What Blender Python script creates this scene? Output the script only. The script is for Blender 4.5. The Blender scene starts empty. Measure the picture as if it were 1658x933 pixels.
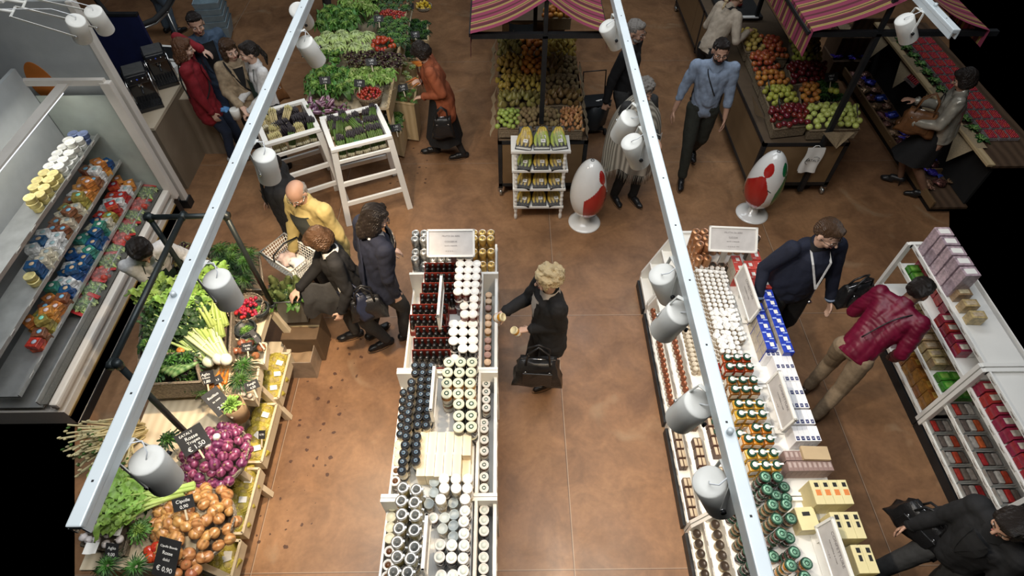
import bpy, bmesh, math, random
import numpy as np
from mathutils import Vector, Matrix, noise
R = math.radians
PI = math.pi
random.seed(7)
SC = bpy.context.scene
COL = SC.collection
FPX, CAMH, PITCH, YAW = 955.0, 5.0, R(51.25), R(-0.64)
cam_d = bpy.data.cameras.new('camera'); cam = bpy.data.objects.new('camera', cam_d); COL.objects.link(cam)
cam_d.sensor_width = 36.0; cam_d.lens = 36.0 * FPX / 1658.0
cam.location = (0, 0, CAMH); cam.rotation_euler = (PI / 2 - PITCH, 0, YAW)
SC.camera = cam
w = bpy.data.worlds.new('world'); SC.world = w; w.use_nodes = True
w.node_tree.nodes['Background'].inputs[0].default_value = (0.60, 0.75, 1.0, 1)
w.node_tree.nodes['Background'].inputs[1].default_value = 0.0
SC.view_settings.view_transform = 'Standard'; SC.view_settings.look = 'None'
SC.view_settings.exposure = 0.0; SC.view_settings.gamma = 1.0
SC.view_settings.use_curve_mapping = False
def area(loc, rot, sx, sy, power, col):  # unseen overhead area light, added for ambient fill; no skylight is known
 l = bpy.data.lights.new('overhead_fill', 'AREA'); l.shape = 'RECTANGLE'; l.size = sx; l.size_y = sy; l.energy = power; l.color = col
 o = bpy.data.objects.new('overhead_fill', l); o.location = loc; o.rotation_euler = rot; COL.objects.link(o); return o
area((-.2, 2.2, 7.2), (0, 0, 0), 5.5, 4.0, 330, (0.96, 0.98, 1.0))
area((0.3, 9.0, 8.5), (R(-15), 0, 0), 9, 3, 330, (0.88, 0.94, 1.0))
_s, _c = math.sin(PITCH), math.cos(PITCH); _sy, _cy = math.sin(YAW), math.cos(YAW)
_fw = Vector((-_sy * _c, _cy * _c, -_s)); _rt = Vector((_cy, _sy, 0)); _up = Vector((-_sy * _s, _cy * _s, _c))
def P(px, py, z=0.0):
 d = _fw + _rt * ((px - 829.0) / FPX) - _up * ((py - 466.5) / FPX)
 t = (z - CAMH) / d.z
 return Vector((t * d.x, t * d.y, z))
def pix(v):
 v = Vector(v) - Vector((0, 0, CAMH)); d = v.dot(_fw); return 829.0 + FPX * v.dot(_rt) / d, 466.5 - FPX * v.dot(_up) / d
MATS = {}
def mat(name, col, rough=0.6, metal=0.0, var=0.12, scale=8.0, bump=0.0, bscale=60.0, col2=None, rnd=0.0, trans=0.0, alpha=1.0,
  emit=None, kind='noise', coat=0.0, sheen=0.0, sub=0.0, stretch=(1, 1, 1), ior=1.45):
 if name in MATS: return MATS[name]
 m = bpy.data.materials.new(name); m.use_nodes = True; nt = m.node_tree; N = nt.nodes; L = nt.links
 b = N['Principled BSDF']; b.inputs['Roughness'].default_value = rough; b.inputs['Metallic'].default_value = metal
 b.inputs['IOR'].default_value = ior
 if trans: b.inputs['Transmission Weight'].default_value = trans
 if alpha < 1: b.inputs['Alpha'].default_value = alpha
 if coat: b.inputs['Coat Weight'].default_value = coat
 if sheen: b.inputs['Sheen Weight'].default_value = sheen
 if emit: b.inputs['Emission Color'].default_value = (*col, 1); b.inputs['Emission Strength'].default_value = emit
 tc = N.new('ShaderNodeTexCoord'); mp = N.new('ShaderNodeMapping'); mp.inputs['Scale'].default_value = stretch
 L.new(tc.outputs['Object'], mp.inputs['Vector'])
 if kind == 'wave':
  t = N.new('ShaderNodeTexWave'); t.inputs['Scale'].default_value = scale; t.inputs['Distortion'].default_value = 3.0; t.inputs['Detail'].default_value = 2
  fac = t.outputs['Fac']
 elif kind == 'weave':
  t = N.new('ShaderNodeTexWave'); t.wave_type = 'BANDS'; t.bands_direction = 'Z'; t.inputs['Scale'].default_value = scale; t.inputs['Distortion'].default_value = 1.5
  t.inputs['Detail'].default_value = 1.5; t.inputs['Detail Scale'].default_value = 4
  t2 = N.new('ShaderNodeTexVoronoi'); t2.inputs['Scale'].default_value = scale * 2.2
  L.new(mp.outputs[0], t2.inputs['Vector'])
  mu = N.new('ShaderNodeMath'); mu.operation = 'MULTIPLY'; L.new(t.outputs['Fac'], mu.inputs[0]); L.new(t2.outputs['Distance'], mu.inputs[1])
  fac = mu.outputs[0]
 elif kind == 'stripe':
  t = N.new('ShaderNodeTexWave'); t.wave_profile = 'SIN'; t.bands_direction = 'Y'; t.inputs['Scale'].default_value = scale; t.inputs['Distortion'].default_value = 0.0
  fac = t.outputs['Fac']
 else:
  t = N.new('ShaderNodeTexNoise'); t.inputs['Scale'].default_value = scale; t.inputs['Detail'].default_value = 4
  fac = t.outputs['Fac']
 L.new(mp.outputs[0], t.inputs['Vector'])
 cr = N.new('ShaderNodeValToRGB')
 c2 = col2 if col2 else tuple(min(1, c * (1 + var)) for c in col)
 c1 = col if col2 else tuple(c * (1 - var) for c in col)
 cr.color_ramp.elements[0].color = (*c1, 1); cr.color_ramp.elements[1].color = (*c2, 1)
 if kind == 'noise': cr.color_ramp.elements[0].position = 0.32; cr.color_ramp.elements[1].position = 0.68
 L.new(fac, cr.inputs[0])
 out = cr.outputs[0]
 if rnd:
  oi = N.new('ShaderNodeObjectInfo'); hs = N.new('ShaderNodeHueSaturation')
  mr = N.new('ShaderNodeMapRange'); mr.inputs[3].default_value = 1 - rnd; mr.inputs[4].default_value = 1 + rnd
  L.new(oi.outputs['Random'], mr.inputs[0]); L.new(mr.outputs[0], hs.inputs['Value'])
  mr2 = N.new('ShaderNodeMapRange'); mr2.inputs[3].default_value = 0.5 - rnd * 0.08; mr2.inputs[4].default_value = 0.5 + rnd * 0.08
  L.new(oi.outputs['Random'], mr2.inputs[0]); L.new(mr2.outputs[0], hs.inputs['Hue'])
  L.new(out, hs.inputs['Color']); out = hs.outputs[0]
 L.new(out, b.inputs['Base Color'])
 if bump:
  bp = N.new('ShaderNodeBump'); bp.inputs['Strength'].default_value = bump; bp.inputs['Distance'].default_value = 0.01
  if kind == 'noise':
   nb = N.new('ShaderNodeTexNoise'); nb.inputs['Scale'].default_value = bscale; nb.inputs['Detail'].default_value = 3
   L.new(mp.outputs[0], nb.inputs['Vector']); L.new(nb.outputs['Fac'], bp.inputs['Height'])
  else: L.new(fac, bp.inputs['Height'])
  L.new(bp.outputs[0], b.inputs['Normal'])
 MATS[name] = m; return m
def frame(d):
 d = Vector(d).normalized(); a = Vector((0, 0, 1)) if abs(d.z) < 0.95 else Vector((1, 0, 0))
 u = d.cross(a).normalized(); return u, d.cross(u).normalized(), d
class MB:
 def __init__(s): s.v = []; s.f = []; s.m = []; s.ms = []; s.sm = []; s.T = None
 def mi(s, m):
  if m not in s.ms: s.ms.append(m)
  return s.ms.index(m)
 def add(s, vs, fs, m, smooth=True):
  b = len(s.v); k = s.mi(m)
  s.v += [tuple(s.T @ Vector(v)) if s.T else tuple(v) for v in vs]
  for f in fs: s.f.append(tuple(i + b for i in f)); s.m.append(k); s.sm.append(smooth)
  return s
 def box(s, c, d, m, rz=0, M=None, taper=1.0, bev=0.0):
  x, y, z = d[0] / 2, d[1] / 2, d[2] / 2
  if bev > 0:
   bm = bmesh.new(); bmesh.ops.create_cube(bm, size=1)
   for v in bm.verts: v.co = Vector((v.co.x * d[0], v.co.y * d[1], v.co.z * d[2]))
   bmesh.ops.bevel(bm, geom=bm.edges[:], offset=min(bev, min(d) * .45), segments=2, affect='EDGES', profile=.6)
   vs = [v.co.copy() for v in bm.verts]; bm.verts.index_update(); fs = [[v.index for v in f.verts] for f in bm.faces]; bm.free()
  else:
   vs = [Vector((sx * x * (taper if sz > 0 else 1), sy * y * (taper if sz > 0 else 1), sz * z)) for sz in (-1, 1) for sy in (-1, 1) for sx in (-1, 1)]
   fs = [(0, 2, 3, 1), (4, 5, 7, 6), (0, 1, 5, 4), (2, 6, 7, 3), (0, 4, 6, 2), (1, 3, 7, 5)]
  Q = Matrix.Translation(c) @ (M if M else Matrix.Rotation(rz, 4, 'Z'))
  return s.add([Q @ v for v in vs], fs, m, False)
 def bar(s, a, b, wx, wy, m, up=None, bev=0.0):
  a, b = Vector(a), Vector(b); d = b - a; L = d.length; u, v, w_ = frame(d)
  if up is not None:
   u = Vector(up).cross(w_).normalized(); v = w_.cross(u)
  M = Matrix((u, v, w_)).transposed().to_4x4()
  return s.box((a + b) / 2, (wx, wy, L), m, M=M, bev=bev)
 def lathe(s, prof, m, n=16, c=(0, 0, 0), ax=(0, 0, 1), cap=True, sx=1, sy=1):
  u, v, w_ = frame(ax) if tuple(ax) != (0, 0, 1) else (Vector((1, 0, 0)), Vector((0, 1, 0)), Vector((0, 0, 1)))
  c = Vector(c); vs = []; fs = []
  for r, z in prof:
   for i in range(n):
    a = 2 * PI * i / n; vs.append(c + u * (r * math.cos(a) * sx) + v * (r * math.sin(a) * sy) + w_ * z)
  for j in range(len(prof) - 1):
   for i in range(n):
    i2 = (i + 1) % n; fs.append((j * n + i, j * n + i2, (j + 1) * n + i2, (j + 1) * n + i))
  if cap:
   if prof[0][0] > 1e-5: fs.append(tuple(range(n))[::-1])
   if prof[-1][0] > 1e-5: fs.append(tuple((len(prof) - 1) * n + i for i in range(n)))
  return s.add(vs, fs, m)
 def cyl(s, a, b, r, m, n=12, r2=None):
  a, b = Vector(a), Vector(b); return s.lathe([(r, 0), (r if r2 is None else r2, (b - a).length)], m, n, a, tuple((b - a).normalized()))
 def tube(s, pts, r, m, n=8, closed=False, rs=None):
  pts = [Vector(p) for p in pts]; k = len(pts); vs = []; fs = []; pu = None
  for i, p in enumerate(pts):
   if closed: d = pts[(i + 1) % k] - pts[i - 1]
   else: d = pts[min(i + 1, k - 1)] - pts[max(i - 1, 0)]
   d = d.normalized() if d.length > 1e-9 else Vector((0, 0, 1))
   if pu is None: u = frame(d)[0]
   else:
    u = pu - d * pu.dot(d); u = u.normalized() if u.length > 1e-6 else frame(d)[0]
   pu = u; v = d.cross(u); rr = rs[i] if rs else r
   for j in range(n):
    a = 2 * PI * j / n; vs.append(p + u * rr * math.cos(a) + v * rr * math.sin(a))
  for i in range(k if closed else k - 1):
   for j in range(n):
    j2 = (j + 1) % n; i2 = (i + 1) % k; fs.append((i * n + j, i * n + j2, i2 * n + j2, i2 * n + j))
  if not closed: fs.append(tuple(range(n))[::-1]); fs.append(tuple((k - 1) * n + j for j in range(n)))
  return s.add(vs, fs, m)
 def ell(s, c, r, m, n=12, k=8, M=None, wob=0, seed=0):
  vs = []; fs = []; c = Vector(c)
  if not hasattr(r, '__len__'): r = (r, r, r)
  vs.append(Vector((0, 0, -r[2])))
  for j in range(1, k):
   t = -PI / 2 + PI * j / k
   for i in range(n):
    a = 2 * PI * i / n; vs.append(Vector((r[0] * math.cos(t) * math.cos(a), r[1] * math.cos(t) * math.sin(a), r[2] * math.sin(t))))
  vs.append(Vector((0, 0, r[2])))
  for i in range(n):
   fs.append((0, 1 + (i + 1) % n, 1 + i)); fs.append((len(vs) - 1, 1 + (k - 2) * n + i, 1 + (k - 2) * n + (i + 1) % n))
  for j in range(k - 2):
   for i in range(n):
    a = 1 + j * n; i2 = (i + 1) % n; fs.append((a + i, a + i2, a + n + i2, a + n + i))
  if wob:
   vs = [v * (1 + wob * noise.noise(v * (2.0 / max(r)) + Vector((seed * 7.1, seed, 0)))) for v in vs]
  if M: vs = [M @ v for v in vs]
  return s.add([v + c for v in vs], fs, m)
 def cap2(s, a, b, ra, rb, m, n=10):
  "tapered capsule"
  a, b = Vector(a), Vector(b); L = (b - a).length
  if L < 1e-6: return s.ell(a, ra, m, n, 6)
  pr = [(ra * math.cos(t), -ra * math.sin(t)) for t in [PI / 2 * i / 3 for i in (3, 2, 1, 0)]] + [(rb * math.cos(t), L + rb * math.sin(t)) for t in [PI / 2 * i / 3 for i in (0, 1, 2, 3)]]
  pr = [(max(r, 1e-4), z) for r, z in pr]
  return s.lathe(pr, m, n, a, tuple((b - a).normalized()))
 def poly(s, pts, m, h=None, smooth=False):
  "flat polygon; h = extrusion vector"
  pts = [Vector(p) for p in pts]; n = len(pts)
  if h is None: return s.add(pts, [tuple(range(n))], m, smooth)
  h = Vector(h); return s.add(pts + [p + h for p in pts], [tuple(range(n))[::-1], tuple(range(n, 2 * n))] + [(i, (i + 1) % n, n + (i + 1) % n, n + i) for i in range(n)], m, smooth)
 def grid(s, fn, nu, nv, m, smooth=True):
  vs = [Vector(fn(i / nu, j / nv)) for j in range(nv + 1) for i in range(nu + 1)]
  fs = [(j * (nu + 1) + i, j * (nu + 1) + i + 1, (j + 1) * (nu + 1) + i + 1, (j + 1) * (nu + 1) + i) for j in range(nv) for i in range(nu)]
  return s.add(vs, fs, m, smooth)
 def mesh(s, name):
  me = bpy.data.meshes.new(name); me.from_pydata([tuple(v) for v in s.v], [], s.f)
  for m in s.ms: me.materials.append(m)
  me.polygons.foreach_set('material_index', s.m); me.polygons.foreach_set('use_smooth', s.sm); me.update(); return me
 def build(s, name, parent=None, loc=None):
  o = bpy.data.objects.new(name, s.mesh(name)); COL.objects.link(o)
  if parent: o.parent = parent
  if loc is not None: o.location = loc
  return o
def tag(o, label, cat, group=None, kind=None):
 if label: o['label'] = label
 if cat: o['category'] = cat
 if group: o['group'] = group
 if kind: o['kind'] = kind
 return o
def thing(name, label, cat, loc=(0, 0, 0), rz=0, group=None):
 o = bpy.data.objects.new(name, None); o.empty_display_size = .05; COL.objects.link(o)
 o.location = loc; o.rotation_euler = (0, 0, rz); return tag(o, label, cat, group)
def struct(mb, name, label=None):
 o = mb.build(name); o['kind'] = 'structure'
 if label: o['label'] = label
 return o
def kids(o): return [c for c in KIDS.get(o.name, [])]
def copytree(o, loc=None, rot=None, label=None, group=None, scale=None):
 def cp(a, par):
  c = a.copy(); COL.objects.link(c); c.parent = par
  for k in CH.get(a.name, []): cp(k, c)
  return c
 if o.name not in CH:
  def reg(a):
   CH[a.name] = list(a.children)
   for k in a.children: reg(k)
  reg(o)
 r = cp(o, None)
 if loc is not None: r.location = loc
 if rot is not None: r.rotation_euler = rot if hasattr(rot, '__len__') else (0, 0, rot)
 if scale is not None: r.scale = scale if hasattr(scale, '__len__') else (scale,) * 3
 if label: r['label'] = label
 if group: r['group'] = group
 return r
CH = {}
class Proto:
 "first placement moves the source itself, later ones copy it"
 def __init__(s, fn): s.fn = fn; s.o = None; s.used = False
 def put(s, loc, rot=0, label=None, group=None, scale=None):
  if s.o is None: s.o = s.fn()
  if not s.used:
   s.used = True; o = s.o
   def reg(a):
    CH[a.name] = list(a.children)
    for k in a.children: reg(k)
   reg(o)
   o.location = loc; o.rotation_euler = rot if hasattr(rot, '__len__') else (0, 0, rot)
   if scale is not None: o.scale = scale if hasattr(scale, '__len__') else (scale,) * 3
   if label: o['label'] = label
   if group: o['group'] = group
   return o
  return copytree(s.o, loc, rot, label, group, scale if scale is not None else (1, 1, 1))
ORD = ['first', 'second', 'third', 'fourth', 'fifth', 'sixth', 'seventh', 'eighth', 'ninth', 'tenth', 'eleventh', 'twelfth', 'thirteenth', 'fourteenth', 'fifteenth', 'sixteenth',
  'seventeenth', 'eighteenth', 'nineteenth', 'twentieth', 'twenty-first', 'twenty-second', 'twenty-third', 'twenty-fourth', 'twenty-fifth', 'twenty-sixth']
def text(body, size, m, parent, loc, rot, name='lettering', ext=0.0008, align='CENTER', M=None, sx=1.0):
 c = bpy.data.curves.new(name, 'FONT'); c.body = body; c.size = size; c.extrude = ext; c.align_x = align; c.align_y = 'CENTER'; c.materials.append(m)
 tmp = bpy.data.objects.new('tmp', c); COL.objects.link(tmp); dg = bpy.context.evaluated_depsgraph_get(); dg.update()
 me = bpy.data.meshes.new_from_object(tmp.evaluated_get(dg)); bpy.data.objects.remove(tmp); me.name = name
 o = bpy.data.objects.new(name, me); COL.objects.link(o); o.parent = parent; o.location = loc; o.rotation_euler = rot
 if M is not None: o.matrix_local = M
 if sx != 1.0: o.scale = (sx, 1, 1)
 return o
WHITE = mat('white_paint', (0.80, 0.79, 0.75), .45, var=.04, scale=3)
CREAM = mat('cream_board', (0.78, 0.73, 0.62), .5, var=.05)
BLACKM = mat('black_metal', (0.018, 0.019, 0.021), .45, .3, var=.2)
DKMETAL = mat('dark_steel', (0.035, 0.037, 0.04), .5, .6, var=.15)
CHROME = mat('chrome', (0.62, 0.62, 0.62), .2, 1.0, var=.05)
STEEL = mat('brushed_steel', (0.42, 0.42, 0.40), .35, .9, var=.1, scale=20, stretch=(1, 1, 12))
RUBBER = mat('rubber', (0.02, 0.02, 0.02), .8)
PINE = mat('pine_wood', (0.44, 0.32, 0.17), .55, kind='wave', scale=4, col2=(0.56, 0.43, 0.25), stretch=(1, .2, 1))
PALEW = mat('pale_wood', (0.62, 0.52, 0.36), .55, kind='wave', scale=5, col2=(0.72, 0.62, 0.45), stretch=(1, .2, 1))
OAK = mat('oak_panel', (0.17, 0.105, 0.05), .5, kind='wave', scale=2.2, col2=(0.24, 0.155, 0.08), stretch=(.3, .3, 2))
CARD = mat('cardboard', (0.30, 0.20, 0.11), .85, var=.12)
WICK = mat('wicker', (0.12, 0.085, 0.05), .75, kind='weave', scale=28, col2=(0.55, 0.42, 0.26), bump=.9)
WICKG = mat('grey_wicker', (0.14, 0.11, 0.08), .8, kind='weave', scale=26, col2=(0.62, 0.52, 0.38), bump=.9)
BURLAP = mat('burlap', (0.30, 0.23, 0.14), .95, var=.2, scale=90, bump=.4, bscale=250)
PAPER = mat('paper', (0.82, 0.81, 0.77), .7, var=.03)
INK = mat('ink', (0.02, 0.02, 0.02), .6)
GREYINK = mat('grey_ink', (0.22, 0.2, 0.2), .6)
CHALK = mat('chalk', (0.85, 0.85, 0.82), .8)
SLATE = mat('chalkboard', (0.018, 0.018, 0.019), .6, var=.3)
PLASTW = mat('white_plastic', (0.74, 0.74, 0.70), .35, var=.03)
GLASS = mat('clear_glass', (0.9, 0.95, 0.93), .05, trans=.9, alpha=.22, var=0)
WRAP = mat('cling_film', (0.9, 0.9, 0.9), .12, trans=.6, alpha=.22, var=0)
# ================================================================ SETTING
def floor_mat():
 m = bpy.data.materials.new('polished_concrete'); m.use_nodes = True; nt = m.node_tree; N = nt.nodes; L = nt.links; b = N['Principled BSDF']
 tc = N.new('ShaderNodeTexCoord')
 def nz(sc, det, rough=.55, dist=0):
  t = N.new('ShaderNodeTexNoise'); t.inputs['Scale'].default_value = sc; t.inputs['Detail'].default_value = det; t.inputs['Roughness'].default_value = rough
  t.inputs['Distortion'].default_value = dist; L.new(tc.outputs['Object'], t.inputs['Vector']); return t.outputs['Fac']
 def ramp(f, st):
  r = N.new('ShaderNodeValToRGB'); e = r.color_ramp.elements
  while len(e) < len(st): e.new(.5)
  for i, (p, c) in enumerate(st): e[i].position = p; e[i].color = (*c, 1)
  L.new(f, r.inputs[0]); return r.outputs[0]
 def mix(f, a, c, ty='MIX'):
  x = N.new('ShaderNodeMix'); x.data_type = 'RGBA'; x.blend_type = ty
  for k, v in ((0, f), (6, a), (7, c)):
   if hasattr(v, 'is_linked') or hasattr(v, 'links'): L.new(v, x.inputs[k])
   elif isinstance(v, (int, float)): x.inputs[k].default_value = v
   else: x.inputs[k].default_value = (*v, 1)
  return x.outputs[2]
 def mth(op, a, c=None, d=None):
  x = N.new('ShaderNodeMath'); x.operation = op
  for k, v in enumerate((a, c, d)):
   if v is None: continue
   if isinstance(v, (int, float)): x.inputs[k].default_value = v
   else: L.new(v, x.inputs[k])
  return x.outputs[0]
 base = ramp(nz(.55, 6, .6, .4), [(.28, (0.18, 0.095, 0.052)), (.5, (0.265, 0.144, 0.073)), (.72, (0.37, 0.208, 0.104))])
 mid = ramp(nz(3.1, 8, .65, .8), [(.3, (.62, .60, .60)), (.7, (1.12, 1.1, 1.08))])
 c = mix(1.0, base, mid, 'MULTIPLY')
 fine = ramp(nz(26, 4), [(.3, (.90, .9, .9)), (.7, (1.06, 1.06, 1.06))]); c = mix(1.0, c, fine, 'MULTIPLY')
 pale = ramp(nz(1.3, 3, .5, 1.2), [(.64, (0, 0, 0)), (.78, (.55, .55, .55))])
 c = mix(pale, c, (0.36, 0.27, 0.17))
 sx = N.new('ShaderNodeSeparateXYZ'); L.new(tc.outputs['Object'], sx.inputs[0]); X, Y = sx.outputs[0], sx.outputs[1]
 def joint(v, off, step, wd):
  t = mth('SUBTRACT', v, off); t = mth('DIVIDE', t, step); f = mth('ABSOLUTE', mth('SUBTRACT', t, mth('ROUND', t))); return mth('LESS_THAN', f, wd / step)
 jn = mth('MAXIMUM', joint(X, .50, 2.535, .0035), joint(Y, 1.165, 2.47, .0028))
 c = mix(mth('MULTIPLY', jn, .65), c, (0.07, 0.05, 0.04))
 jl = mth('MAXIMUM', joint(X, .507, 2.535, .0024), joint(Y, 1.171, 2.47, .0018)); c = mix(mth('MULTIPLY', jl, .6), c, (0.5, 0.4, 0.3))
 v = N.new('ShaderNodeTexVoronoi'); v.voronoi_dimensions = '2D'; v.inputs['Scale'].default_value = 9.0; v.inputs['Randomness'].default_value = 1
 nd = N.new('ShaderNodeTexNoise'); nd.inputs['Scale'].default_value = 30
 L.new(tc.outputs['Object'], nd.inputs['Vector'])
 mx = N.new('ShaderNodeVectorMath'); mx.operation = 'MULTIPLY_ADD'; L.new(nd.outputs['Color'], mx.inputs[0]); mx.inputs[1].default_value = (.035, .035, 0); L.new(tc.outputs['Object'], mx.inputs[2])
 L.new(mx.outputs[0], v.inputs['Vector'])
 sp = N.new('ShaderNodeSeparateColor'); L.new(v.outputs['Color'], sp.inputs[0])
 rad = mth('MULTIPLY', mth('MAXIMUM', mth('SUBTRACT', sp.outputs[0], .22), 0), .13)
 spot = mth('LESS_THAN', v.outputs['Distance'], mth('MULTIPLY', rad, 1.6))
 cx = mth('LESS_THAN', mth('ABSOLUTE', mth('SUBTRACT', X, mth('ADD', -1.86, mth('MULTIPLY', mth('SUBTRACT', Y, 1.4), .10)))), .24)
 reg = mth('MULTIPLY', cx, mth('MULTIPLY', mth('GREATER_THAN', Y, 1.35), mth('LESS_THAN', Y, 3.55)))
 reg2 = mth('MULTIPLY', mth('GREATER_THAN', X, -1.5), mth('MULTIPLY', mth('LESS_THAN', X, -1.0), mth('MULTIPLY', mth('GREATER_THAN', Y, 5.7), mth('LESS_THAN', Y, 6.6))))
 spot = mth('MULTIPLY', spot, mth('MAXIMUM', reg, reg2))
 c = mix(mth('MULTIPLY', spot, .85), c, (0.05, 0.022, 0.016))
 L.new(c, b.inputs['Base Color'])
 rr = ramp(nz(2.2, 5), [(.3, (.30, .3, .3)), (.7, (.5, .5, .5))]); L.new(rr, b.inputs['Roughness'])
 b.inputs['Specular IOR Level'].default_value = .35
 return m
fl = MB(); FM = floor_mat()
a0, a1, b0, b1 = P(121, 945), P(121, -10), P(1537, 945), P(1537, -10)
fl.poly([a0 - Vector((0, 0, .12)), b0 - Vector((0, 0, .12)), b1 - Vector((0, 0, .12)), a1 - Vector((0, 0, .12))], FM, h=(0, 0, .12))
struct(fl, 'floor', 'orange-brown polished concrete floor with saw-cut joints')
# ================================================================ lighting rails and can lamps
RZ = 3.0
RAILM = mat('rail_white', (0.66, 0.72, 0.74), .35, .1, var=.03)
LAMPM = mat('lamp_white', (0.72, 0.71, 0.66), .4, var=.03)
LAMPIN = mat('lamp_reflector', (0.80, 0.82, 0.84), .3, var=.02)
def rail(x, y0, y1, label):
 t = thing('light_rail', label, 'track lighting', (x, y0, RZ), 0, None)
 L_ = y1 - y0; b = MB(); b.box((0, L_ / 2, .035), (.052, L_, .03), RAILM, bev=.006); b.box((-.02, L_ / 2, .008), (.010, L_, .045), RAILM); b.box((.02, L_ / 2, .008), (.010, L_, .045), RAILM)
 for i in range(int(L_ / .33)): b.box((0, .15 + i * .33, .0502), (.008, .008, .001), BLACKM)
 b.build('track', t)
 for i in range(2):
  s = MB(); yy = L_ * (.2 + .6 * i); s.cyl((0, yy, .05), (0, yy, .07), .012, RAILM, 10)
  s.build('bracket', t)
rail(-1.40, .60, 5.3, 'long white lighting rail above the vegetable stand and the yellow jacket shopper')
rail(.78, -.2, 5.3, 'long white lighting rail above the right side of the middle aisle')
rail(2.955, 3.7, 5.3, 'white lighting rail at the top corner above the raspberry display')
rail(-3.60, 4.6, 5.3, 'white lighting rail above the chilled cabinet in the far corner')
LN = [0]
def lamp(rx, cap, mouth, label, power=55, col=(1.0, .86, .68), spot=88, zc=2.93, L_=.19, lit=True, blend=.7):
 c = P(cap[0], cap[1], zc)
 best = None
 for i in range(60):
  m = P(mouth[0], mouth[1], zc - .22 + i * .22 / 59)
  d = abs((m - c).length - L_)
  if best is None or d < best[0]: best = (d, m)
  if (m - c).length <= L_: best = (d, m); break
 m = best[1]; ax = (m - c).normalized()
 t = thing('can_lamp', label, 'lamp', c, 0, 'white can lamps on the lighting rails')
 r = .063; b = MB(); q = tuple(ax)
 b.lathe([(0.001, 0.004), (r * .5, .004), (r * .92, .002), (r, .008), (r, .10), (r * 1.0, L_)], LAMPM, 28, (0, 0, 0), q, cap=False)
 b.lathe([(r, L_), (r * .93, L_), (r * .9, L_ - .05), (r * .5, L_ - .09), (.001, L_ - .10)], LAMPIN, 28, (0, 0, 0), q, cap=False)
 b.build('housing', t)
 bl = MB(); bl.ell(ax * (L_ - .075), .02, mat('lamp_bulb', (1.0, .86, .66), .4, emit=9.0 if lit else 0.2, var=0), 12, 8); bl.build('bulb', t)
 piv = ax * .10; hook = Vector((rx, c.y + .02, RZ)) - c
 side = ax.cross(hook - piv).normalized()
 y = MB()
 for s in (-1, 1):
  y.bar(piv + side * s * (r + .004), hook * .75 + side * s * (r + .004) * .7 + Vector((0, 0, .0)), .016, .004, LAMPM, up=side)
  y.cyl(piv + side * s * (r - .002), piv + side * s * (r + .010), .008, CHROME, 8)
 y.bar(hook * .75 - side * (r + .004) * .7, hook * .75 + side * (r + .004) * .7, .018, .004, LAMPM)
 y.cyl(hook * .75, hook, .010, LAMPM, 10); y.box(hook, (.04, .07, .022), LAMPM, bev=.004)
 y.build('yoke', t)
 cb = MB(); p0 = ax * .004
 cb.tube([p0 - ax * 0, p0 - ax * .02 + side * .02, p0 - ax * .03 + side * .045 + (hook - p0) * .3, hook * .8 + side * .02, hook], .0028, LAMPIN, 6); cb.build('cable', t)
 kb = MB(); kb.cyl(piv + side * (r + .008), piv + side * (r + .018), .011, BLACKM, 10); kb.build('knob', t)
 if power:
  l = bpy.data.lights.new('lamp_beam', 'SPOT'); l.energy = power; l.color = col; l.spot_size = R(spot); l.spot_blend = blend; l.shadow_soft_size = .045
  lo = bpy.data.objects.new('lamp_beam', l); COL.objects.link(lo); lo.parent = t
  lo.location = ax * (L_ + .004); lo.rotation_euler = ax.to_track_quat('-Z', 'Y').to_euler()
WARM = (1.0, .76, .50); NEUT = (1.0, .90, .76)
lamp(-1.40, (481, 15), (495, 37), 'white can lamp on the left rail, farthest one beside the salad stand', 60)
lamp(-1.40, (492, 67), (514, 99), 'white can lamp hanging over the green salad heads', 110)
lamp(-1.40, (427, 250), (437, 288), 'white can lamp above the black coat shopper behind the elderly man', 290, WARM, 95)
lamp(-1.40, (350, 450), (373, 488), 'white can lamp above the celery and fennel on the vegetable stand', 100, NEUT)
lamp(-1.40, (236, 744), (270, 779), 'white can lamp above the red onion basket, largest on the left rail', 75, NEUT)
lamp(.78, (982, 41), (1000, 72), 'white can lamp beside the striped awning of the pear stall', 20)
lamp(.78, (1022, 190), (1004, 220), 'white can lamp over the shawl wearer, tilted toward the pear stall', 0, lit=False)
lamp(.78, (1022, 228), (1036, 262), 'white can lamp over the shawl wearer, aimed down the aisle', 70)
lamp(.78, (1071, 443), (1086, 479), 'white can lamp at the can end of the sauce table, cap facing up', 96, NEUT, 95)
lamp(.78, (1102, 505), (1073, 536), 'white can lamp tilted to the middle aisle above the small jars', 76, WARM, 95)
lamp(.78, (1133, 653), (1101, 679), 'white can lamp tilted to the middle aisle below the kraft jar rows', 76, WARM, 95)
lamp(.78, (1148, 779), (1167, 815), 'white can lamp nearest the viewer on the right rail with looped cable', 76, NEUT, 95)
lamp(2.955, (1464, 30), (1471, 63), 'white can lamp above the raspberry display', 22)
lamp(-3.60, (150, 17), (171, 48), 'white can lamp in the far corner over the blue screen', 8)
lamp(-3.60, (122, 32), (134, 62), 'white can lamp cut by the picture edge in the far corner', 0, lit=False)
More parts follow.
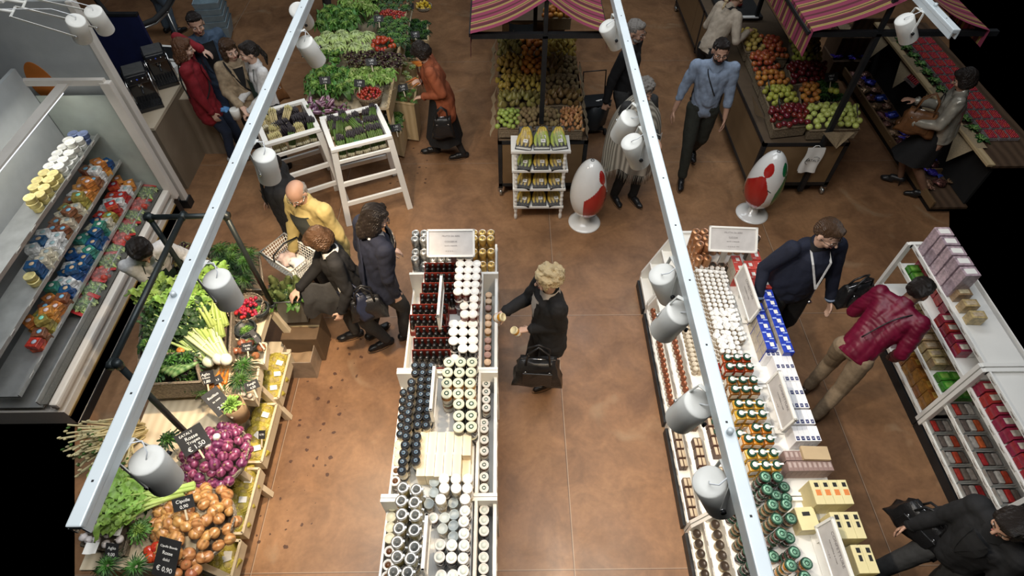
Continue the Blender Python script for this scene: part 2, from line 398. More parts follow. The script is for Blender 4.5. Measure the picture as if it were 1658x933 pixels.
# ================================================================ jars, cans and bottles: one of each kind
def M_(n, c, r=.4, metal=0.0, **k): return mat(n, c, r, metal, **k)
LID_W = M_('lid_white', (.82, .81, .78), .35, var=.03); LID_C = M_('lid_cream', (.68, .70, .55), .35, var=.04); LID_K = M_('lid_black', (.016, .017, .02), .25, var=.2)
LID_BL = M_('lid_blue_print', (.10, .17, .25), .35, var=.1); LID_G = M_('lid_green', (.012, .06, .035), .3, var=.15); LID_GP = M_('lid_pale_green', (.32, .52, .42), .4, var=.05)
LID_P = M_('lid_peach', (.70, .50, .34), .4, var=.06); LID_S = M_('lid_silver', (.62, .62, .60), .28, .8, var=.05); LID_GR = M_('lid_grey', (.45, .50, .50), .35, var=.05)
LID_R = M_('lid_rose', (.45, .28, .24), .4, var=.05)
def glassmat(n, c): return mat(n, c, .12, var=.25, scale=30, rnd=.15, coat=.6)
G_RED = glassmat('dark_red_sauce', (.10, .018, .014)); G_AMB = glassmat('amber_preserve', (.28, .13, .03)); G_DK = glassmat('dark_sauce', (.02, .018, .016)); G_OR = glassmat('orange_jam', (.50, .20, .02))
G_YL = glassmat('yellow_jam', (.55, .33, .04)); G_BR = glassmat('brown_spread', (.12, .05, .02)); G_PUR = glassmat('purple_jam', (.045, .012, .012)); G_OL = glassmat('olive_preserve', (.30, .26, .12)); G_RJ = glassmat('red_jam', (.30, .035, .01))
G_PALE = glassmat('pale_preserve', (.50, .42, .28)); LAB_W = M_('jar_label', (.75, .72, .64), .6, var=.08, scale=60); LAB_K = M_('kraft_label', (.48, .36, .22), .8, var=.12); LAB_COP = M_('copper_print', (.50, .25, .12), .3, metal=.6, var=.2)
LAB_GOLD = M_('gold_print', (.55, .36, .10), .35, metal=.4, var=.25, scale=40); LAB_SIL = M_('silver_print', (.40, .40, .38), .3, metal=.6, var=.35, scale=40)
def jar(name, label, r, h, glass, lid, lab=None, lidh=.016, ring=None, tab=None, neck=.9, centre=None, square=False, group=None, cat='jar'):
 def f():
  t = thing(name, label, cat, group=group); b = MB(); bh = h - lidh
  n = 4 if square else 14
  if square:
   b.box((0, 0, bh * .44), (r * 1.86, r * 1.86, bh * .88), glass, bev=r * .28); b.cyl((0, 0, bh * .85), (0, 0, bh), r * .75, glass, 14)
  else: b.lathe([(r * .9, 0), (r, h * .05), (r, bh * .82), (r * neck * .95, bh * .93), (r * neck * .95, bh)], glass, 14)
  b.build('glass_body', t)
  if lab:
   l = MB()
   if square: l.box((-r * .94, 0, bh * .42), (.002, r * 1.3, bh * .45), lab); l.box((0, -r * .94, bh * .42), (r * 1.3, .002, bh * .45), lab)
   else: l.lathe([(r * 1.012, bh * .2), (r * 1.012, bh * .66)], lab, 14, cap=False)
   l.build('paper_label', t)
  l = MB(); lr = r * neck if not square else r * .82
  l.lathe([(lr, 0), (lr * 1.02, lidh * .1), (lr * 1.02, lidh * .8), (lr * .95, lidh), (lr * .86, lidh), (lr * .84, lidh * .86), (.0005, lidh * .86)], lid, 16, (0, 0, bh))
  if tab: l.box((lr * .95, 0, bh + lidh + .002), (lr * .9, lr * .4, .004), tab); l.cyl((0, 0, bh + lidh * .86), (0, 0, bh + lidh + .003), lr * .62, tab, 14)
  if ring: l.lathe([(lr * .44, lidh * .87), (lr * .44, lidh * 1.03), (lr * .26, lidh * 1.03), (lr * .26, lidh * .87)], ring, 14, (0, 0, bh), cap=False)
  if centre: l.cyl((0, 0, bh + lidh * .86), (0, 0, bh + lidh * .97), lr * (.78 if ring else .60), centre, 16)
  l.build('lid', t); return t
 return Proto(f)
def can_proto(name, label, m, r=.0365, h=.095, top=None):
 def f():
  t = thing(name, label, 'can'); b = MB(); b.lathe([(r * .88, 0), (r, .006), (r, h - .010), (r * .9, h - .002)], m, 16); b.build('body', t)
  top_ = top or LID_S
  e = MB(); e.lathe([(r * .9, -.003), (r * .93, 0), (r * .88, .001), (r * .84, -.003), (.0005, -.003)], top_, 16, (0, 0, h)); e.build('rim', t)
  g = MB(); g.lathe([(r * .30, 0), (r * .30, .002), (r * .15, .002), (r * .15, 0)], DKMETAL, 10, (0, r * .1, h - .0028), cap=False); g.box((0, -r * .3, h - .0018), (r * .22, r * .35, .0015), DKMETAL); g.build('ring_pull', t)
  return t
 return Proto(f)
def bottle_proto(name, label):
 def f():
  t = thing(name, label, 'bottle'); b = MB(); r = .0225; b.lathe([(r * .9, 0), (r, .006), (r, .11), (r * .45, .135), (r * .4, .155)], G_DK, 12); b.build('glass_body', t)
  c = MB(); c.lathe([(.0125, 0), (.0135, .002), (.0135, .022), (.010, .026), (.0005, .026)], LID_K, 12, (0, 0, .15)); c.build('cap', t)
  l = MB(); l.lathe([(r * 1.01, .03), (r * 1.01, .08)], LAB_W, 12, cap=False); l.build('paper_label', t); return t
 return Proto(f)
def rowcol(kind, r, c, nr, nc, ref='from the can end', extra=''):
 return f"{kind}, {ORD[min(r, 25)]} row {ref}, {ORD[min(c, 25)]} column"
def stack(proto, kind, x, y, zb, hj, n, lab, group, jit=.0015, grot=None):
 for k in range(n):
  pos = '' if n == 1 else (', top' if k == n - 1 else (', bottom' if k == 0 else (', middle' if n == 3 else f', {ORD[k]} level up')))
  proto.put((x + random.uniform(-jit, jit), y + random.uniform(-jit, jit), zb + k * (hj + .0004)), random.uniform(-.5, .5) if grot is None else grot + random.uniform(-.12, .12), lab + pos, group)
# ================================================================ the sauce table in the middle (three units and a can table)
TZ = .80
def pricetags(par, x, ys, z, face=1, w=.05, h=.035):
 for y in ys:
  t = MB(); t.box((x, y, z), (.002, w, h), PAPER); t.box((x + face * .0013, y + .004, z + .004), (.0006, w * .5, h * .22), GREYINK); t.build('price_tag', par)
def sign(label, at, width, height, M, text_rows, post=None, cat='sign'):
 "framed sign; local X across, local Y up, local Z toward the reader"
 t = thing('framed_sign', label, cat, at); Mx = M.to_4x4(); b = MB(); b.T = Mx; fw = .018
 for sx, sy, dx, dy in ((0, 1, width, fw), (0, -1, width, fw), (1, 0, fw, height), (-1, 0, fw, height)):
  b.box((sx * (width - fw) / 2, sy * (height - fw) / 2, 0), (dx, dy, .022), WHITE, bev=.003)
 b.build('frame', t)
 p = MB(); p.T = Mx; p.box((0, 0, -.002), (width - 2 * fw + .004, height - 2 * fw + .004, .008), mat('sign_panel', (.52, .50, .49), .5, var=.08, scale=12)); p.build('panel', t)
 for i, (s, sz, dy) in enumerate(text_rows):
  o = text(s, sz, GREYINK, t, (0, 0, 0), (0, 0, 0), ext=.0005, M=Mx @ Matrix.Translation((0, dy, .0032)))
 if post:
  q = MB(); q.box((post[0], post[1], -post[2] / 2 - .0), (.05, .02, post[2]), WHITE); q.box((post[0], post[1], -post[2] + .006), (.16, .10, .010), WHITE, bev=.002); q.build('stand', t)
 return t
t = thing('can_table', 'small white table of drink cans ending the sauce table', 'table', (-.50, 3.765, 0))
b = MB(); b.box((0, 0, .735), (.80, .40, .035), WHITE, bev=.004); b.build('tabletop', t)
b = MB(); b.box((0, -.17, .67), (.75, .02, .09), WHITE); b.box((0, .17, .67), (.75, .02, .09), WHITE); b.box((-.38, 0, .67), (.02, .34, .09), WHITE); b.box((.38, 0, .67), (.02, .34, .09), WHITE); b.build('apron', t)
for sx in (-1, 1):
 for sy in (-1, 1):
  b = MB(); b.box((sx * .375, sy * .165, .358), (.06, .05, .715), WHITE, bev=.004); b.build('leg', t)
def unit_a(y0, y1, label):
 t = thing('display_unit', label, 'shelving unit', (-.498, (y0 + y1) / 2, 0)); L_ = y1 - y0 - .004
 X = lambda x: x + .44
 b = MB(); b.box((X(-.455), 0, TZ - .0125), (.51, L_ - .05, .025), WHITE); b.build('top_shelf', t)
 for lab, xa, xb, z in (('left', -.835, -.72, .50), ('right', -.20, -.055, .50)):
  b = MB(); b.box((X((xa + xb) / 2), 0, z - .01), (abs(xb - xa), L_ - .05, .02), WHITE); b.build('side_shelf', t)
 b = MB(); b.box((X(-.178), 0, .66), (.022, L_ - .05, .36), WHITE, bev=.002); b.box((X(-.715), 0, .64), (.018, L_ - .05, .30), WHITE); b.build('inner_rail', t)
 b = MB(); b.box((X(-.048), 0, .62), (.026, L_ - .05, .30), WHITE, bev=.002); b.build('front_lip', t)
 pricetags(t, X(-.031), [(-.5 + (i + .5) / 6) * (L_ - .1) for i in range(6)], .72)
 b = MB(); b.box((X(-.835), 0, .55), (.018, L_ - .05, .14), WHITE, bev=.002); b.build('rear_lip', t)
 for sy in (-1, 1):
  b = MB(); yy = sy * (L_ / 2 - .0125)
  b.poly([(X(-.85), yy - .0125, 0), (X(-.030), yy - .0125, 0), (X(-.030), yy - .0125, .84), (X(-.85), yy - .0125, .84)], WHITE, h=(0, .025, 0)); b.build('side_panel', t)
 b = MB(); b.box((X(-.46), 0, .42), (.5, L_ - .06, .02), WHITE); b.box((X(-.46), 0, .1), (.76, L_ - .06, .02), WHITE); b.build('lower_shelf', t)
 b = MB(); b.box((X(-.46), 0, .045), (.74, L_ - .06, .088), BLACKM); b.build('kick', t)
 return t
unit_a(2.485, 3.535, 'white display unit next to the can table with red bottle trays')
unit_a(1.455, 2.485, 'white display unit in the middle of the sauce table with pale wooden boxes')
unit_a(.425, 1.455, 'white display unit nearest the viewer with large clip jars')
canS = can_proto('drink_can', 'silver drink can', LAB_SIL); canG = can_proto('drink_can', 'gold drink can', LAB_GOLD)
CZ = .753
for c in range(10):
 x = P(673 + c * 13.5, 376, 1.04).x
 y0 = P(730, 376, 1.04).y
 for r, n in enumerate((3, 3, 2, 1)):
  if r == 2 and c not in (0, 1, 7, 8, 9): n = 1
  if r == 2 and c in (1, 8, 9): n = 2
  if r == 3 and c in (0,): n = 2
  if r == 3 and c in (5, 6): continue
  y = y0 - r * .0765; pr, nm = (canS, 'silver drink can') if c < 6 else (canG, 'gold printed drink can')
  if r == 3 and 1 < c < 5: y += .0
  stack(pr, nm, x, y, CZ, .095, n, f"{nm}, {ORD[r]} row from far edge, {ORD[c]} column", 'drink cans on the end table', grot=0)
RED = mat('red_tray', (.22, .022, .012), .6, var=.1)
bot = bottle_proto('sauce_bottle', 'small dark sauce bottle')
rows = [(427, 686), (443, 685), (459.5, 681), (476.6, 678), (494.6, 665), (511.8, 661), (531, 670), (549.7, 667), (569.5, 665)]
for i, (py, pxl) in enumerate(rows):
 A = P(pxl, py + 5, .98); y = A.y; nb = 6; x0 = A.x + .012
 wd = .305; t = thing('bottle_tray', f'red open cardboard tray of small bottles, {ORD[i]} from the can table', 'tray', (x0 + wd / 2 - .006, y, TZ + .001), 0, 'red bottle trays')
 b = MB(); b.box((0, 0, .002), (wd, .1, .004), RED)
 b.box((0, .0505, .087), (wd, .004, .17), RED); b.box((0, -.0505, .03), (wd, .004, .06), RED)
 for s in (-1, 1): b.poly([(s * wd / 2, -.05, 0), (s * wd / 2, .05, 0), (s * wd / 2, .05, .17), (s * wd / 2, -.05, .06)], RED, h=(.003 * s, 0, 0))
 b.build('tray_wall', t)
 for r in range(2):
  for c in range(nb):
   bot.put((x0 + .018 + c * .0505, y + .024 - r * .048, TZ + .006), random.uniform(0, 6), f"dark bottle in the {ORD[i]} red tray, {'far' if r == 0 else 'near'} row, {ORD[c]} from left", 'small sauce bottles in red trays')
jw = jar('sauce_jar', 'dark red sauce jar with a white lid', .0385, .10, G_RED, LID_W, lidh=.018, neck=1.0)
def cols(kind, proto, pts, zt, hj, n, group, ref='from the can end', zb=TZ):
 ptz = zb + n * hj
 for (r, c, px, py) in pts:
  p = P(px, py, ptz); stack(proto, kind, p.x, p.y, zb + .001, hj, n, rowcol(kind, r, c, 0, 0, ref), group)
W1 = []
for r, py in enumerate((415.7, 426.4, 437, 448, 460, 471.5, 483.5, 495.5, 508)):
 for c, px in enumerate((745.8, 759.5, 773)):
  if r == 0 and c == 2: continue
  if r in (6, 7) and c < 2: continue
  if r == 8 and c == 0: continue
  W1.append((r, c, px - r * .9, py))
cols('white-lidded dark red jar', jw, W1, 0, .10, 3, 'white lidded sauce jars by the can table')
cols('white-lidded dark red jar', jw, [(7, 1, 751.5, 495)], 0, .10, 2, 'white lidded sauce jars by the can table')
W2 = [(r, c, px, py) for r, py in enumerate((524, 536.9, 551, 563.5)) for c, px in enumerate((734, 749.6, 765.5)) if not (r == 3 and c == 0)]
jw2 = jar('sauce_jar', 'near-black sauce jar with a white lid', .0405, .12, G_DK, LID_W, lidh=.018, neck=1.0)
cols('white-lidded black sauce jar', jw2, W2, 0, .12, 2, 'white lidded black jars', 'from the red jars')
cols('white-lidded black sauce jar', jw2, [(4, 0, 735.5, 580)], 0, .12, 1, 'white lidded black jars', 'from the red jars')
jc = jar('preserve_jar', 'amber preserve jar with cream clip lid', .044, .12, G_AMB, LID_C, LAB_W, lidh=.02, ring=LID_G, neck=.95); jcd = jar('preserve_jar', 'dark preserve jar with cream clip lid', .044, .12, G_DK, LID_C, None, lidh=.02, ring=LID_G, neck=.95)
C1 = [(r, c, px - r * 2.2, py) for r, py in enumerate((585.8, 602.4)) for c, px in enumerate((727, 746, 764.5))]
C2 = [(r + 2, c, px - 2 * 2, py) for r, py in enumerate((619.6, 637)) for c, px in enumerate((727, 746, 765))]
C3 = [(r + 4, c + 1, px, py) for r, py in enumerate((653.5, 672.6, 691)) for c, px in enumerate((743, 763))]
cols('dark jar with cream ring lid', jcd, C1, 0, .12, 2, 'cream lidded preserve jars', 'of its block')
cols('amber jar with cream ring lid', jc, C2, 0, .12, 2, 'cream lidded preserve jars', 'of its block')
cols('dark jar with cream ring lid', jcd, C3, 0, .12, 2, 'cream lidded preserve jars', 'of its block')
jb = jar('oil_jar', 'pale jar with black cap printed with a blue ring', .031, .12, G_PALE, LID_K, LAB_W, lidh=.035, ring=LID_BL, neck=1.0)
B1 = [(672, 591), (672, 603), (666, 618), (665, 630), (664, 643), (662.6, 655), (660.5, 667.4), (660, 680.3), (658, 693), (656.6, 706), (655.4, 720), (653, 733), (651.5, 747), (650, 761)]
B2 = [(685, 591), (684, 603), (682, 614.5), (681.6, 626), (681.5, 638), (680.6, 650), (678.5, 662), (677, 675), (675.5, 687.5), (675, 706), (674, 719), (673.7, 732), (673, 745.5)]
B3 = [(698, 591), (697, 602), (694.5, 614), (694, 626), (693, 638), (692.5, 650), (692, 662.5), (691, 675), (689.5, 688)]
for c, col_ in enumerate((B1, B2, B3)):
 for r, (px, py) in enumerate(col_):
  p = P(px, py, TZ + .241); stack(jb, '', p.x, p.y, TZ + .001, .12, 2, f"blue-ring cap jar, {ORD[r]} from red trays, {('outer', 'middle', 'inner')[c]} column", 'blue ring jars')
for r in range(6):
 p = P(652 - r * 1.1, 631 + r * 13.5, .78); stack(jb, '', p.x, p.y, .502, .12, 2, f"blue-ring cap jar on low shelf, {ORD[r]} from red trays", 'blue ring jars on the low shelf')
p = P(706, 690, 1.0); jb.put((p.x, p.y, TZ + .031), (R(80), 0, .6), 'black-capped jar lying on its side beside the tall sign')
jlow = jar('preserve_jar', 'preserve jar with pale lid on low shelf', .036, .09, G_PALE, mat('lid_pale_yellow', (.72, .68, .50), .4), lidh=.018, neck=1.0)
jlr = jar('preserve_jar', 'preserve jar with ringed lid on low shelf', .036, .09, G_BR, LID_W, lidh=.018, centre=G_BR, neck=1.0)
for r, (px, py) in enumerate([(646, 719), (645, 733), (644, 747)]): 
 p = P(px, py, .68); stack(jlow, '', p.x, p.y, .502, .09, 2, f"pale-lidded jar on low outer shelf, middle unit, {ORD[r]}", 'pale lidded jars low')
for r, (px, py) in enumerate([(641, 762), (640, 779)]):
 p = P(px, py, .68); stack(jlr, '', p.x, p.y, .502, .09, 2, f"ring-lidded brown jar on low shelf, middle unit, {ORD[r]}", 'ring lidded jars low')
for r, (px, py) in enumerate([(635.5, 820), (633, 837), (632, 853.5), (630.5, 871)]):
 p = P(px, py, .68); stack(jlow, '', p.x, p.y, .502, .09, 2, f"pale-lidded jar low beside large clip jars, {ORD[r]}", 'pale lidded jars low')
for r, (px, py) in enumerate([(630, 893), (628, 915), (626, 934)]):
 p = P(px, py, .68); stack(jlr, '', p.x, p.y, .502, .09, 2, f"ring-lidded brown jar low beside the large clip jars, {ORD[r]}", 'ring lidded jars low')
def weck():
 t = thing('clip_jar', 'large clip jar', 'jar'); r = .040; b = MB(); b.lathe([(r * .9, 0), (r, .01), (r, .11), (r * .9, .125), (r * .9, .132)], G_OL, 18); b.build('glass_body', t)
 l = MB(); l.lathe([(r, 0), (r * 1.04, .003), (r * 1.04, .009), (r * .8, .016), (r * .66, .016), (r * .62, .012), (.0005, .012)], LID_S, 20, (0, 0, .130)); l.cyl((0, 0, .142), (0, 0, .1435), r * .56, mat('clip_centre', (.06, .065, .065), .3, var=.4, scale=80), 18); l.build('lid', t)
 c = MB(); c.box((r * 1.0, 0, .138), (.016, .016, .014), CHROME, bev=.003); c.tube([(r * 1.05, .01, .135), (r * 1.2, .012, .11), (r * 1.05, .014, .09)], .0015, CHROME, 5); c.tube([(r * 1.05, -.01, .135), (r * 1.2, -.012, .11), (r * 1.05, -.014, .09)], .0015, CHROME, 5); c.build('clip', t)
 return t
wk = Proto(weck)
for c, cl in enumerate([[(652, 789), (649.7, 810), (649.7, 832), (646, 854.5), (642.9, 877.6), (642.9, 900.8), (636.9, 925.7), (636, 950)], [(673.8, 792), (670.7, 813), (671.7, 834), (670.3, 858), (670.8, 886), (665, 904), (660, 927), (659, 950)]]):
 for r, (px, py) in enumerate(cl):
  p = P(px, py, TZ + .295); stack(wk, '', p.x, p.y, TZ + .001, .146, 2, f"large clip jar, {ORD[r]} from the joint, {('outer', 'inner')[c]} column", 'large clip jars', grot=.1)
WB = mat('pale_box_wood', (.74, .63, .44), .55, kind='wave', scale=3, col2=(.84, .76, .60), stretch=(1, .25, 1), rnd=.06)
def wbox():
 t = thing('wooden_box', 'slim pale wooden gift box', 'box'); b = MB(); b.box((0, 0, .04), (.060, .175, .08), WB, bev=.002); b.build('box_body', t)
 l = MB(); l.box((0, 0, .083), (.060, .175, .005), WB, bev=.001); l.build('sliding_lid', t); return t
wb = Proto(wbox)
for r, py in enumerate((717, 751)):
 for c in range(6):
  if c == 5: px = 771
  else: px = 713 + c * 12 - r * 1.5
  p = P(px, py + (0, 0, 1.0, 0, 0, 1.4)[c], .975); x = -.618 + c * .0625
  for k in range(2):
   if (k == 1 and (r, c) in ((1, 5),)): continue
   wb.put((x - r * .004, p.y, TZ + .001 + k * .0865), 0, f"pale wooden gift box, {('far', 'near')[r]} row, {ORD[c]} from left, {('lower', 'upper')[k]} layer", 'pale wooden gift boxes')
jf = jar('honey_jar', 'pale jar with frosted white lid', .036, .11, G_PALE, LID_W, lidh=.02, neck=1.0); jg = jar('honey_jar', 'jar with grey lid', .036, .11, G_PALE, LID_GR, lidh=.02, neck=1.0)
jd = jar('sauce_jar', 'dark jar with white tabbed lid', .035, .12, G_PUR, LID_W, lidh=.018, neck=1.0, tab=None, centre=mat('lid_mint', (.66, .74, .70), .4))
for r, row in enumerate([[(719, 775), (738, 775), (757, 775)], [(719, 790), (738, 790), (757, 790)]]):
 for c, (px, py) in enumerate(row):
  p = P(px, py, TZ + .221); stack(jf, '', p.x, p.y, TZ + .001, .11, 2, f"white-lidded pale jar, {('far', 'near')[r]} row by wooden boxes, {ORD[c]} column", 'white lidded pale jars')
for i, (px, py, n, q) in enumerate([(703, 780.6, 1, jg), (702, 797, 1, jg), (713, 808, 2, jf), (694, 816, 1, jg), (734, 814, 1, jg), (752.6, 808, 2, jf), (720, 838, 1, jg), (735.5, 833, 1, jg), (716.6, 856, 1, jg), (734, 851, 1, jg), (733.5, 869, 1, jg), (701, 839, 1, jd)]):
 p = P(px, py, TZ + n * .11); stack(q, '', p.x, p.y, TZ + .001, .11, n, f"{'white' if q is jf else 'grey'}-lidded jar in loose cluster, {ORD[i]} from the boxes", 'loose grey and white lidded jars')
for i, (px, py) in enumerate([(752.6, 827), (751, 844), (751, 864), (751, 883), (749.7, 903.7), (749.7, 924.8), (731.7, 883), (730.7, 903), (712, 868), (712, 882), (711, 902), (714, 932), (733, 932), (749, 946)]):
 if i == 8: continue
 p = P(px, py, TZ + .241); stack(jd, '', p.x, p.y, TZ + .001, .12, 2, f"dark jar with mint-white lid, {ORD[i]} beside the nearest sign", 'mint white lidded dark jars')
tro = [(477, 'p'), (487.4, 'p'), (498, 'r'), (513, 'p'), (524, 'p'), (536, 'p'), (550.6, 'r'), (562.6, 'r'), (574, 'r'), (586, 'p')]
jp = jar('spread_jar', 'small jar with peach lid', .030, .10, G_AMB, LID_P, LAB_W, lidh=.016, neck=1.0); jr = jar('spread_jar', 'small jar with rose lid', .030, .10, G_BR, LID_R, LAB_W, lidh=.016, neck=1.0)
jt = jar('spread_jar', 'small brown jar with cream lid', .034, .10, G_BR, LID_W, LAB_W, lidh=.02, ring=LID_G, neck=1.0)
for i, (py, k) in enumerate(tro):
 p = P(791 - i * .2, py, .70); stack(jp if k == 'p' else jr, '', p.x, p.y, .502, .10, 2, f"{'peach' if k == 'p' else 'rose'}-lidded small jar in side trough, {ORD[i]} from can table", 'small jars in the side trough')
for i, py in enumerate([621, 634, 646.7, 659.7, 684, 694, 711.7, 730, 752.7, 772, 790]):
 p = P(787 if i < 4 else 783.8, py, .70); stack(jt, '', p.x, p.y, .502, .10, 2, f"cream-lidded brown jar in middle side trough, {ORD[i]}", 'cream lidded jars in the side trough')
for i, py in enumerate([825, 842.5, 859.6, 883, 902.5, 921, 940]):
 p = P(784 - i * .3, py, .74); stack(jd, '', p.x, p.y, .502, .12, 2, f"white-lidded dark jar in nearest side trough, {ORD[i]}", 'white lidded jars in the side trough')
c0 = P(730, 394, 1.22); tilt = Matrix.Rotation(R(38), 3, 'X')
sign('white framed sign standing among the drink cans', (c0.x, c0.y, 1.22), .42, .245, tilt, [('FRUTTA DA BERE', .020, .062), ('CONSERVE', .022, .012), ('succhi e bevande', .016, -.022), ('o o o o - -', .022, -.068)], post=(.0, .06, .46))
def side_sign(label, pxa, pya, pyb, rows, zt=1.22, hgt=.20, x=None, face=1):
 a, b_ = P(pxa, pya, zt), P(pxa, pyb, zt); L_ = a.y - b_.y; yc = (a.y + b_.y) / 2
 M = Matrix(((0, 0, face), (face, 0, 0), (0, 1, 0)))
 return sign(label, (x if x is not None else a.x, yc, zt - hgt / 2), L_, hgt, M, rows)
for i, (px, ya, yb, lab) in enumerate([(714.5, 444, 512, 'tall white framed sign edge-on beside the red bottle trays'), (703, 590, 665, 'tall white framed sign edge-on beside the cream ring lids'), (691, 831, 925, 'tall white framed sign edge-on beside the large clip jars')]):
 s_ = side_sign(lab, px, ya, yb, [('CONDIMENTI', .03, .04), ('salse', .03, -.02)])
 q = MB(); L2 = .03
 for sy in (-.12, .12): q.box((-.018, sy, -.155), (.012, .02, .33), WHITE)
 q.box((-.018, 0, -.316), (.05, .32, .008), WHITE); q.build('stand', s_)
# ================================================================ the jam table on the right (stepped toward the aisle)
BX0, BX1 = 1.70, 2.34
S = -.055
def lipped(t, x0, x1, z, L_, lip=.045, tags=5, nm='step_shelf', kx=0):
 b = MB(); b.box(((x0 + x1) / 2 - kx, 0, z - .01), (x1 - x0, L_, .02), WHITE); b.box((x0 - kx - .006, 0, z + .005), (.014, L_, lip), WHITE, bev=.002); b.build(nm, t)
 for i in range(tags):
  y = (-.5 + (i + .5) / tags) * L_ + random.uniform(-.03, .03)
  g = MB(); g.T = Matrix.Translation((x0 - kx - .0145, y, z + .008)) @ Matrix.Rotation(R(-22), 4, 'Y'); g.box((0, 0, 0), (.002, .085, .05), PAPER); g.box((-.0013, .02, -.006), (.0006, .022, .02), GREYINK); g.box((-.0013, -.01, .012), (.0006, .045, .004), GREYINK); g.build('price_tag', t)
def unit_b(y0, y1, label, tags=5):
 kx = 1.9; t = thing('display_unit', label, 'shelving unit', (kx + S, (y0 + y1) / 2, 0)); L_ = y1 - y0 - .004; X = lambda x: x - kx; I = L_ - .05
 b = MB(); b.box((X(2.03), 0, TZ - .0125), (.62, I, .025), WHITE); b.build('top_shelf', t)
 lipped(t, BX0, BX0 + .03, TZ, I, .04, tags, 'top_lip', kx)
 lipped(t, 1.625, 1.725, .56, I, .04, tags, 'step_shelf', kx); lipped(t, 1.545, 1.65, .36, I, .04, tags, 'step_shelf', kx); lipped(t, 1.485, 1.58, .13, I, .045, tags, 'step_shelf', kx)
 b = MB()
 for sy in (-1, 1):
  b = MB(); yy = sy * (L_ / 2 - .0125)
  b.poly([(X(1.475), yy - .0125, 0), (X(2.36), yy - .0125, 0), (X(2.36), yy - .0125, .83), (X(1.70), yy - .0125, .83), (X(1.475), yy - .0125, .22)], WHITE, h=(0, .025, 0)); b.build('side_panel', t)
 b = MB(); b.box((X(1.735), 0, .40), (.015, I, .76), WHITE); b.box((X(1.655), 0, .27), (.012, I, .54), WHITE); b.box((X(1.585), 0, .17), (.012, I, .34), WHITE); b.box((X(2.345), 0, .46), (.018, I, .7), WHITE); b.build('back_board', t)
 b = MB(); b.box((X(1.90), 0, .05), (.90, I, .098), BLACKM); b.box((X(1.485), 0, .055), (.012, L_, .11), BLACKM); b.build('kick', t); return t
unit_b(3.615, 4.05, 'white end unit of the jam table with copper drink cans', 0)
unit_b(2.34, 3.61, 'white stepped unit of the jam table with small white-capped jars', 7)
unit_b(1.44, 2.335, 'white stepped unit of the jam table with green clip lids', 6)
unit_b(.42, 1.435, 'white stepped unit of the jam table nearest the viewer', 7)
canC = can_proto('drink_can', 'copper drink can', LAB_COP, r=.0365, h=.10, top=mat('copper_top', (.60, .36, .26), .3, .8, var=.05)); canD = can_proto('drink_can', 'dark drink can', mat('dark_print', (.10, .08, .06), .35, .4, var=.4, scale=40), h=.10, top=mat('copper_top', (.60, .36, .26)))
ZC = TZ + .001
yb = P(1118, 373, TZ + .31).y
for r in range(4):
 for c in range(8):
  n = (3, 3, 3, 2)[r] if c < 2 else (3, 3, 2, 1)[r]
  if r == 3 and 1 < c < 3: n = 1
  if r == 3 and c == 7: continue
  x = 1.735 + c * .0765 + r * .002
  pr = canC if (c < 2 or (r < 1 and c < 8)) else canD; nm = 'copper' if pr is canC else 'dark printed'
  y = yb - r * .079
  if r == 0 or c < 2 or c == 7 or r == 3: stack(pr, '', x, y, ZC, .10, n, f"{nm} drink can, {ORD[r]} row from far edge, {ORD[c]} column", 'drink cans at the jam table end', grot=0)
js = jar('spice_jar', 'small jar with a white cap', .0200, .05, mat('pale_label_jar', (.34, .26, .17), .5, var=.25, scale=50, rnd=.1), LID_W, lidh=.014, neck=1.0)
nrow = 0
for r in range(21):
 for c in range(6):
  x = 1.735 + c * .047; y = 3.53 - r * .0475 - c * .006
  if c == 5 and (r in (4, 5, 9, 13) or r > 16): continue
  if c == 4 and r > 17: continue
  n = 3 if r > 1 else 2
  if (c == 5): n = 2
  pos = f"white-capped small jar, {ORD[r]} row from copper cans, {ORD[c]} column"
  for k in range(n):
   if k < n - 2 and c > 0 and r < 18: continue
   js.put((x + random.uniform(-.002, .002), y + random.uniform(-.002, .002), ZC + k * .0504) if not (k == n - 2 and c > 0 and r < 18 and n == 3) else (x, y, ZC + k * .0504), 0, pos + (', topmost' if k == n - 1 else (', middle one' if k == 1 and n == 3 else ', under another')), 'small white capped jars')
jl = jar('cream_jar', 'striped pale jar with white lid', .032, .05, mat('striped_pale_jar', (.55, .50, .42), .5, kind='wave', scale=30, col2=(.75, .7, .6)), LID_W, lidh=.012, neck=1.0)
for i, (px, py) in enumerate([(1159, 505.5), (1171.7, 507), (1181, 503), (1162, 516), (1174, 518), (1186, 515), (1163.5, 527), (1177, 526), (1189, 527), (1177, 539), (1161, 543), (1168, 549), (1181, 548), (1171, 559.5), (1185, 560)]):
 p = P(px, py, TZ + .151); stack(jl, '', p.x, p.y, ZC, .05, 3, f"larger white-lidded pale jar, {ORD[i]} beyond the small caps", 'larger white lidded jars')
def sq(gl, nm): return jar('clip_jar', nm, .038, .115, gl, LID_G, LAB_W, lidh=.016, square=True, tab=LID_W)
Sq = {'red': sq(G_RJ, 'square red jam jar'), 'orange': sq(G_OR, 'square orange jam jar'), 'yellow': sq(G_YL, 'square yellow jam jar'), 'amber': sq(G_AMB, 'square amber jam jar')}
grp = [('red', [(577, (1180.6, 1196, 1212)), (591.7, (1184, 1200.4, 1216.7))]), ('amber', [(613.5, (1188.4, 1205.5, 1222.7)), (628.4, (1193, 1210, 1227))]), ('yellow', [(652, (1198.7, 1215.5, 1233)), (668.4, (1203, 1220, 1237.3))]),
  ('orange', [(691, (1202, 1226.7, 1245.5)), (709, (1214.6, 1232, 1249.5))]), ('yellow', [(732, (1219.8, 1237.5, 1255.8)), (752, (1225, 1243, 1261))])]
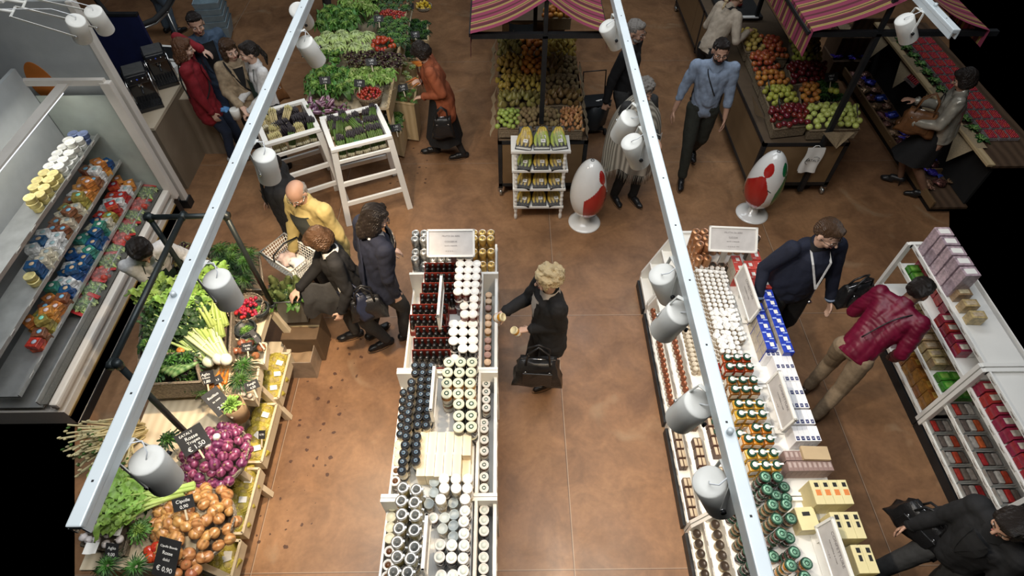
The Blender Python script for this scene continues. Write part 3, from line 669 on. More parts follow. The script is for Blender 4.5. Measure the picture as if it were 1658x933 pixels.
for gi, (colr, rws) in enumerate(grp):
 for r, (py, xs) in enumerate(rws):
  for c, px in enumerate(xs):
   p = P(px - 2, py, TZ + .234)
   if gi == 3 and r == 0 and c == 0: py2 = 701; p = P(1199, 701, TZ + .12); n = 1
   else: n = 2
   stack(Sq[colr], '', p.x, p.y, ZC, .116, n, f"square {colr} jam jar, {ORD[gi]} clip-lid block, {('far', 'near')[r]} row, {('aisle side', 'middle', 'sign side')[c]}", 'square jam jars with green clip lids', grot=0, jit=.0008)
LOGO = mat('lid_logo_print', (.03, .16, .09), .35, scale=90, col2=(.36, .60, .46))
def lg(gl, nm):
 return jar('jam_jar', nm, .037, .072, gl, LID_G, LAB_K if gl is G_BR else None, lidh=.016, neck=1.0, ring=LID_G, centre=LOGO)
Lg = {'purple': lg(G_PUR, 'dark purple jam jar'), 'brown': lg(G_BR, 'brown chestnut spread jar'), 'orange': lg(G_OR, 'orange marmalade jar'), 'red': lg(G_RED, 'dark red jam jar')}
for i, (px, py, n, k) in enumerate([(1239.5, 771.5, 4, 'purple'), (1260, 772, 3, 'purple'), (1270.5, 788, 1, 'purple'), (1243, 792, 4, 'purple'), (1257.5, 801.5, 2, 'brown'), (1274, 806, 1, 'brown'), (1251.5, 816.7, 4, 'brown'), (1273.8, 816, 3, 'brown'), (1258.4, 840, 4, 'brown'), (1281.5, 839, 2, 'brown'),
         (1266, 864, 4, 'red'), (1279, 870.8, 2, 'red'), (1253, 900.8, 1, 'brown'), (1286.7, 894, 3, 'red'), (1281.5, 915, 4, 'orange'), (1307, 912, 2, 'orange'), (1304, 934, 3, 'orange')]):
 p = P(px, py, ZC + n * .0724); stack(Lg[k], '', p.x, p.y, ZC, .072, n, f"{k} jam jar, patterned lid, {ORD[i]} stack after clip-lid jars", 'jam jars with green patterned lids', jit=.001)
G_COP = mat('copper_jar', (.22, .065, .025), .2, var=.6, scale=25, rnd=.2, coat=.6)
jm = jar('tomato_jar', 'small reddish jar on a step shelf', .026, .075, G_COP, mat('lid_rust', (.28, .10, .05), .3, .5, var=.2), LAB_W, lidh=.014, neck=1.0)
for tr, (x, z) in enumerate(((1.468, .131), (1.545, .361))):
 for k in range(22):
  y = 3.18 - k * .055
  if tr == 1 and k > 19: break
  if y < 2.39: break
  jm.put((x + random.uniform(-.004, .004), y, z), random.uniform(0, 6), f"small reddish jar on the {('lowest', 'second')[tr]} step, {ORD[k]} from the copper can end", 'small reddish jars on the steps')
for k in range(6):
 jm.put((1.468, 3.545 - k * .055, .131), 0, f"small reddish jar on the lowest step by the far side panel, {ORD[k]}", 'small reddish jars on the steps')
jk = jar('paste_jar', 'small beige jar on third step', .022, .045, mat('beige_jar', (.55, .46, .34), .5, var=.3, scale=40, rnd=.1), mat('lid_beige', (.62, .55, .44), .4), lidh=.012, neck=1.0)
for r in range(16):
 for c in range(2):
  for k in range(2):
   y = 3.30 - r * .047
   jk.put((1.598 + c * .044, y, .561 + k * .0454), 0, f"small beige jar on the third step, {ORD[r]} row from the cans, {('outer', 'inner')[c]}, {('below', 'on top')[k]}", 'small beige jars on the third step')
def packet_proto():
 t = thing('food_packet', 'slim upright packet', 'packet'); b = MB(); b.box((0, 0, .04), (.03, .075, .08), mat('brown_packet', (.10, .05, .03), .5, var=.4, scale=30, rnd=.2), bev=.002); b.build('box_body', t)
 l = MB(); l.box((0, 0, .0808), (.022, .06, .001), mat('packet_label', (.50, .42, .30), .6, var=.2)); l.build('top_label', t); return t
pk = Proto(packet_proto)
for tr, (x, z) in enumerate(((1.455, .131), (1.535, .361), (1.613, .561))):
 for k in range(10):
  for q in range(2):
   y = 2.27 - k * .082
   if (k + tr * 3) % 7 == 5: continue
   pk.put((x + q * .032 - .006, y, z), random.uniform(-.06, .06), f"slim brown packet on the {('lowest', 'second', 'third')[tr]} step, {ORD[k]} from the panel, {('outer', 'inner')[q]}", 'slim brown packets on the steps')
jsq = jar('clip_jar', 'square green-lidded jar', .034, .10, G_DK, LID_G, None, lidh=.016, square=True, tab=LID_W)
for k in range(4):
 jsq.put((1.645, 2.27 - k * .085, .561), 0, f"dark square jar with green clip lid behind the rail, {ORD[k]} from the panel", 'square jars on the third step')
jq = jar('pickle_jar', 'small clear jar with dark lid', .032, .07, G_PALE, mat('lid_dark_brown', (.05, .035, .025), .35, var=.3), LAB_K, lidh=.016, neck=1.0)
for tr, (x, z) in enumerate(((1.462, .131), (1.545, .361))):
 for k in range(11):
  y = 1.375 - k * .073
  jq.put((x + .002, y, z), random.uniform(0, 6), f"dark-lidded small pale jar on the {('lowest', 'second')[tr]} step nearest the viewer, {ORD[k]} from the panel", 'dark lidded pale jars on the steps')
for i, (px, py, k) in enumerate([(1182, 812, 'purple'), (1186, 828, 'purple'), (1188, 850, 'brown'), (1192, 873, 'brown'), (1199, 893, 'purple'), (1206, 915, 'purple'), (1213, 938, 'purple')]):
 p = P(px, py, .561 + 3 * .0724); stack(Lg[k], '', 1.612, p.y, .561, .072, 3, f"{k} patterned-lid jam jar on third step, {ORD[i]} stack", 'jam jars stacked on the third step')
def pbox(name, label, w_, l_, h_, m, win=None, stick=None, face=None, cat='box'):
 def f():
  t = thing(name, label, cat); b = MB(); b.box((0, 0, h_ / 2), (w_, l_, h_), m, bev=.0015); b.build('box_body', t)
  if face: f_ = MB(); f_.box((-w_ / 2 - .0005, 0, h_ / 2), (.001, l_ * .96, h_ * .96), face); f_.build('side_print', t)
  if stick:
   s = MB(); s.box((stick[0] * w_, stick[1] * l_, h_ + .0006), (stick[2] * w_, stick[3] * l_, .0012), stick[4]); s.build('sticker', t)
  if win:
   for wx, wy, ww, wl, mm in win:
    s = MB(); s.box((wx * w_, wy * l_, h_ + .0006), (ww * w_, wl * l_, .0012), mm); s.build('printed_panel', t)
  return t
 return Proto(f)
BRED = mat('red_carton', (.55, .06, .045), .45, var=.12, scale=30); BBLUE = mat('blue_carton', (.02, .05, .42), .4, var=.25, scale=30); BGREY = mat('beige_side_print', (.48, .42, .34), .6, var=.2, scale=40); NAVY = mat('navy_print', (.02, .03, .14), .4, var=.2)
bw, bl = .082, .104
rb = pbox('cracker_box', 'red carton', bw, bl, .10, BRED, stick=(.12, .05, .38, .36, PAPER), face=BGREY, win=[(-.2, -.3, .4, .1, mat('pink_print', (.7, .35, .3), .5))])
k = 0
for r, n0 in enumerate((1, 0, 0, 0)):
 for c in range(n0, 2):
  p = P(1240 + r * 1.6, 414 + r * 15.2, 1.0)
  for lv in range(2): rb.put((2.17 + c * (bw + .003), p.y, ZC + lv * .1005), random.uniform(-.03, .03), f"red carton, {ORD[r]} row from the copper cans, {('sign side', 'outer side')[c]}, {('lower', 'upper')[lv]}", 'red cartons')
for r in range(2):
 for lv in range(2): rb.put((2.07, P(1200, 421 + r * 13, 1.0).y, ZC + lv * .1005), 0, f"red carton behind the sign, {('far', 'near')[r]} one, {('lower', 'upper')[lv]}", 'red cartons')
bb = pbox('biscuit_box', 'blue carton', .088, .092, .10, BBLUE, stick=(.1, .0, .36, .42, PAPER), face=BGREY, win=[(-.25, .3, .35, .12, mat('pale_blue_print', (.45, .55, .8), .5)), (.25, -.36, .4, .1, mat('pale_blue_print', (.45, .55, .8)))])
for c in range(2):
 for r in range(7 if c else 5):
  py = (476 + r * 14.6) if c else (498 + r * 15.0)
  p = P(1240, py, 1.0)
  x = 2.245 if c else 2.12
  for lv in range(2): bb.put((x, p.y, ZC + lv * .1005), random.uniform(-.03, .03), f"blue carton in the {('sign-side', 'outer')[c]} column, {ORD[r]} from the red cartons, {('lower', 'upper')[lv]}", 'blue cartons')
wbx = pbox('rice_box', 'white carton', .036, .118, .075, mat('white_carton', (.86, .85, .86), .4, var=.03), win=[(0, -.32, .62, .26, NAVY), (0, -.32, .3, .1, PAPER)])
for r, (py, nc, xa) in enumerate([(572, 5, 2.10), (592, 4, 2.145), (612, 4, 2.145), (634, 4, 2.145), (655, 5, 2.11), (681, 5, 2.11), (708, 5, 2.11)]):
 p = P(1280, py - 6, .955)
 for c in range(nc):
  for lv in range(2): wbx.put((xa + c * .0375, p.y, ZC + lv * .0755), 0, f"white carton with navy window, {ORD[r]} row from the blue cartons, {ORD[c]} across, {('lower', 'upper')[lv]}", 'white cartons with navy windows')
fb = pbox('flat_carton', 'flat tan cardboard box', .19, .10, .03, mat('tan_carton', (.50, .37, .22), .6, var=.06)); p = P(1307, 733, .98); fb.put((2.19, p.y, ZC + .145), -.04, 'flat tan carton lying on top of the purple-brown packs at the table edge')
pb = pbox('tea_box', 'purple-brown pack', .034, .072, .07, mat('mauve_pack', (.28, .19, .17), .55, var=.1), win=[(0, .1, .5, .5, mat('mauve_print', (.45, .36, .33), .5))])
for r in range(2):
 for c in range(9 if r else 6):
  p = P(1280, 738 + r * 17, .94)
  for lv in range(2): pb.put((1.995 + c * .0355, p.y, ZC + lv * .0705), 0, f"purple-brown pack beside the last clip-lid jars, {('far', 'near')[r]} row, {ORD[c]} across, {('lower', 'upper')[lv]}", 'purple brown packs')
YEL = mat('cream_yellow_carton', (.74, .65, .36), .5, var=.06, rnd=.03); ORG = mat('orange_print', (.75, .25, .07), .5, var=.15)
yb_ = pbox('pasta_box', 'tall cream-yellow carton', .062, .165, .20, YEL, win=[(.12, .30, .42, .18, INK), (.12, -.02, .55, .24, ORG)], face=mat('yellow_side', (.62, .52, .27), .6, var=.1)); yb2 = pbox('pasta_box', 'tall cream-yellow carton', .062, .17, .20, YEL, win=[(.12, .30, .42, .18, INK), (.1, .02, .34, .22, INK)], face=mat('yellow_side', (.62, .52, .27)))
for r, (py, n, pr) in enumerate([(797, 4, yb_), (851, 3, yb2), (906, 2, yb2), (960, 2, yb2)]):
 p = P(1330, py, 1.0)
 for c in range(n):
  pr.put((2.285 - (n - 1 - c) * .0635 - .0, p.y, ZC), 0, f"cream-yellow carton, {ORD[r]} row below the purple-brown packs, {ORD[c]} across", 'cream yellow cartons')
yl = pbox('pasta_box', 'low cream-yellow carton', .13, .15, .12, YEL, face=mat('yellow_side', (.62, .52, .27)), win=[(.0, .2, .4, .18, INK)])
p = P(1272, 840, .92); yl.put((2.01, p.y, ZC), .05, 'low cream-yellow carton on its side behind the nearest sign')
cc = P(1187, 388, 1.25); sign('white framed sign on a post above the copper cans', (cc.x, cc.y, 1.25), .42, .225, Matrix.Rotation(R(-4), 3, 'Z') @ Matrix.Rotation(R(38), 3, 'X'), [('FRUTTA DA BERE', .020, .058), ('SUCCHI', .022, .015), ('succhi e bevande', .016, -.018), ('- o o o o  ==', .02, -.062)], post=(.0, .05, .50))
for px, ya, yb2_, lab, x in [(1206, 425, 500, 'white framed sign leaning beside the red cartons', 2.045), (1255, 598, 680, 'white framed sign beside the white cartons', 2.03), (1322, 836, 940, 'grey framed sign beside the cream-yellow cartons', 2.05)]:
 a, b_ = P(px, ya, 1.15), P(px, yb2_, 1.15); L_ = a.y - b_.y; M3 = Matrix(((0, 0, -1), (-1, 0, 0), (0, 1, 0))); M3 = M3 @ Matrix.Rotation(R(-8), 3, 'X')
 s_ = sign(lab, (x, (a.y + b_.y) / 2, 1.04), L_, .205, M3, [('CONFETTURE', .035, .05), ('marmellate e mieli', .02, .0), ('--- o o', .02, -.05)])
 q = MB()
 for sy in (-.12, .12): q.box((.02, sy, -.14), (.012, .02, .176), WHITE)
 q.box((.02, 0, -.224), (.06, .32, .008), WHITE); q.build('stand', s_)
# ================================================================ produce: one of each kind
def fm(n, c, c2=None, r=.38, **k): return mat('fruit_' + n, c, r, col2=c2, scale=k.pop('scale', 14), rnd=k.pop('rnd', .16), **k)
STEM = mat('stem', (.12, .09, .03), .8); LEAFD = mat('leaf_dark', (.018, .055, .012), .55, var=.35, scale=20, rnd=.2); LEAFM = mat('leaf_mid', (.06, .155, .025), .5, var=.45, scale=18, rnd=.18)
LEAFB = mat('leaf_bright', (.19, .33, .06), .5, var=.4, scale=16, rnd=.15); LEAFP = mat('leaf_pale', (.42, .52, .18), .5, var=.25, scale=16, rnd=.12); LEAFPUR = mat('leaf_purple', (.035, .012, .02), .45, var=.4, scale=18, rnd=.2)
LEAFR = mat('leaf_radicchio', (.06, .01, .018), .45, col2=(.10, .10, .04), scale=10, rnd=.2)
def roundfruit(name, cat, label, r, m, flat=.92, dimple=True, stem=True, n=14):
 def f():
  t = thing(name, label, cat); b = MB(); pr = []
  for i in range(9):
   a = -PI / 2 + PI * i / 8; rr = math.cos(a) * r; z = math.sin(a) * r * flat
   if dimple and i == 8: z -= r * .16; rr = .0006
   if dimple and i == 0: z += r * .10; rr = .0006
   if i == 0 and not dimple: rr = .0006
   if i == 8 and not dimple: rr = .0006
   pr.append((max(rr, .0006), z + r * flat))
  b.lathe(pr, m, n); b.build('flesh', t)
  if stem: s = MB(); s.cyl((0, 0, r * flat * 1.82), (r * .12, 0, r * flat * 2.25), r * .05, STEM, 6); s.build('stem', t)
  return t
 return Proto(f)
def pearfruit(name, cat, label, r, L_, m, stem=True):
 def f():
  t = thing(name, label, cat); b = MB()
  b.lathe([(.0006, 0), (r * .55, L_ * .03), (r * .92, L_ * .15), (r, L_ * .32), (r * .86, L_ * .52), (r * .5, L_ * .74), (r * .34, L_ * .9), (.0006, L_ * .97)], m, 14); b.build('flesh', t)
  if stem: s = MB(); s.tube([(0, 0, L_ * .95), (r * .1, 0, L_ * 1.08), (r * .3, 0, L_ * 1.18)], r * .06, STEM, 6); s.build('stem', t)
  return t
 return Proto(f)
A_RED = roundfruit('apple', 'apple', 'dark red apple', .037, fm('dark_red', (.09, .008, .012), (.20, .02, .02), coat=.4, r=.25)); A_CRM = roundfruit('apple', 'apple', 'red apple', .037, fm('red', (.30, .03, .02), (.45, .14, .04), coat=.3))
A_GRN = roundfruit('apple', 'apple', 'yellow-green apple', .039, fm('golden', (.42, .46, .10), (.52, .58, .16), coat=.3, rnd=.08)); A_YEL = roundfruit('apple', 'apple', 'yellow apple', .036, fm('yellow', (.48, .34, .07), (.52, .40, .12)))
A_ORG = roundfruit('peach', 'fruit', 'orange-red fruit', .036, fm('peach', (.45, .13, .03), (.52, .25, .05))); A_LIM = roundfruit('apple', 'apple', 'green-yellow apple', .036, fm('lime', (.30, .36, .05), (.48, .42, .08)))
PEAR_G = pearfruit('pear', 'pear', 'green pear', .036, .10, fm('pear_green', (.17, .15, .045), (.26, .22, .065))); PEAR_Y = pearfruit('pear', 'pear', 'ochre pear', .036, .10, fm('pear_ochre', (.28, .18, .04), (.40, .26, .06)))
PEAR_B = pearfruit('pear', 'pear', 'brown pear', .034, .095, fm('pear_brown', (.14, .085, .035), (.24, .15, .05))); KIWI = roundfruit('kiwi', 'fruit', 'brown kiwi', .028, fm('kiwi', (.16, .11, .05), (.22, .16, .07), r=.8), flat=1.1, dimple=False, stem=False)
LEMON = pearfruit('lemon', 'lemon', 'dull yellow lemon', .032, .08, fm('lemon', (.36, .25, .05), (.44, .32, .07)), stem=False); ORNG = roundfruit('orange', 'orange', 'orange', .038, fm('orange', (.45, .17, .03), (.52, .22, .04)), dimple=False, stem=False)
LIME = roundfruit('lime', 'lime', 'green lime', .03, fm('limefruit', (.20, .27, .05), (.30, .36, .08)), dimple=False, stem=False)
TOM = roundfruit('tomato', 'tomato', 'red tomato', .034, fm('tomato', (.38, .03, .015), (.50, .08, .02), coat=.6, r=.2), flat=.82); TOMS = roundfruit('cherry_tomato', 'tomato', 'small red tomato', .019, fm('cherry', (.30, .015, .012), (.42, .04, .02), coat=.6, r=.2), stem=False)
MUSH = roundfruit('mushroom', 'mushroom', 'pale mushroom', .022, fm('mush', (.55, .48, .38)), flat=.7, dimple=False, stem=False)
def onion(name, label, r, m, m2):
 def f():
  t = thing(name, label, 'onion'); b = MB()
  b.lathe([(.0006, .0), (r * .25, r * .06), (r * .78, r * .28), (r, r * .78), (r * .90, r * 1.20), (r * .50, r * 1.52), (r * .18, r * 1.64), (r * .10, r * 1.80), (.0006, r * 1.84)], m, 16); b.build('bulb', t)
  c = MB()
  for k in range(7): a = k * .9; c.tube([(0, 0, r * 1.75), (math.cos(a) * r * .08, math.sin(a) * r * .08, r * 1.9), (math.cos(a) * r * .22, math.sin(a) * r * .2, r * 2.0)], r * .022, m2, 4)
  c.build('dry_neck', t); q = MB()
  for k in range(8): a = k * .8; q.tube([(0, 0, r * .05), (math.cos(a) * r * .16, math.sin(a) * r * .16, -r * .05)], r * .018, m2, 4)
  q.build('root', t); return t
 return Proto(f)
DRY = mat('dry_skin', (.42, .30, .15), .8)
ON_R = onion('red_onion', 'red onion', .037, fm('red_onion', (.12, .02, .06), (.26, .07, .15), kind='wave', scale=3, stretch=(4, 4, .5), coat=.5, r=.22, rnd=.2), DRY); ON_Y = onion('yellow_onion', 'yellow onion', .040, fm('yellow_onion', (.36, .16, .05), (.55, .29, .11), kind='wave', scale=3, stretch=(4, 4, .5), coat=.4, r=.28, rnd=.14), DRY)
SHAL = pearfruit('shallot', 'shallot', 'orange-brown shallot', .022, .06, fm('shallot', (.34, .15, .06), (.45, .22, .09)), stem=False); GARL = onion('garlic', 'white garlic bulb', .028, fm('garlic', (.62, .58, .56), (.72, .66, .66), rnd=.06), mat('garlic_stem', (.6, .56, .45), .8))
def leafmesh(b, base, d, L_, W_, m, curl=.6, ruf=.12, seed=0, rib=None, nu=4, nv=6, fold=.25):
 d = Vector(d).normalized(); side = d.cross(Vector((0, 0, 1))); side = side.normalized() if side.length > .05 else Vector((1, 0, 0)); n_ = side.cross(d).normalized(); base = Vector(base)
 def f(u, v):
  x = (u - .5) * 2; wv = W_ * math.sin(PI * min(1, .12 + v * .88) ** .8) ** .8 * .5; bend = curl * v * v * L_
  p = base + d * (L_ * v * (1 - .15 * v)) - Vector((0, 0, 1)) * bend + side * x * wv + n_ * (fold * wv * x * x)
  return p + n_ * (math.sin(v * 9 + x * 3 + seed) * ruf * W_ * abs(x) + noise.noise(Vector((x * 3, v * 5, seed * 3.7))) * ruf * W_)
 b.grid(f, nu, nv, m)
 if rib: b.tube([base, base + d * L_ * .35 - Vector((0, 0, curl * .12 * L_)), base + d * L_ * .6 - Vector((0, 0, curl * .36 * L_))], W_ * .05, rib, 5, rs=[W_ * .10, W_ * .06, W_ * .02])
def leafhead(name, label, cat, R_, n, m, m2=None, rib=LEAFP, el=(5, 80), W=.8, curl=.55, ruf=.14, seed=0, L_=1.0, core=None):
 def f():
  rr = random.Random(seed); t = thing(name, label, cat); b = MB(); c = MB()
  for i in range(n):
   q = i / n; e = R(el[0] + (el[1] - el[0]) * q + rr.uniform(-6, 6)); a = i * 2.39996 + rr.uniform(-.2, .2)
   d = Vector((math.cos(a) * math.cos(e), math.sin(a) * math.cos(e), math.sin(e)))
   leafmesh(c if (m2 and q > .55) else b, (math.cos(a) * R_ * .08, math.sin(a) * R_ * .08, R_ * .12), d, R_ * L_ * (1 - .35 * q) * rr.uniform(.85, 1.1), R_ * W * rr.uniform(.8, 1.1) * (1 - .3 * q), m2 if (m2 and q > .55) else m, curl, ruf, rr.uniform(0, 9), rib)
  b.build('outer_leaf', t)['kind'] = 'stuff'
  if c.v: c.build('heart', t)['kind'] = 'stuff'
  return t
 return Proto(f)
LET_G = leafhead('lettuce', 'green lettuce', 'lettuce', .16, 26, LEAFM, LEAFB, seed=1, ruf=.3, W=.75); LET_B = leafhead('lettuce', 'bright green lettuce', 'lettuce', .15, 30, LEAFB, LEAFP, seed=2, ruf=.4, W=.6); LEAFW = mat('leaf_white_green', (.50, .60, .30), .5, var=.25, scale=14, rnd=.1)
ENDIVE = leafhead('endive', 'pale curly endive', 'lettuce', .17, 60, LEAFP, LEAFW, W=.20, ruf=.6, seed=3, curl=.8)
ROMAINE = leafhead('romaine', 'upright green romaine', 'lettuce', .15, 16, LEAFM, LEAFB, el=(30, 85), W=.5, seed=4, curl=.2); RADIC = leafhead('radicchio', 'dark purple radicchio', 'radicchio', .11, 16, LEAFR, LEAFPUR, seed=5, curl=.3); SPIN = leafhead('spinach_bunch', 'dark green spinach bunch', 'spinach', .13, 26, LEAFD, LEAFM, W=.45, seed=6)
HERB = leafhead('herb_bunch', 'dark green herb bunch', 'herbs', .12, 70, LEAFD, LEAFM, W=.16, ruf=.8, seed=7, el=(10, 85), curl=.4, rib=None); DILL = leafhead('dill_bunch', 'feathery dark herb bunch', 'herbs', .15, 110, LEAFD, LEAFM, W=.05, ruf=.9, seed=8, el=(5, 70), curl=.5, rib=None)
PARS = leafhead('parsley_bunch', 'mid green parsley bunch', 'herbs', .11, 80, LEAFM, LEAFB, W=.18, ruf=.9, seed=9, el=(10, 88), curl=.3, rib=None)
ROCKET = leafhead('green_bean_pile', 'heap of thin green leaves', 'leaves', .07, 60, LEAFM, LEAFB, W=.12, seed=10, el=(0, 80), curl=.5, rib=None); BASIL = leafhead('potted_basil', 'bright small-leaved basil', 'plant', .09, 46, LEAFB, LEAFB, W=.34, seed=11, el=(10, 88), curl=.25, rib=None)
def celery_f(seed=0, L_=.46, leaf=LEAFB, stalk=None, bulb=None, nm='celery', lb='celery', n=12, spread=.10, lw=.09):
 stalk = stalk or mat('celery_stalk', (.38, .50, .14), .5, var=.2, rnd=.1)
 def f():
  rr = random.Random(seed); t = thing(nm, lb, 'celery' if bulb is None else 'vegetable'); b = MB(); c = MB()
  for i in range(n):
   a = 2 * PI * i / n; r0 = .022 if i % 2 else .012; tipx = rr.uniform(-1, 1) * spread; tipz = rr.uniform(.0, 1) * spread
   p0 = Vector((math.cos(a) * r0, 0, math.sin(a) * r0 + .03)); p1 = Vector((math.cos(a) * r0 * 1.6 + tipx * .3, L_ * .5, math.sin(a) * r0 + .035 + tipz * .3)); p2 = Vector((tipx, L_ * .78, .04 + tipz))
   b.tube([p0, p1, p2], .008, stalk, 6, rs=[.015, .012, .006])
   for k in range(10):
    a2 = rr.uniform(0, 6.3); d = Vector((math.cos(a2) * .8, .6 + rr.uniform(-.3, .5), .5 * math.sin(a2) + .25)); leafmesh(c, p2 * (.8 + .05 * k) + Vector((0, 0, 0)), d, lw * rr.uniform(.8, 1.3), lw * .55, leaf, .4, .3, rr.uniform(0, 9), None, 3, 4)
  b.build('stalk', t); c.build('leaf', t)['kind'] = 'stuff'
  if bulb: q = MB(); q.ell((0, 0, .035), (.045, .05, .038), bulb, 16, 10); q.build('bulb', t)
  tb = MB(); tb.tube([(math.cos(a) * .036, L_ * .3, .035 + math.sin(a) * .030) for a in [2 * PI * i / 14 for i in range(14)]], .003, PAPER, 5, closed=True); tb.build('tie', t)
  return t
 return Proto(f)
CEL = celery_f(1, .46); FENN = celery_f(2, .40, LEAFD, mat('fennel_stalk', (.34, .46, .16), .5), mat('fennel_bulb', (.66, .70, .52), .4, var=.1), 'fennel', 'fennel', 9, .12, .04); LEEK = celery_f(3, .5, LEAFD, mat('leek_stalk', (.55, .62, .34), .5), mat('leek_root', (.72, .70, .58), .5), 'leek', 'leek', 8, .06, .10)
STICK = mat('dry_stalk', (.62, .54, .30), .7, var=.2)
def cardoon():
 rr = random.Random(4); t = thing('puntarelle_bunch', 'bundle of pale dry stalks', 'vegetable'); b = MB(); c = MB()
 for i in range(64):
  a, e = rr.uniform(0, 6.28), rr.uniform(.0, .42); L_ = rr.uniform(.30, .44); d = Vector((math.sin(e) * math.cos(a), math.sin(e) * math.sin(a), math.cos(e))); p0 = Vector((math.cos(a), math.sin(a), 0)) * rr.uniform(0, .05)
  b.tube([p0, p0 + d * L_ * .6, p0 + d * L_ + Vector((rr.uniform(-.02, .02), rr.uniform(-.02, .02), 0))], .0062, STICK, 5); c.ell(p0 + d * L_, (.008, .008, .014), STICK if i % 3 else LEAFM, 6, 4)
 b.build('stalk', t); c.build('tip', t)['kind'] = 'stuff'; return t
CARD_ = Proto(cardoon)
ASP = mat('asparagus', (.085, .15, .03), .5, var=.3, scale=25, rnd=.15); ASPT = mat('asparagus_tip', (.035, .03, .035), .6, var=.4, scale=60); ASPW = mat('asparagus_foot', (.52, .48, .34), .6); BANDG = mat('green_band', (.02, .32, .18), .4)
def aspf(m=ASP, tip=ASPT, L_=.24, band=True, nm='asparagus_bundle', lb='asparagus bundle', R0=.042):
 def f():
  rr = random.Random(5); t = thing(nm, lb, 'asparagus'); b = MB(); c = MB(); w_ = MB(); k = 0
  for ring, n in ((0, 1), (.4, 6), (.8, 11)):
   for i in range(n):
    a = 2 * PI * i / n + ring; x, y = math.cos(a) * R0 * ring, math.sin(a) * R0 * ring; LL = L_ * rr.uniform(.92, 1.05); tx, ty = x * 1.15, y * 1.15
    w_.cyl((x, y, 0), (x, y, L_ * .15), .0075, ASPW, 7); b.cyl((x, y, L_ * .15), (tx, ty, LL * .80), .0072, m, 7, r2=.0058); c.lathe([(.006, 0), (.0092, L_ * .06), (.0075, L_ * .14), (.001, L_ * .22)], tip, 7, (tx, ty, LL * .78))
  w_.build('foot', t); b.build('spear', t); c.build('tip', t)
  if band:
   for z in (.30, .55): q = MB(); q.lathe([(R0 * .98, -.007), (R0 * 1.0, 0), (R0 * .98, .007)], BANDG if z > .5 else PAPER, 18, (0, 0, L_ * z), cap=False); q.build('band', t)
  return t
 return Proto(f)
ASPG = aspf(band=False, L_=.27); ASPB = aspf(L_=.27); ASPD = aspf(mat('asparagus_purple', (.03, .022, .03), .5, var=.4), ASPT, .22, False, 'asparagus_bundle', 'dark purple asparagus bundle', .045); STRAW = aspf(mat('straw', (.55, .46, .24), .7, var=.2), mat('straw_tip', (.5, .44, .2), .7), .22, False, 'straw_bundle', 'pale straw-coloured bundle', .04)
def artich():
 t = thing('artichoke', 'green artichoke', 'artichoke'); b = MB(); m = mat('artichoke', (.10, .15, .05), .6, col2=(.22, .26, .10), scale=30, rnd=.15)
 for j in range(6):
  for i in range(9):
   a = 2 * PI * (i + .5 * (j % 2)) / 9; z = .01 + j * .013; r = .034 - j * .0035; d = Vector((math.cos(a) * (.55 - .08 * j), math.sin(a) * (.55 - .08 * j), 1)); leafmesh(b, (math.cos(a) * r, math.sin(a) * r, z), d, .040, .034, m, -.1, .05, j, None, 2, 3)
 b.ell((0, 0, .035), (.03, .03, .034), m, 10, 6); b.build('head', t); s = MB(); s.tube([(0, 0, .01), (.01, 0, -.05), (.03, 0, -.10)], .008, m, 6); s.build('stalk', t)
 l = MB()
 for i in range(3): a = i * 2.1; leafmesh(l, (.02, 0, -.06), (math.cos(a), math.sin(a), .3), .17, .06, LEAFM, .5, .3, i, LEAFP, 3, 6)
 l.build('leaf', t)['kind'] = 'stuff'; return t
ARTI = Proto(artich)
def auberg():
 t = thing('aubergine', 'purple and white aubergine', 'aubergine'); b = MB(); b.lathe([(.0006, 0), (.025, .012), (.036, .05), (.030, .09), (.018, .125), (.010, .14)], mat('aubergine', (.06, .008, .035), .22, kind='wave', scale=2.0, col2=(.42, .26, .34), stretch=(5, 5, .3), rnd=.3, coat=.5), 16); b.build('flesh', t)
 c = MB(); c.lathe([(.020, .118), (.016, .134), (.006, .142), (.005, .165), (.0006, .166)], LEAFM, 10); c.build('calyx', t); return t
AUB = Proto(auberg)
def carrot():
 t = thing('carrot', 'orange carrot', 'carrot'); b = MB(); b.lathe([(.0006, 0), (.006, .02), (.014, .10), (.017, .15), (.008, .162)], fm('carrot', (.52, .15, .02), (.60, .22, .04)), 12); b.build('root', t); s = MB()
 for i in range(5): s.tube([(0, 0, .155), (.01 * math.cos(i * 1.3), .01 * math.sin(i * 1.3), .20), (.04 * math.cos(i * 1.3), .04 * math.sin(i * 1.3), .24)], .002, LEAFM, 4)
 s.build('stem', t); return t
CARR = Proto(carrot)
def radish():
 t = thing('radish_bunch', 'red radish bunch', 'radish'); rr = random.Random(3)
 for i in range(9): b = MB(); b.ell((rr.uniform(-.05, .05), rr.uniform(-.05, .05), rr.uniform(.01, .045)), .017, fm('radish', (.32, .01, .03), (.45, .03, .06), coat=.4), 10, 8); b.build('root', t)
 return t
RADI = Proto(radish)
def zucc():
 t = thing('zucchini', 'green zucchini', 'zucchini'); b = MB(); b.tube([(0, 0, .02), (.04, .005, .021), (.10, .0, .021), (.17, -.01, .02), (.20, -.01, .02)], .02, fm('zucchini', (.05, .12, .03), (.20, .30, .12), kind='wave', scale=6), 12, rs=[.012, .02, .021, .016, .007]); b.build('flesh', t); return t
ZUC = Proto(zucc)
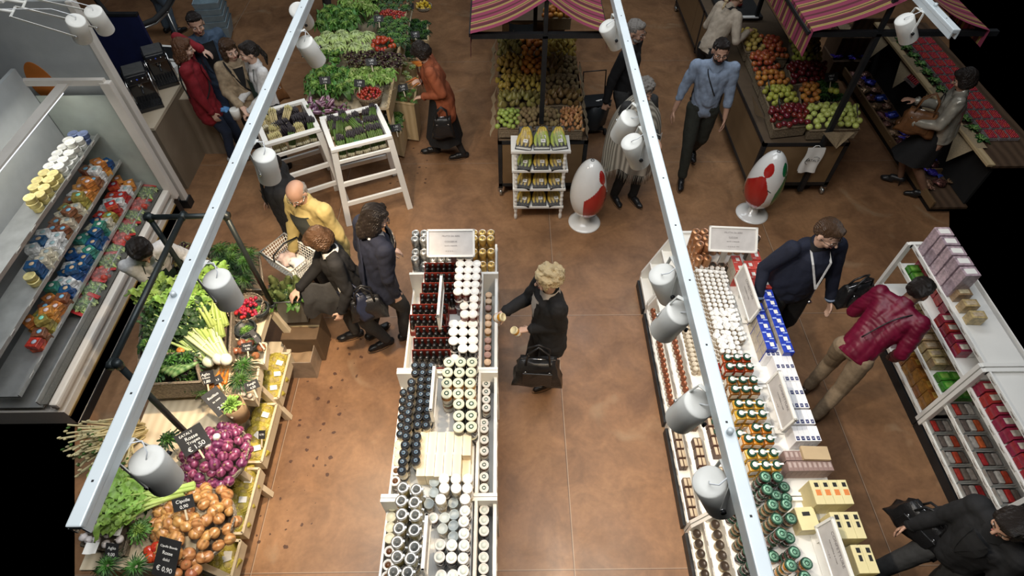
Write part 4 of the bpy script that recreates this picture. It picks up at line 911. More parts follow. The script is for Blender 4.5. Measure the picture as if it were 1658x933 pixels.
def banana_pack(lbl='pack of bananas', c1=(.50, .36, .05), c2=(.62, .46, .08)):
 def f():
  t = thing('banana_pack', lbl, 'bananas'); m = fm('banana' + str(int(c1[0] * 100)), c1, c2, rnd=.06); tp = mat('banana_tip', (.08, .06, .03), .7)
  for i in range(4):
   x = (i - 1.5) * .028; b = MB(); pts = [(x * .4, .085, .05), (x * .8, .06, .045 + .004 * i), (x * 1.15, .02, .038), (x * 1.3, -.03, .034), (x * 1.2, -.075, .036)]
   b.tube(pts, .017, m, 8, rs=[.006, .014, .0175, .0165, .006]); b.build('banana', t)
  q = MB(); q.ell((0, .09, .052), (.014, .010, .010), tp, 8, 6)
  for i in range(4): q.ell(((i - 1.5) * .028 * 1.2, -.078, .036), .006, tp, 6, 4)
  q.build('stub', t)
  tr = MB(); tr.poly([(-.068, -.10, 0), (.068, -.10, 0), (.068, .10, 0), (-.068, .10, 0)], BLACKM, h=(0, 0, .004))
  for s in (-1, 1): tr.box((s * .068, 0, .012), (.004, .2, .024), BLACKM); tr.box((0, s * .10, .012), (.136, .004, .024), BLACKM)
  tr.build('black_tray', t); s = MB(); s.box((.012, -.035, .0585), (.040, .036, .0012), PAPER); s.box((.012, -.033, .0593), (.022, .008, .0008), GREYINK); s.build('sticker', t)
  w_ = MB(); w_.grid(lambda u, v: Vector(((u - .5) * .14, (v - .5) * .2, .022 + .038 * (1 - (2 * u - 1) ** 4) * (1 - (2 * v - 1) ** 6) + .0)), 8, 8, WRAP); w_.build('film', t); return t
 return Proto(f)
BANY = banana_pack(); BANG = banana_pack('pack of greenish bananas', (.30, .40, .07), (.46, .50, .10))
def quad(px, z): return [P(px[i], px[i + 1], z if not hasattr(z, '__len__') else z[i // 2]) for i in (0, 2, 4, 6)]
def bil(Q, u, v): return Q[0].lerp(Q[1], u).lerp(Q[3].lerp(Q[2], u), v)      # u along far edge, v toward the viewer
def fill(Q, proto, sp, kind, group, dome=.0, spy=None, jit=.15, rot='rand', lay=1, stag=True, where='', scale=None, tilt=.5, drop=0.0, mask=None, mx=999):
 W_ = ((Q[1] - Q[0]).length + (Q[2] - Q[3]).length) / 2; D_ = ((Q[3] - Q[0]).length + (Q[2] - Q[1]).length) / 2; spy = spy or sp; cnt = 0
 for L_ in range(lay):
  nx, ny = max(1, int(round(W_ / sp)) - L_), max(1, int(round(D_ / spy)) - L_)
  for j in range(ny):
   for i in range(nx):
    u = (i + .5 + (.25 * (-1) ** j if stag and nx > 2 else 0) + random.uniform(-jit, jit)) / nx; v = (j + .5 + random.uniform(-jit, jit)) / ny
    u = min(.98, max(.02, u)); v = min(.98, max(.02, v))
    if L_: u = .5 + (u - .5) * (nx / (nx + L_)); v = .5 + (v - .5) * (ny / (ny + L_))
    if mask and not mask(u, v): continue
    p = bil(Q, u, v); p.z += dome * (1 - (2 * u - 1) ** 2) * (1 - (2 * v - 1) ** 2) + L_ * sp * .72 - drop
    rt = (random.uniform(-tilt, tilt), random.uniform(-tilt, tilt), random.uniform(0, 6.28)) if rot == 'rand' else ((0, 0, random.uniform(0, 6.28)) if rot == 'z' else tuple(a + random.uniform(-.12, .12) for a in rot))
    sc = (scale or 1) * random.uniform(.9, 1.1)
    ly = '' if lay == 1 else (', upper layer' if L_ else ', lower layer')
    proto.put(p, rt, f"{kind}{(' ' + where) if where else ''}, {ORD[min(j, 25)]} row, {ORD[min(i, 25)]} along{ly}", group, sc); cnt += 1
    if cnt >= mx: return cnt
 return cnt
def basket(label, Q, depth=.12, wall=WICK, name='wicker_basket', lip=.012, slope=.85, rise=.02, bottom=True, group=None, cat='basket', rim=None, ztop=None):
 c = (Q[0] + Q[1] + Q[2] + Q[3]) / 4; zt = (ztop if ztop is not None else c.z) + rise; zb = zt - depth - rise
 t = thing(name, label, cat, (c.x, c.y, zb), 0, group); b = MB()
 top = [Vector((q.x - c.x, q.y - c.y, zt - zb)) for q in Q]; bot = [Vector((q.x * slope, q.y * slope, 0)) for q in top]; ti = [Vector((q.x * .94, q.y * .94, q.z)) for q in top]; bi = [Vector((q.x * .93, q.y * .93, .012)) for q in bot]
 for i in range(4):
  j = (i + 1) % 4; b.add([bot[i], bot[j], top[j], top[i]], [(0, 1, 2, 3)], wall, False); b.add([bi[i], bi[j], ti[j], ti[i]], [(3, 2, 1, 0)], wall, False)
 b.add(bot, [(3, 2, 1, 0)], wall, False); b.add(bi, [(0, 1, 2, 3)], wall, False); b.build('woven_wall' if wall in (WICK, WICKG) else 'panel_wall', t)
 r = MB(); 
 for i in range(4):
  j = (i + 1) % 4
  if rim: r.bar(top[i] * .97, top[j] * .97, lip * 1.6, lip, rim, up=(0, 0, 1))
  else: r.tube([top[i] * .97 + Vector((0, 0, 0)), (top[i] + top[j]) * .485 + Vector((0, 0, .003)), top[j] * .97], lip, wall, 7)
 r.build('rim', t); return t
def roundbasket(label, c, r, depth=.12, wall=WICKG, handles=True, name='round_basket', group=None):
 t = thing(name, label, 'basket', (c.x, c.y, c.z - depth), 0, group); b = MB(); b.lathe([(.001, 0), (r * .80, 0), (r, depth), (r * .96, depth), (r * .77, .012), (.001, .012)], wall, 36, cap=False); b.build('woven_wall', t)
 for k in range(3): q = MB(); q.tube([(math.cos(a) * r * (1 + .006 * math.sin(a * 30 + k * 2)), math.sin(a) * r * (1 + .006 * math.sin(a * 30 + k * 2)), depth + .004 * math.sin(a * 30 + k * 2) - .012 * k + .008) for a in [2 * PI * i / 72 for i in range(72)]], .0075, wall, 6, closed=True); q.build('rim', t)
 if handles:
  for s in (-1, 1): q = MB(); q.tube([(s * r * .98, -.05, depth), (s * r * 1.06, -.035, depth + .045), (s * r * 1.08, 0, depth + .06), (s * r * 1.06, .035, depth + .045), (s * r * .98, .05, depth)], .007, wall, 6); q.build('handle', t)
 return t
def disc_fill(c, r, proto, sp, kind, group, dome, scale=1.0, tilt=.9, layers=1):
 k = 0
 for L_ in range(layers):
  rr = r; n = max(1, round(rr / sp)) + 1; st_ = rr / (n - 1) if n > 1 else sp
  for ring in range(n):
   rad = ring * st_ * .999; m = 1 if ring == 0 else int(2 * PI * rad / sp)
   if rad > rr: break
   for i in range(m):
    a = 2 * PI * i / m + ring * .5 + L_; z = dome * (1 - (rad / r) ** 2)
    proto.put((c.x + math.cos(a) * rad + random.uniform(-.006, .006), c.y + math.sin(a) * rad + random.uniform(-.006, .006), c.z + z - .02 + random.uniform(-.006, .008) - L_ * .05), (random.uniform(-tilt, tilt), random.uniform(-tilt, tilt), random.uniform(0, 6)), f"{kind}, {ORD[ring]} ring from the middle, {ORD[min(i, 25)]} around", group, scale * random.uniform(.88, 1.12)); k += 1
 return k
def chalk(label, at, w_, h_, rx, rz, lines, peg=True, ry=0):
 t = thing('price_sign', label, 'sign', at); t.rotation_euler = (rx, ry, rz); b = MB(); b.box((0, 0, 0), (w_, h_, .004), SLATE, bev=.001); b.build('board', t)
 for s, sz, x, y in lines: text(s, sz, CHALK, t, (x, y, .0028), (0, 0, random.uniform(-.05, .05)), ext=.0003)
 if peg: p = MB(); p.box((0, -h_ / 2 - .03, -.002), (.012, .08, .004), PALEW); p.build('peg', t)
 return t
# ================================================================ pear stall (striped awning) and its banana rack
AWN = None
def awning_mat():
 m = bpy.data.materials.new('striped_canvas'); m.use_nodes = True; nt = m.node_tree; N, L = nt.nodes, nt.links; b = N['Principled BSDF']; b.inputs['Roughness'].default_value = .85
 tc = N.new('ShaderNodeTexCoord'); sx = N.new('ShaderNodeSeparateXYZ'); L.new(tc.outputs['Object'], sx.inputs[0]); mm = N.new('ShaderNodeMath'); mm.operation = 'MULTIPLY'; mm.inputs[1].default_value = 1 / .30; L.new(sx.outputs[1], mm.inputs[0])
 fr = N.new('ShaderNodeMath'); fr.operation = 'FRACT'; L.new(mm.outputs[0], fr.inputs[0]); cr = N.new('ShaderNodeValToRGB'); cr.color_ramp.interpolation = 'CONSTANT'; e = cr.color_ramp.elements
 pk, yl, dk, gr = (.25, .035, .075, 1), (.42, .30, .08, 1), (.10, .018, .022, 1), (.20, .14, .05, 1)
 st = [(0, pk), (.20, yl), (.235, gr), (.27, yl), (.305, dk), (.50, pk), (.56, yl), (.60, dk), (.64, gr), (.68, yl), (.72, pk), (.90, dk)]
 e[0].position = 0; e[0].color = st[0][1]; e[1].position = st[1][0]; e[1].color = st[1][1]
 for p, c in st[2:]: x = e.new(p); x.color = c
 L.new(fr.outputs[0], cr.inputs[0]); L.new(cr.outputs[0], b.inputs['Base Color']); return m
AWN = awning_mat()
def stall(label, x0, x1, y0, y1, ztop, post, beamx, zb, apex, eave, alabel, ay1, panels=2):
 "wheeled table: steel frame with oak panels"
 cx, cy = (x0 + x1) / 2, (y0 + y1) / 2; W_, D_ = x1 - x0, y1 - y0; t = thing('stall_table', label, 'table', (cx, cy, 0)); fr = MB(); w_ = .045
 for z in (.17, ztop - .022):
  for s in (-1, 1): f = MB(); f.box((s * (W_ / 2 - w_ / 2), 0, z), (w_, D_, w_), DKMETAL); f.build('side_rail', t); f = MB(); f.box((0, s * (D_ / 2 - w_ / 2), z), (W_, w_, w_), DKMETAL); f.build('cross_rail', t)
 for sx in (-1, 1):
  for k in range(4 if D_ > 3 else 2):
   sy = -1 + 2 * k / (3 if D_ > 3 else 1); q = MB(); q.box((sx * (W_ / 2 - w_ / 2), sy * (D_ / 2 - w_ / 2), .10 + (ztop - .10) / 2), (w_, w_, ztop - .12), DKMETAL); q.build('leg', t)
  for sy in (-1, 1):
   c = MB(); X_, Y_ = sx * (W_ / 2 - w_ / 2), sy * (D_ / 2 - w_ / 2); c.cyl((X_ - .015, Y_, .045), (X_ + .015, Y_, .045), .044, STEEL, 18); c.cyl((X_ - .017, Y_, .045), (X_ + .017, Y_, .045), .014, CHROME, 10); c.bar((X_ - .022, Y_, .045), (X_ - .022, Y_, .115), .004, .03, CHROME); c.bar((X_ + .022, Y_, .045), (X_ + .022, Y_, .115), .004, .03, CHROME); c.box((X_, Y_, .112), (.05, .05, .008), CHROME); c.build('caster', t)
  for k in range(panels):
   b = MB(); yy = (-.5 + (k + .5) / panels) * (D_ - .06); b.box((sx * (W_ / 2 - .014), yy, .19 + (ztop - .24) / 2 - .0), (.016, (D_ - .06) / panels - .018, ztop - .24), OAK); b.build('side_panel', t)
 b = MB(); b.box((0, -(D_ / 2 - .014), .19 + (ztop - .24) / 2), (W_ - .1, .016, ztop - .24), OAK); b.build('front_panel', t)
 b = MB(); b.box((0, 0, ztop - .005), (W_ - .02, D_ - .02, .012), mat('dark_board', (.09, .06, .035), .7)); b.build('tabletop', t)
 a = thing('awning_frame', alabel + ' frame of dark steel', 'frame', (post[0], post[1], 0)); q = MB(); q.box((0, 0, (zb + post[2]) / 2), (.05, .05, zb - post[2]), DKMETAL); q.build('post', a)
 q = MB(); q.box(((beamx[0] + beamx[1]) / 2 - post[0], 0, zb), (beamx[1] - beamx[0], .05, .05), DKMETAL); q.build('cross_beam', a)
 q = MB(); q.box((0, 0, (apex[1] + zb) / 2), (.04, .04, apex[1] - zb), DKMETAL); q.box((apex[0] - post[0], (ay1 - post[1]) / 2, apex[1] - .02), (.04, ay1 - post[1], .03), DKMETAL); q.build('ridge_bar', a)
 for s in (0, 1): q = MB(); q.box((eave[s] - post[0], (ay1 - post[1]) / 2, zb), (.035, ay1 - post[1], .035), DKMETAL); q.build('eave_bar', a)
 q = MB(); q.box((0, ay1 - post[1] - .1, zb / 2 + .4), (.05, .05, zb - .8), DKMETAL); q.build('rear_post', a)
 c = thing('striped_awning', alabel + ' with purple and yellow stripes', 'awning', (apex[0], post[1] - .06, 0)); b = MB()
 for s in (0, 1):
  ex = eave[s] - apex[0]
  b.grid(lambda u, v: Vector((ex * u, v * (ay1 - post[1] + .06), apex[1] + .02 + (zb + .03 - apex[1]) * u - .05 * math.sin(PI * u) * (1 - .3 * math.sin(v * 3)))), 10, 14, AWN)
 b.build('canopy', c)
 for s in (0, 1):
  ex = eave[s] - apex[0]; v_ = MB(); v_.grid(lambda u, v: Vector((ex * 1.0 + .004 * math.sin(u * 40) + (.01 if ex > 0 else -.01) * v, u * (ay1 - post[1] + .06), zb + .05 - v * (.26 if (s == 0 and ex < -.6) else .17))), 30, 3, AWN); v_.build('valance', c)
 return t
stall('wheeled pear and kiwi table with oak panels under the middle awning', -.10, .93, 5.49, 7.95, .82, (.385, 5.50, 1.06), (-.34, .95), 2.07, (.385, 2.42), (-.34, .98), 'middle gabled awning', 7.6)
stall('long wheeled apple table with oak side panels under the corner awning', 2.94, 3.93, 5.47, 10.2, .78, (3.60, 5.445, .09), (2.93, 4.75), 2.10, (3.80, 2.50), (2.93, 4.62), 'corner gabled awning', 8.4, panels=4)
def D(px, z=1.02): return quad(px, z)
cells = [((806, 62, 877, 62, 877, 92, 806, 92), [(PEAR_G, 'olive pear'), (ORNG, 'dull orange')]), ((884, 62, 930, 62, 931, 92, 884, 92), [(LEMON, 'small ochre pear')]), ((806, 94, 877, 94, 876, 122, 806, 122), [(PEAR_Y, 'ochre pear'), (ORNG, 'dull orange')]), ((884, 94, 932, 94, 934, 122, 884, 122), [(PEAR_B, 'brown pear'), (KIWI, 'brown kiwi')]),
   ((806, 124, 876, 124, 875, 150, 806, 150), [(LEMON, 'dull yellow lemon')]), ((883, 124, 935, 124, 937, 146, 883, 146), [(KIWI, 'brown kiwi')]), ((806, 152, 874, 152, 873, 176, 806, 176), [(PEAR_G, 'green-yellow pear')]), ((882, 148, 938, 148, 940, 172, 882, 172), [(PEAR_B, 'brown pear')]),
   ((806, 178, 840, 178, 840, 208, 806, 208), [(LIME, 'green lime')]), ((842, 178, 905, 178, 905, 206, 842, 206), [(KIWI, 'dull kiwi')]), ((907, 176, 941, 174, 944, 212, 908, 212), [(SHAL, 'orange-brown shallot')])]
names_ = ['far left', 'far right', 'second left', 'second right', 'middle left', 'middle right', 'fourth left', 'fourth right', 'near left', 'near middle', 'near right']
for i, (px, ks) in enumerate(cells):
 Q = D(px, .985 if i < 8 else .98); basket(f'wicker tray of the pear stall, {names_[i]} one', Q, .13, WICK, 'wicker_tray', .010, .96, .0, group='wicker trays of the pear stall')
 sp = {id(PEAR_G): .074, id(PEAR_Y): .074, id(PEAR_B): .07, id(KIWI): .058, id(LEMON): .066, id(ORNG): .078, id(LIME): .062, id(SHAL): .046}
 if len(ks) == 1: fill(Q, ks[0][0], sp[id(ks[0][0])], f'{ks[0][1]} in the {names_[i]} tray', f'{ks[0][1]}s on the pear stall', .06, drop=.02, where='')
 else:
  M1 = [Q[0], Q[0].lerp(Q[1], .55), Q[3].lerp(Q[2], .55), Q[3]]; M2 = [Q[0].lerp(Q[1], .55), Q[1], Q[2], Q[3].lerp(Q[2], .55)]
  fill(M1, ks[0][0], sp[id(ks[0][0])], f'{ks[0][1]} in the {names_[i]} tray', f'{ks[0][1]}s on the pear stall', .05, drop=.02); fill(M2, ks[1][0], sp[id(ks[1][0])], f'{ks[1][1]} in the {names_[i]} tray', f'{ks[1][1]}s on the pear stall', .05, drop=.02)
for i, (a, b_) in enumerate([((803, 62), (800, 120)), ((803, 140), (801, 205)), ((937, 100), (942, 150)), ((943, 160), (948, 205))]):
 p, q = P(*a, .98), P(*b_, .98); s = MB(); s.grid(lambda u, v: Vector((0, 0, 0)) + (q - p) * u + Vector(((-.05 if i < 2 else .05) * v + .012 * math.sin(u * 22 + v * 3), 0, -.13 * v + .02 * math.sin(u * 17))), 20, 4, BURLAP)
 tg = thing('burlap_liner', f'burlap liner hanging over the {("left far", "left near", "right far", "right near")[i]} edge of the pear stall', 'cloth', p); s.build('cloth_fold', tg)
Q = quad((880, 12, 925, 12, 925, 30, 880, 30), 1.05); basket('burlap-lined crate of oranges behind the pear stall', Q, .16, BURLAP, 'orange_crate', .01, .98, .0, ztop=1.05); fill(Q, ORNG, .08, 'orange behind the pear stall', 'oranges behind the pear stall', .05, drop=.02)
t = thing('rear_counter', 'dark low counter behind the pear stall', 'counter', (.40, 8.75, 0)); b = MB(); b.box((0, 0, .86), (.95, 1.2, .03), mat('dark_board', (.09, .06, .035), .7)); b.build('worktop', t); b = MB(); b.box((0, 0, .44), (.9, 1.1, .80), OAK); b.build('cabinet_body', t)
p = P(846, 46, 1.02); t = thing('market_scale', 'polished steel scale with a tray behind the pear stall', 'scale', (p.x, p.y, .88)); b = MB(); b.box((0, 0, .045), (.24, .22, .09), STEEL, bev=.01); b.build('body', t); b = MB(); b.grid(lambda u, v: Vector(((u - .5) * .36, (v - .5) * .28, .12 + .03 * (2 * abs(u - .5)) ** 3)), 12, 4, CHROME); b.build('weighing_tray', t); b = MB(); b.cyl((0, 0, .09), (0, 0, .118), .03, STEEL, 12); b.build('neck', t)
rk = thing('banana_rack', 'white four-tier banana rack with turned posts', 'rack', (.365, 5.20, 0)); RX = .30
shelf = [(.20, .085, .62, .30), (.46, .035, .635, .30), (.73, -.015 + .03, .65, .30), (.99, .02, .665, .32)]
SH = []
zs = [.20, .47, .74, 1.0]
for i, z in enumerate(zs):
 wd = (.585, .60, .62, .64)[i]; b = MB(); b.box((0, 0, z), (wd, .29, .022), WHITE, bev=.006); b.build('shelf', rk); b = MB(); b.box((0, -.143, z + .006), (wd, .012, .034), WHITE, bev=.004); b.build('shelf_lip', rk)
for sx in (-1, 1):
 for sy in (-1, 1):
  for i in range(4):
   z0 = 0 if i == 0 else zs[i - 1] + .011; z1 = zs[i] - .011; L_ = z1 - z0; n = 6; pr = [(.008, z0)]
   for k in range(1, 24): q = k / 24; pr.append((.013 + .007 * abs(math.sin(q * PI * (4 if i else 2))) , z0 + L_ * q))
   pr.append((.010, z1)); b = MB(); b.lathe(pr, WHITE, 12, (sx * .265, sy * .12, 0)); b.build('turned_post', rk)
ry = 5.20
for i, z in enumerate(zs):
 for c in range(3):
  pr = BANG if (i == 3 and c > 0) or (i == 2 and c == 0) else BANY
  x = .365 + (c - 1) * .175 + .01; zz = z + .013
  pr.put((x, ry - .02 + (.03 if i == 3 else 0), zz + .012), (R(14) if i == 3 else R(10), 0, R((-12, 0, 10)[c])), f"banana pack on the {('lowest', 'second', 'third', 'top')[i]} shelf, {('left', 'middle', 'right')[c]} one", 'banana packs on the white rack', 1.18 if i < 3 else 1.25)
  if i == 2 or i == 1 or i == 3: BANY.put((x + .01, ry + .07, zz + .05), (R(35), 0, R(5)), f"banana pack at the back of the {('lowest', 'second', 'third', 'top')[i]} shelf, {('left', 'middle', 'right')[c]} one", 'banana packs on the white rack', .95)
# ================================================================ apple stall
FZ = .93
C2 = [((1193, 50, 1222, 50, 1240, 85, 1208, 85), A_YEL, 'yellow apple', .074, 'far left'), ((1224, 60, 1260, 62, 1275, 96, 1242, 94), A_CRM, 'red apple', .074, 'second column far'), ((1210, 88, 1245, 88, 1262, 118, 1224, 118), A_CRM, 'red-orange apple', .074, 'second left'), ((1222, 120, 1262, 118, 1280, 140, 1232, 142), A_ORG, 'orange fruit', .074, 'third left'),
  ((1232, 144, 1276, 142, 1292, 166, 1245, 174), A_LIM, 'green-yellow apple', .074, 'fourth left'), ((1280, 62, 1325, 62, 1327, 100, 1286, 102), A_LIM, 'lime-yellow apple', .07, 'far right'), ((1272, 104, 1336, 102, 1338, 134, 1284, 138), A_RED, 'deep red apple', .074, 'second right'), ((1294, 140, 1322, 138, 1324, 166, 1296, 170), A_ORG, 'orange-gold fruit', .074, 'third right'),
  ((1242, 176, 1305, 170, 1308, 204, 1253, 210), A_RED, 'glossy dark red apple', .076, 'near left'), ((1306, 172, 1386, 170, 1392, 210, 1310, 212), A_GRN, 'yellow-green apple', .080, 'near right')]
for i, (px, pr, k, sp, nm) in enumerate(C2):
 Q = quad(px, FZ); basket(f'wicker tray of the apple stall, {nm}', Q, .13, WICK, 'wicker_tray', .012, .96, .0, group='wicker trays of the apple stall'); fill(Q, pr, sp, f'{k} in the {nm} tray', f'{k}s on the apple stall', .07, drop=.015)
Q = quad((1322, 136, 1352, 134, 1362, 166, 1326, 168), FZ); basket('wicker tray of herbs on the apple stall', Q, .12, WICK, 'wicker_tray', .012, .96, .0); fill(Q, HERB, .16, 'dark green bunch on the apple stall', 'green bunches on the apple stall', .02); 
for i, (px, py, z) in enumerate([(1344, 150, 1.08), (1352, 152, 1.08)]): A_LIM.put(P(px, py, z), 0, f'green-yellow apple resting on the herbs, {ORD[i]}')
for i, (px, py, rz) in enumerate([(1322, 80, .8), (1346, 125, .1), (1388, 178, 1.2), (1245, 135, 1.3), (1262, 165, 1.2)]):
 p = P(px, py, 1.10); chalk(f'small black price board of the apple stall, {("far right", "above the herbs", "by the yellow-green apples", "by the orange fruit", "by the green-yellow apples")[i]}', p, .16, .10, R(60), rz, [('MELE', .03, 0, .015), ('2,50', .028, 0, -.02)])
tb = MB(); tq = [P(1310, 206, .99), P(1392, 200, .99)]
for i, (a, b_, tip, lb) in enumerate([((1330, 211), (1382, 211), (1352, 238), 'pointed burlap napkin hanging at the front of the apple stall'), ((1216, 150), (1236, 188), (1222, 185), 'burlap napkin hanging on the side of the apple stall')]):
 A_, B_, T_ = P(*a, 1.0), P(*b_, 1.0), P(*tip, .80); A_.y -= .035; B_.y -= .035; T_.y = A_.y - .03 if i == 0 else T_.y
 s = MB(); tg = thing('napkin', lb, 'cloth', A_); s.grid(lambda u, v: (B_ - A_) * (u * (1 - v) + .5 * v) + (T_ - (A_ + B_) / 2) * v + Vector((0, -.006 * math.sin(u * 14), 0)), 12, 8, BURLAP); s.build('cloth_fold', tg)
Q = quad((1250, 0, 1270, 0, 1275, 15, 1250, 15), .9)
p = P(1299, 257, .70); t = thing('paper_bag', 'white printed shopping bag hanging on the apple stall post', 'bag', (3.53, 5.40, .60)); b = MB(); b.grid(lambda u, v: Vector(((u - .5) * .20 + .01 * math.sin(v * 6), -.004 - .010 * math.sin(u * 9) * (v) - .02 * v, -v * .34 + .17)), 14, 14, PAPER); b.grid(lambda u, v: Vector(((u - .5) * .20 + .01 * math.sin(v * 6), .004, -v * .34 + .17)), 14, 14, PAPER); b.build('bag_body', t)
text('EATALY', .042, INK, t, (0, -.030, 0.01), (R(90), 0, -.10), sx=1.0); b = MB(); b.tube([(-.055, -.030, .05), (-.07, -.032, .03), (-.085, -.034, -.0), (-.07, -.036, -.03), (-.05, -.036, -.04)], .0028, INK, 5); b.tube([(.0, -.028, .055), (.04, -.028, .06), (.07, -.029, .045), (.05, -.03, .035)], .0022, INK, 5); b.build('printed_swirl', t)
b = MB(); b.tube([(-.05, 0, .165), (-.02, .01, .19), (.02, .01, .19), (.05, 0, .165)], .004, PAPER, 6); b.build('handle', t)
# ================================================================ egg shaped bins
EGGW = mat('glossy_white', (.78, .78, .76), .14, var=.02, coat=.8); EGGR = mat('glossy_red', (.42, .02, .016), .16, var=.04, coat=.8); EGGG = mat('glossy_green', (.015, .20, .07), .16, var=.04, coat=.8)
def egg(label, at, rz, red_only=False, h=.90):
 t = thing('egg_bin', label, 'bin', at, rz); b = MB(); b.lathe([(.001, 0), (.19, 0), (.19, .010), (.16, .020), (.06, .028), (.055, .10)], EGGW, 36); b.build('base', t)
 c = Vector((0, 0, .50)); A_ = .205; H1, H2 = .43, .37
 def surf(a, v, off=0):
  th = v; rr = math.cos(th); z = math.sin(th) * (H1 if th > 0 else H2); rr *= (1 - .10 * math.sin(th) * 1.0); return c + Vector((math.cos(a) * (A_ + off) * rr, math.sin(a) * (A_ + off) * rr, z * (1 + off / .4)))
 me = MB(); nu, nv = 160, 120; fs = {0: [], 1: [], 2: []}; vs = []
 for j in range(nv + 1):
  for i in range(nu): vs.append(surf(2 * PI * i / nu, -PI / 2 * .93 + (PI / 2 * .93 + PI / 2 * .985) * j / nv))
 def colour(a, z):
  "figure design: a dot above a rounded body, red on one flank and green on the other"
  for s, k in ((-.66, 1), (.60, 2)):
   da = (a - (-PI / 2 + s) + PI) % (2 * PI) - PI; x = da * .2 * (1 if s < 0 else -1)
   if ((x + .005) / .066) ** 2 + ((z - .765) / .078) ** 2 < 1: return k
   lo = .165; hi = .685 - 2.0 * max(0, x + .01) ** 1.3 * 2 - .9 * max(0, -x - .06)
   inner = .088 - .55 * max(0, .38 - z) * .5
   if lo + .5 * max(0, x) < z < hi and -.25 < x < inner: return k
  return 0
 for j in range(nv):
  for i in range(nu):
   a = 2 * PI * (i + .5) / nu; q = (vs[j * nu + i] + vs[(j + 1) * nu + i]) / 2; k = colour(a, q.z)
   fs[k].append((j * nu + i, j * nu + (i + 1) % nu, (j + 1) * nu + (i + 1) % nu, (j + 1) * nu + i))
 me.add(vs, fs[0], EGGW); me.f += [tuple(f) for f in fs[1]]; me.m += [me.mi(EGGR)] * len(fs[1]); me.sm += [True] * len(fs[1]); me.f += [tuple(f) for f in fs[2]]; me.m += [me.mi(EGGG)] * len(fs[2]); me.sm += [True] * len(fs[2])
 me.build('shell', t); b = MB(); b.lathe([(.020, .0), (.020, .004), (.014, .004), (.014, -.004), (.001, -.004)], DKMETAL, 18, (0, 0, .930), cap=False); b.build('top_cap', t)
 b = MB(); a0 = -PI / 2 - .1 - (.55 if red_only else -.85); pts = [surf(a0 + k * .05, -.10, .001) for k in range(6)]; b.tube(pts, .002, DKMETAL, 5); b.build('seam', t)
 b = MB(); pts = [surf(-PI / 2 - .35 + k * .045 - rz * 0, .10 - .012 * k, .0015) for k in range(6)]; b.tube(pts, .004, DKMETAL if not red_only else mat('grey_slot', (.3, .3, .3), .5), 6); b.build('handle_slot', t)
 return t
e1 = P(946, 360); e2 = P(1217, 346); egg('white egg-shaped bin with red figure beside the banana rack', (e1.x, e1.y, .001), 1.58, True); egg('white egg-shaped bin with red and green figures by the apple stall', (e2.x, e2.y, .001), .10)
# ================================================================ salad stand (far left centre)
GZ = .92
tq = [P(505, -60, .78), P(668, -60, .78), P(652, 214, .78), P(478, 190, .78)]
t = thing('salad_table', 'wooden table carrying heaps of green salad', 'table', (-1.93, 7.5, 0)); b = MB(); b.box((0, 0, .74), (1.10, 2.5, .04), PALEW, bev=.004); b.build('tabletop', t)
for sx in (-1, 1):
 for sy in (-1, 1): b = MB(); b.box((sx * .48, sy * 1.15, .36), (.06, .06, .72), PALEW); b.build('leg', t)
b = MB(); b.box((0, 0, .35), (.95, 2.2, .03), PALEW); b.build('lower_shelf', t)
A_, B_ = P(628, 196, .80), P(668, -20, .80); t = thing('divider_board', 'long raw wood board edging the salad table with straw along it', 'board', (A_.x + .02, A_.y, .76)); d = B_ - A_; b = MB(); b.bar((0, .0, .10), (d.x, d.y, .10), .03, .20, PINE, up=(0, 0, 1)); b.build('plank', t)
s = MB(); rr = random.Random(2)
for i in range(260): q = d * rr.random(); p0 = Vector((q.x + rr.uniform(-.03, .03), q.y, .20 + rr.uniform(0, .02))); s.tube([p0, p0 + Vector((rr.uniform(-.05, .05), rr.uniform(-.06, .06), rr.uniform(.0, .03)))], .0018, BURLAP, 3)
s.build('straw', t)['kind'] = 'stuff'
def heap(px, z, proto, sp, kind, group, dome=.05, bk=None, dep=.12, **k):
 Q = quad(px, z)
 if bk: basket(bk, Q, dep, WICK, 'wicker_basket', .010, .94, .0)
 return fill(Q, proto, sp, kind, group, dome, drop=.03, **k)
heap((500, 162, 563, 172, 566, 190, 492, 180), 1.0, AUB, .055, 'purple and white aubergine in the front basket', 'aubergines in the front basket', .06, None, rot='rand', tilt=1.5, spy=.08, lay=1, scale=.85)
Qb = quad((488, 166, 568, 172, 566, 190, 486, 184), .93); basket('long wicker basket of aubergines at the front of the salad table', Qb, .16, WICK, 'wicker_basket', .012, .97, .0)
cT = P(598, 152, .94); roundbasket('round wicker basket of small red tomatoes on the salad table', cT, .155, .12, WICK); disc_fill(cT, .135, TOMS, .038, 'small red tomato', 'small red tomatoes in the round basket', .05)
cT = P(620, 72, .98); roundbasket('round basket of large red tomatoes on the salad table', cT, .15, .12, WICK, False); disc_fill(cT, .13, TOM, .064, 'large red tomato', 'large red tomatoes in the round basket', .08, layers=1)
heap((505, 108, 560, 108, 558, 150, 496, 148), .98, LET_G, .17, 'green lettuce near the aubergines', 'green lettuces on the salad table', .04, rot='z'); heap((560, 110, 640, 112, 632, 134, 562, 142), .98, LET_B, .16, 'bright lettuce behind the tomatoes', 'bright lettuces on the salad table', .04, rot='z')
heap((512, 88, 556, 88, 553, 108, 506, 106), .98, ROMAINE, .17, 'upright romaine', 'romaines on the salad table', .04, rot='z'); heap((560, 82, 652, 88, 650, 110, 560, 106), .98, RADIC, .13, 'dark purple salad head', 'purple salad heads', .03, rot='z')
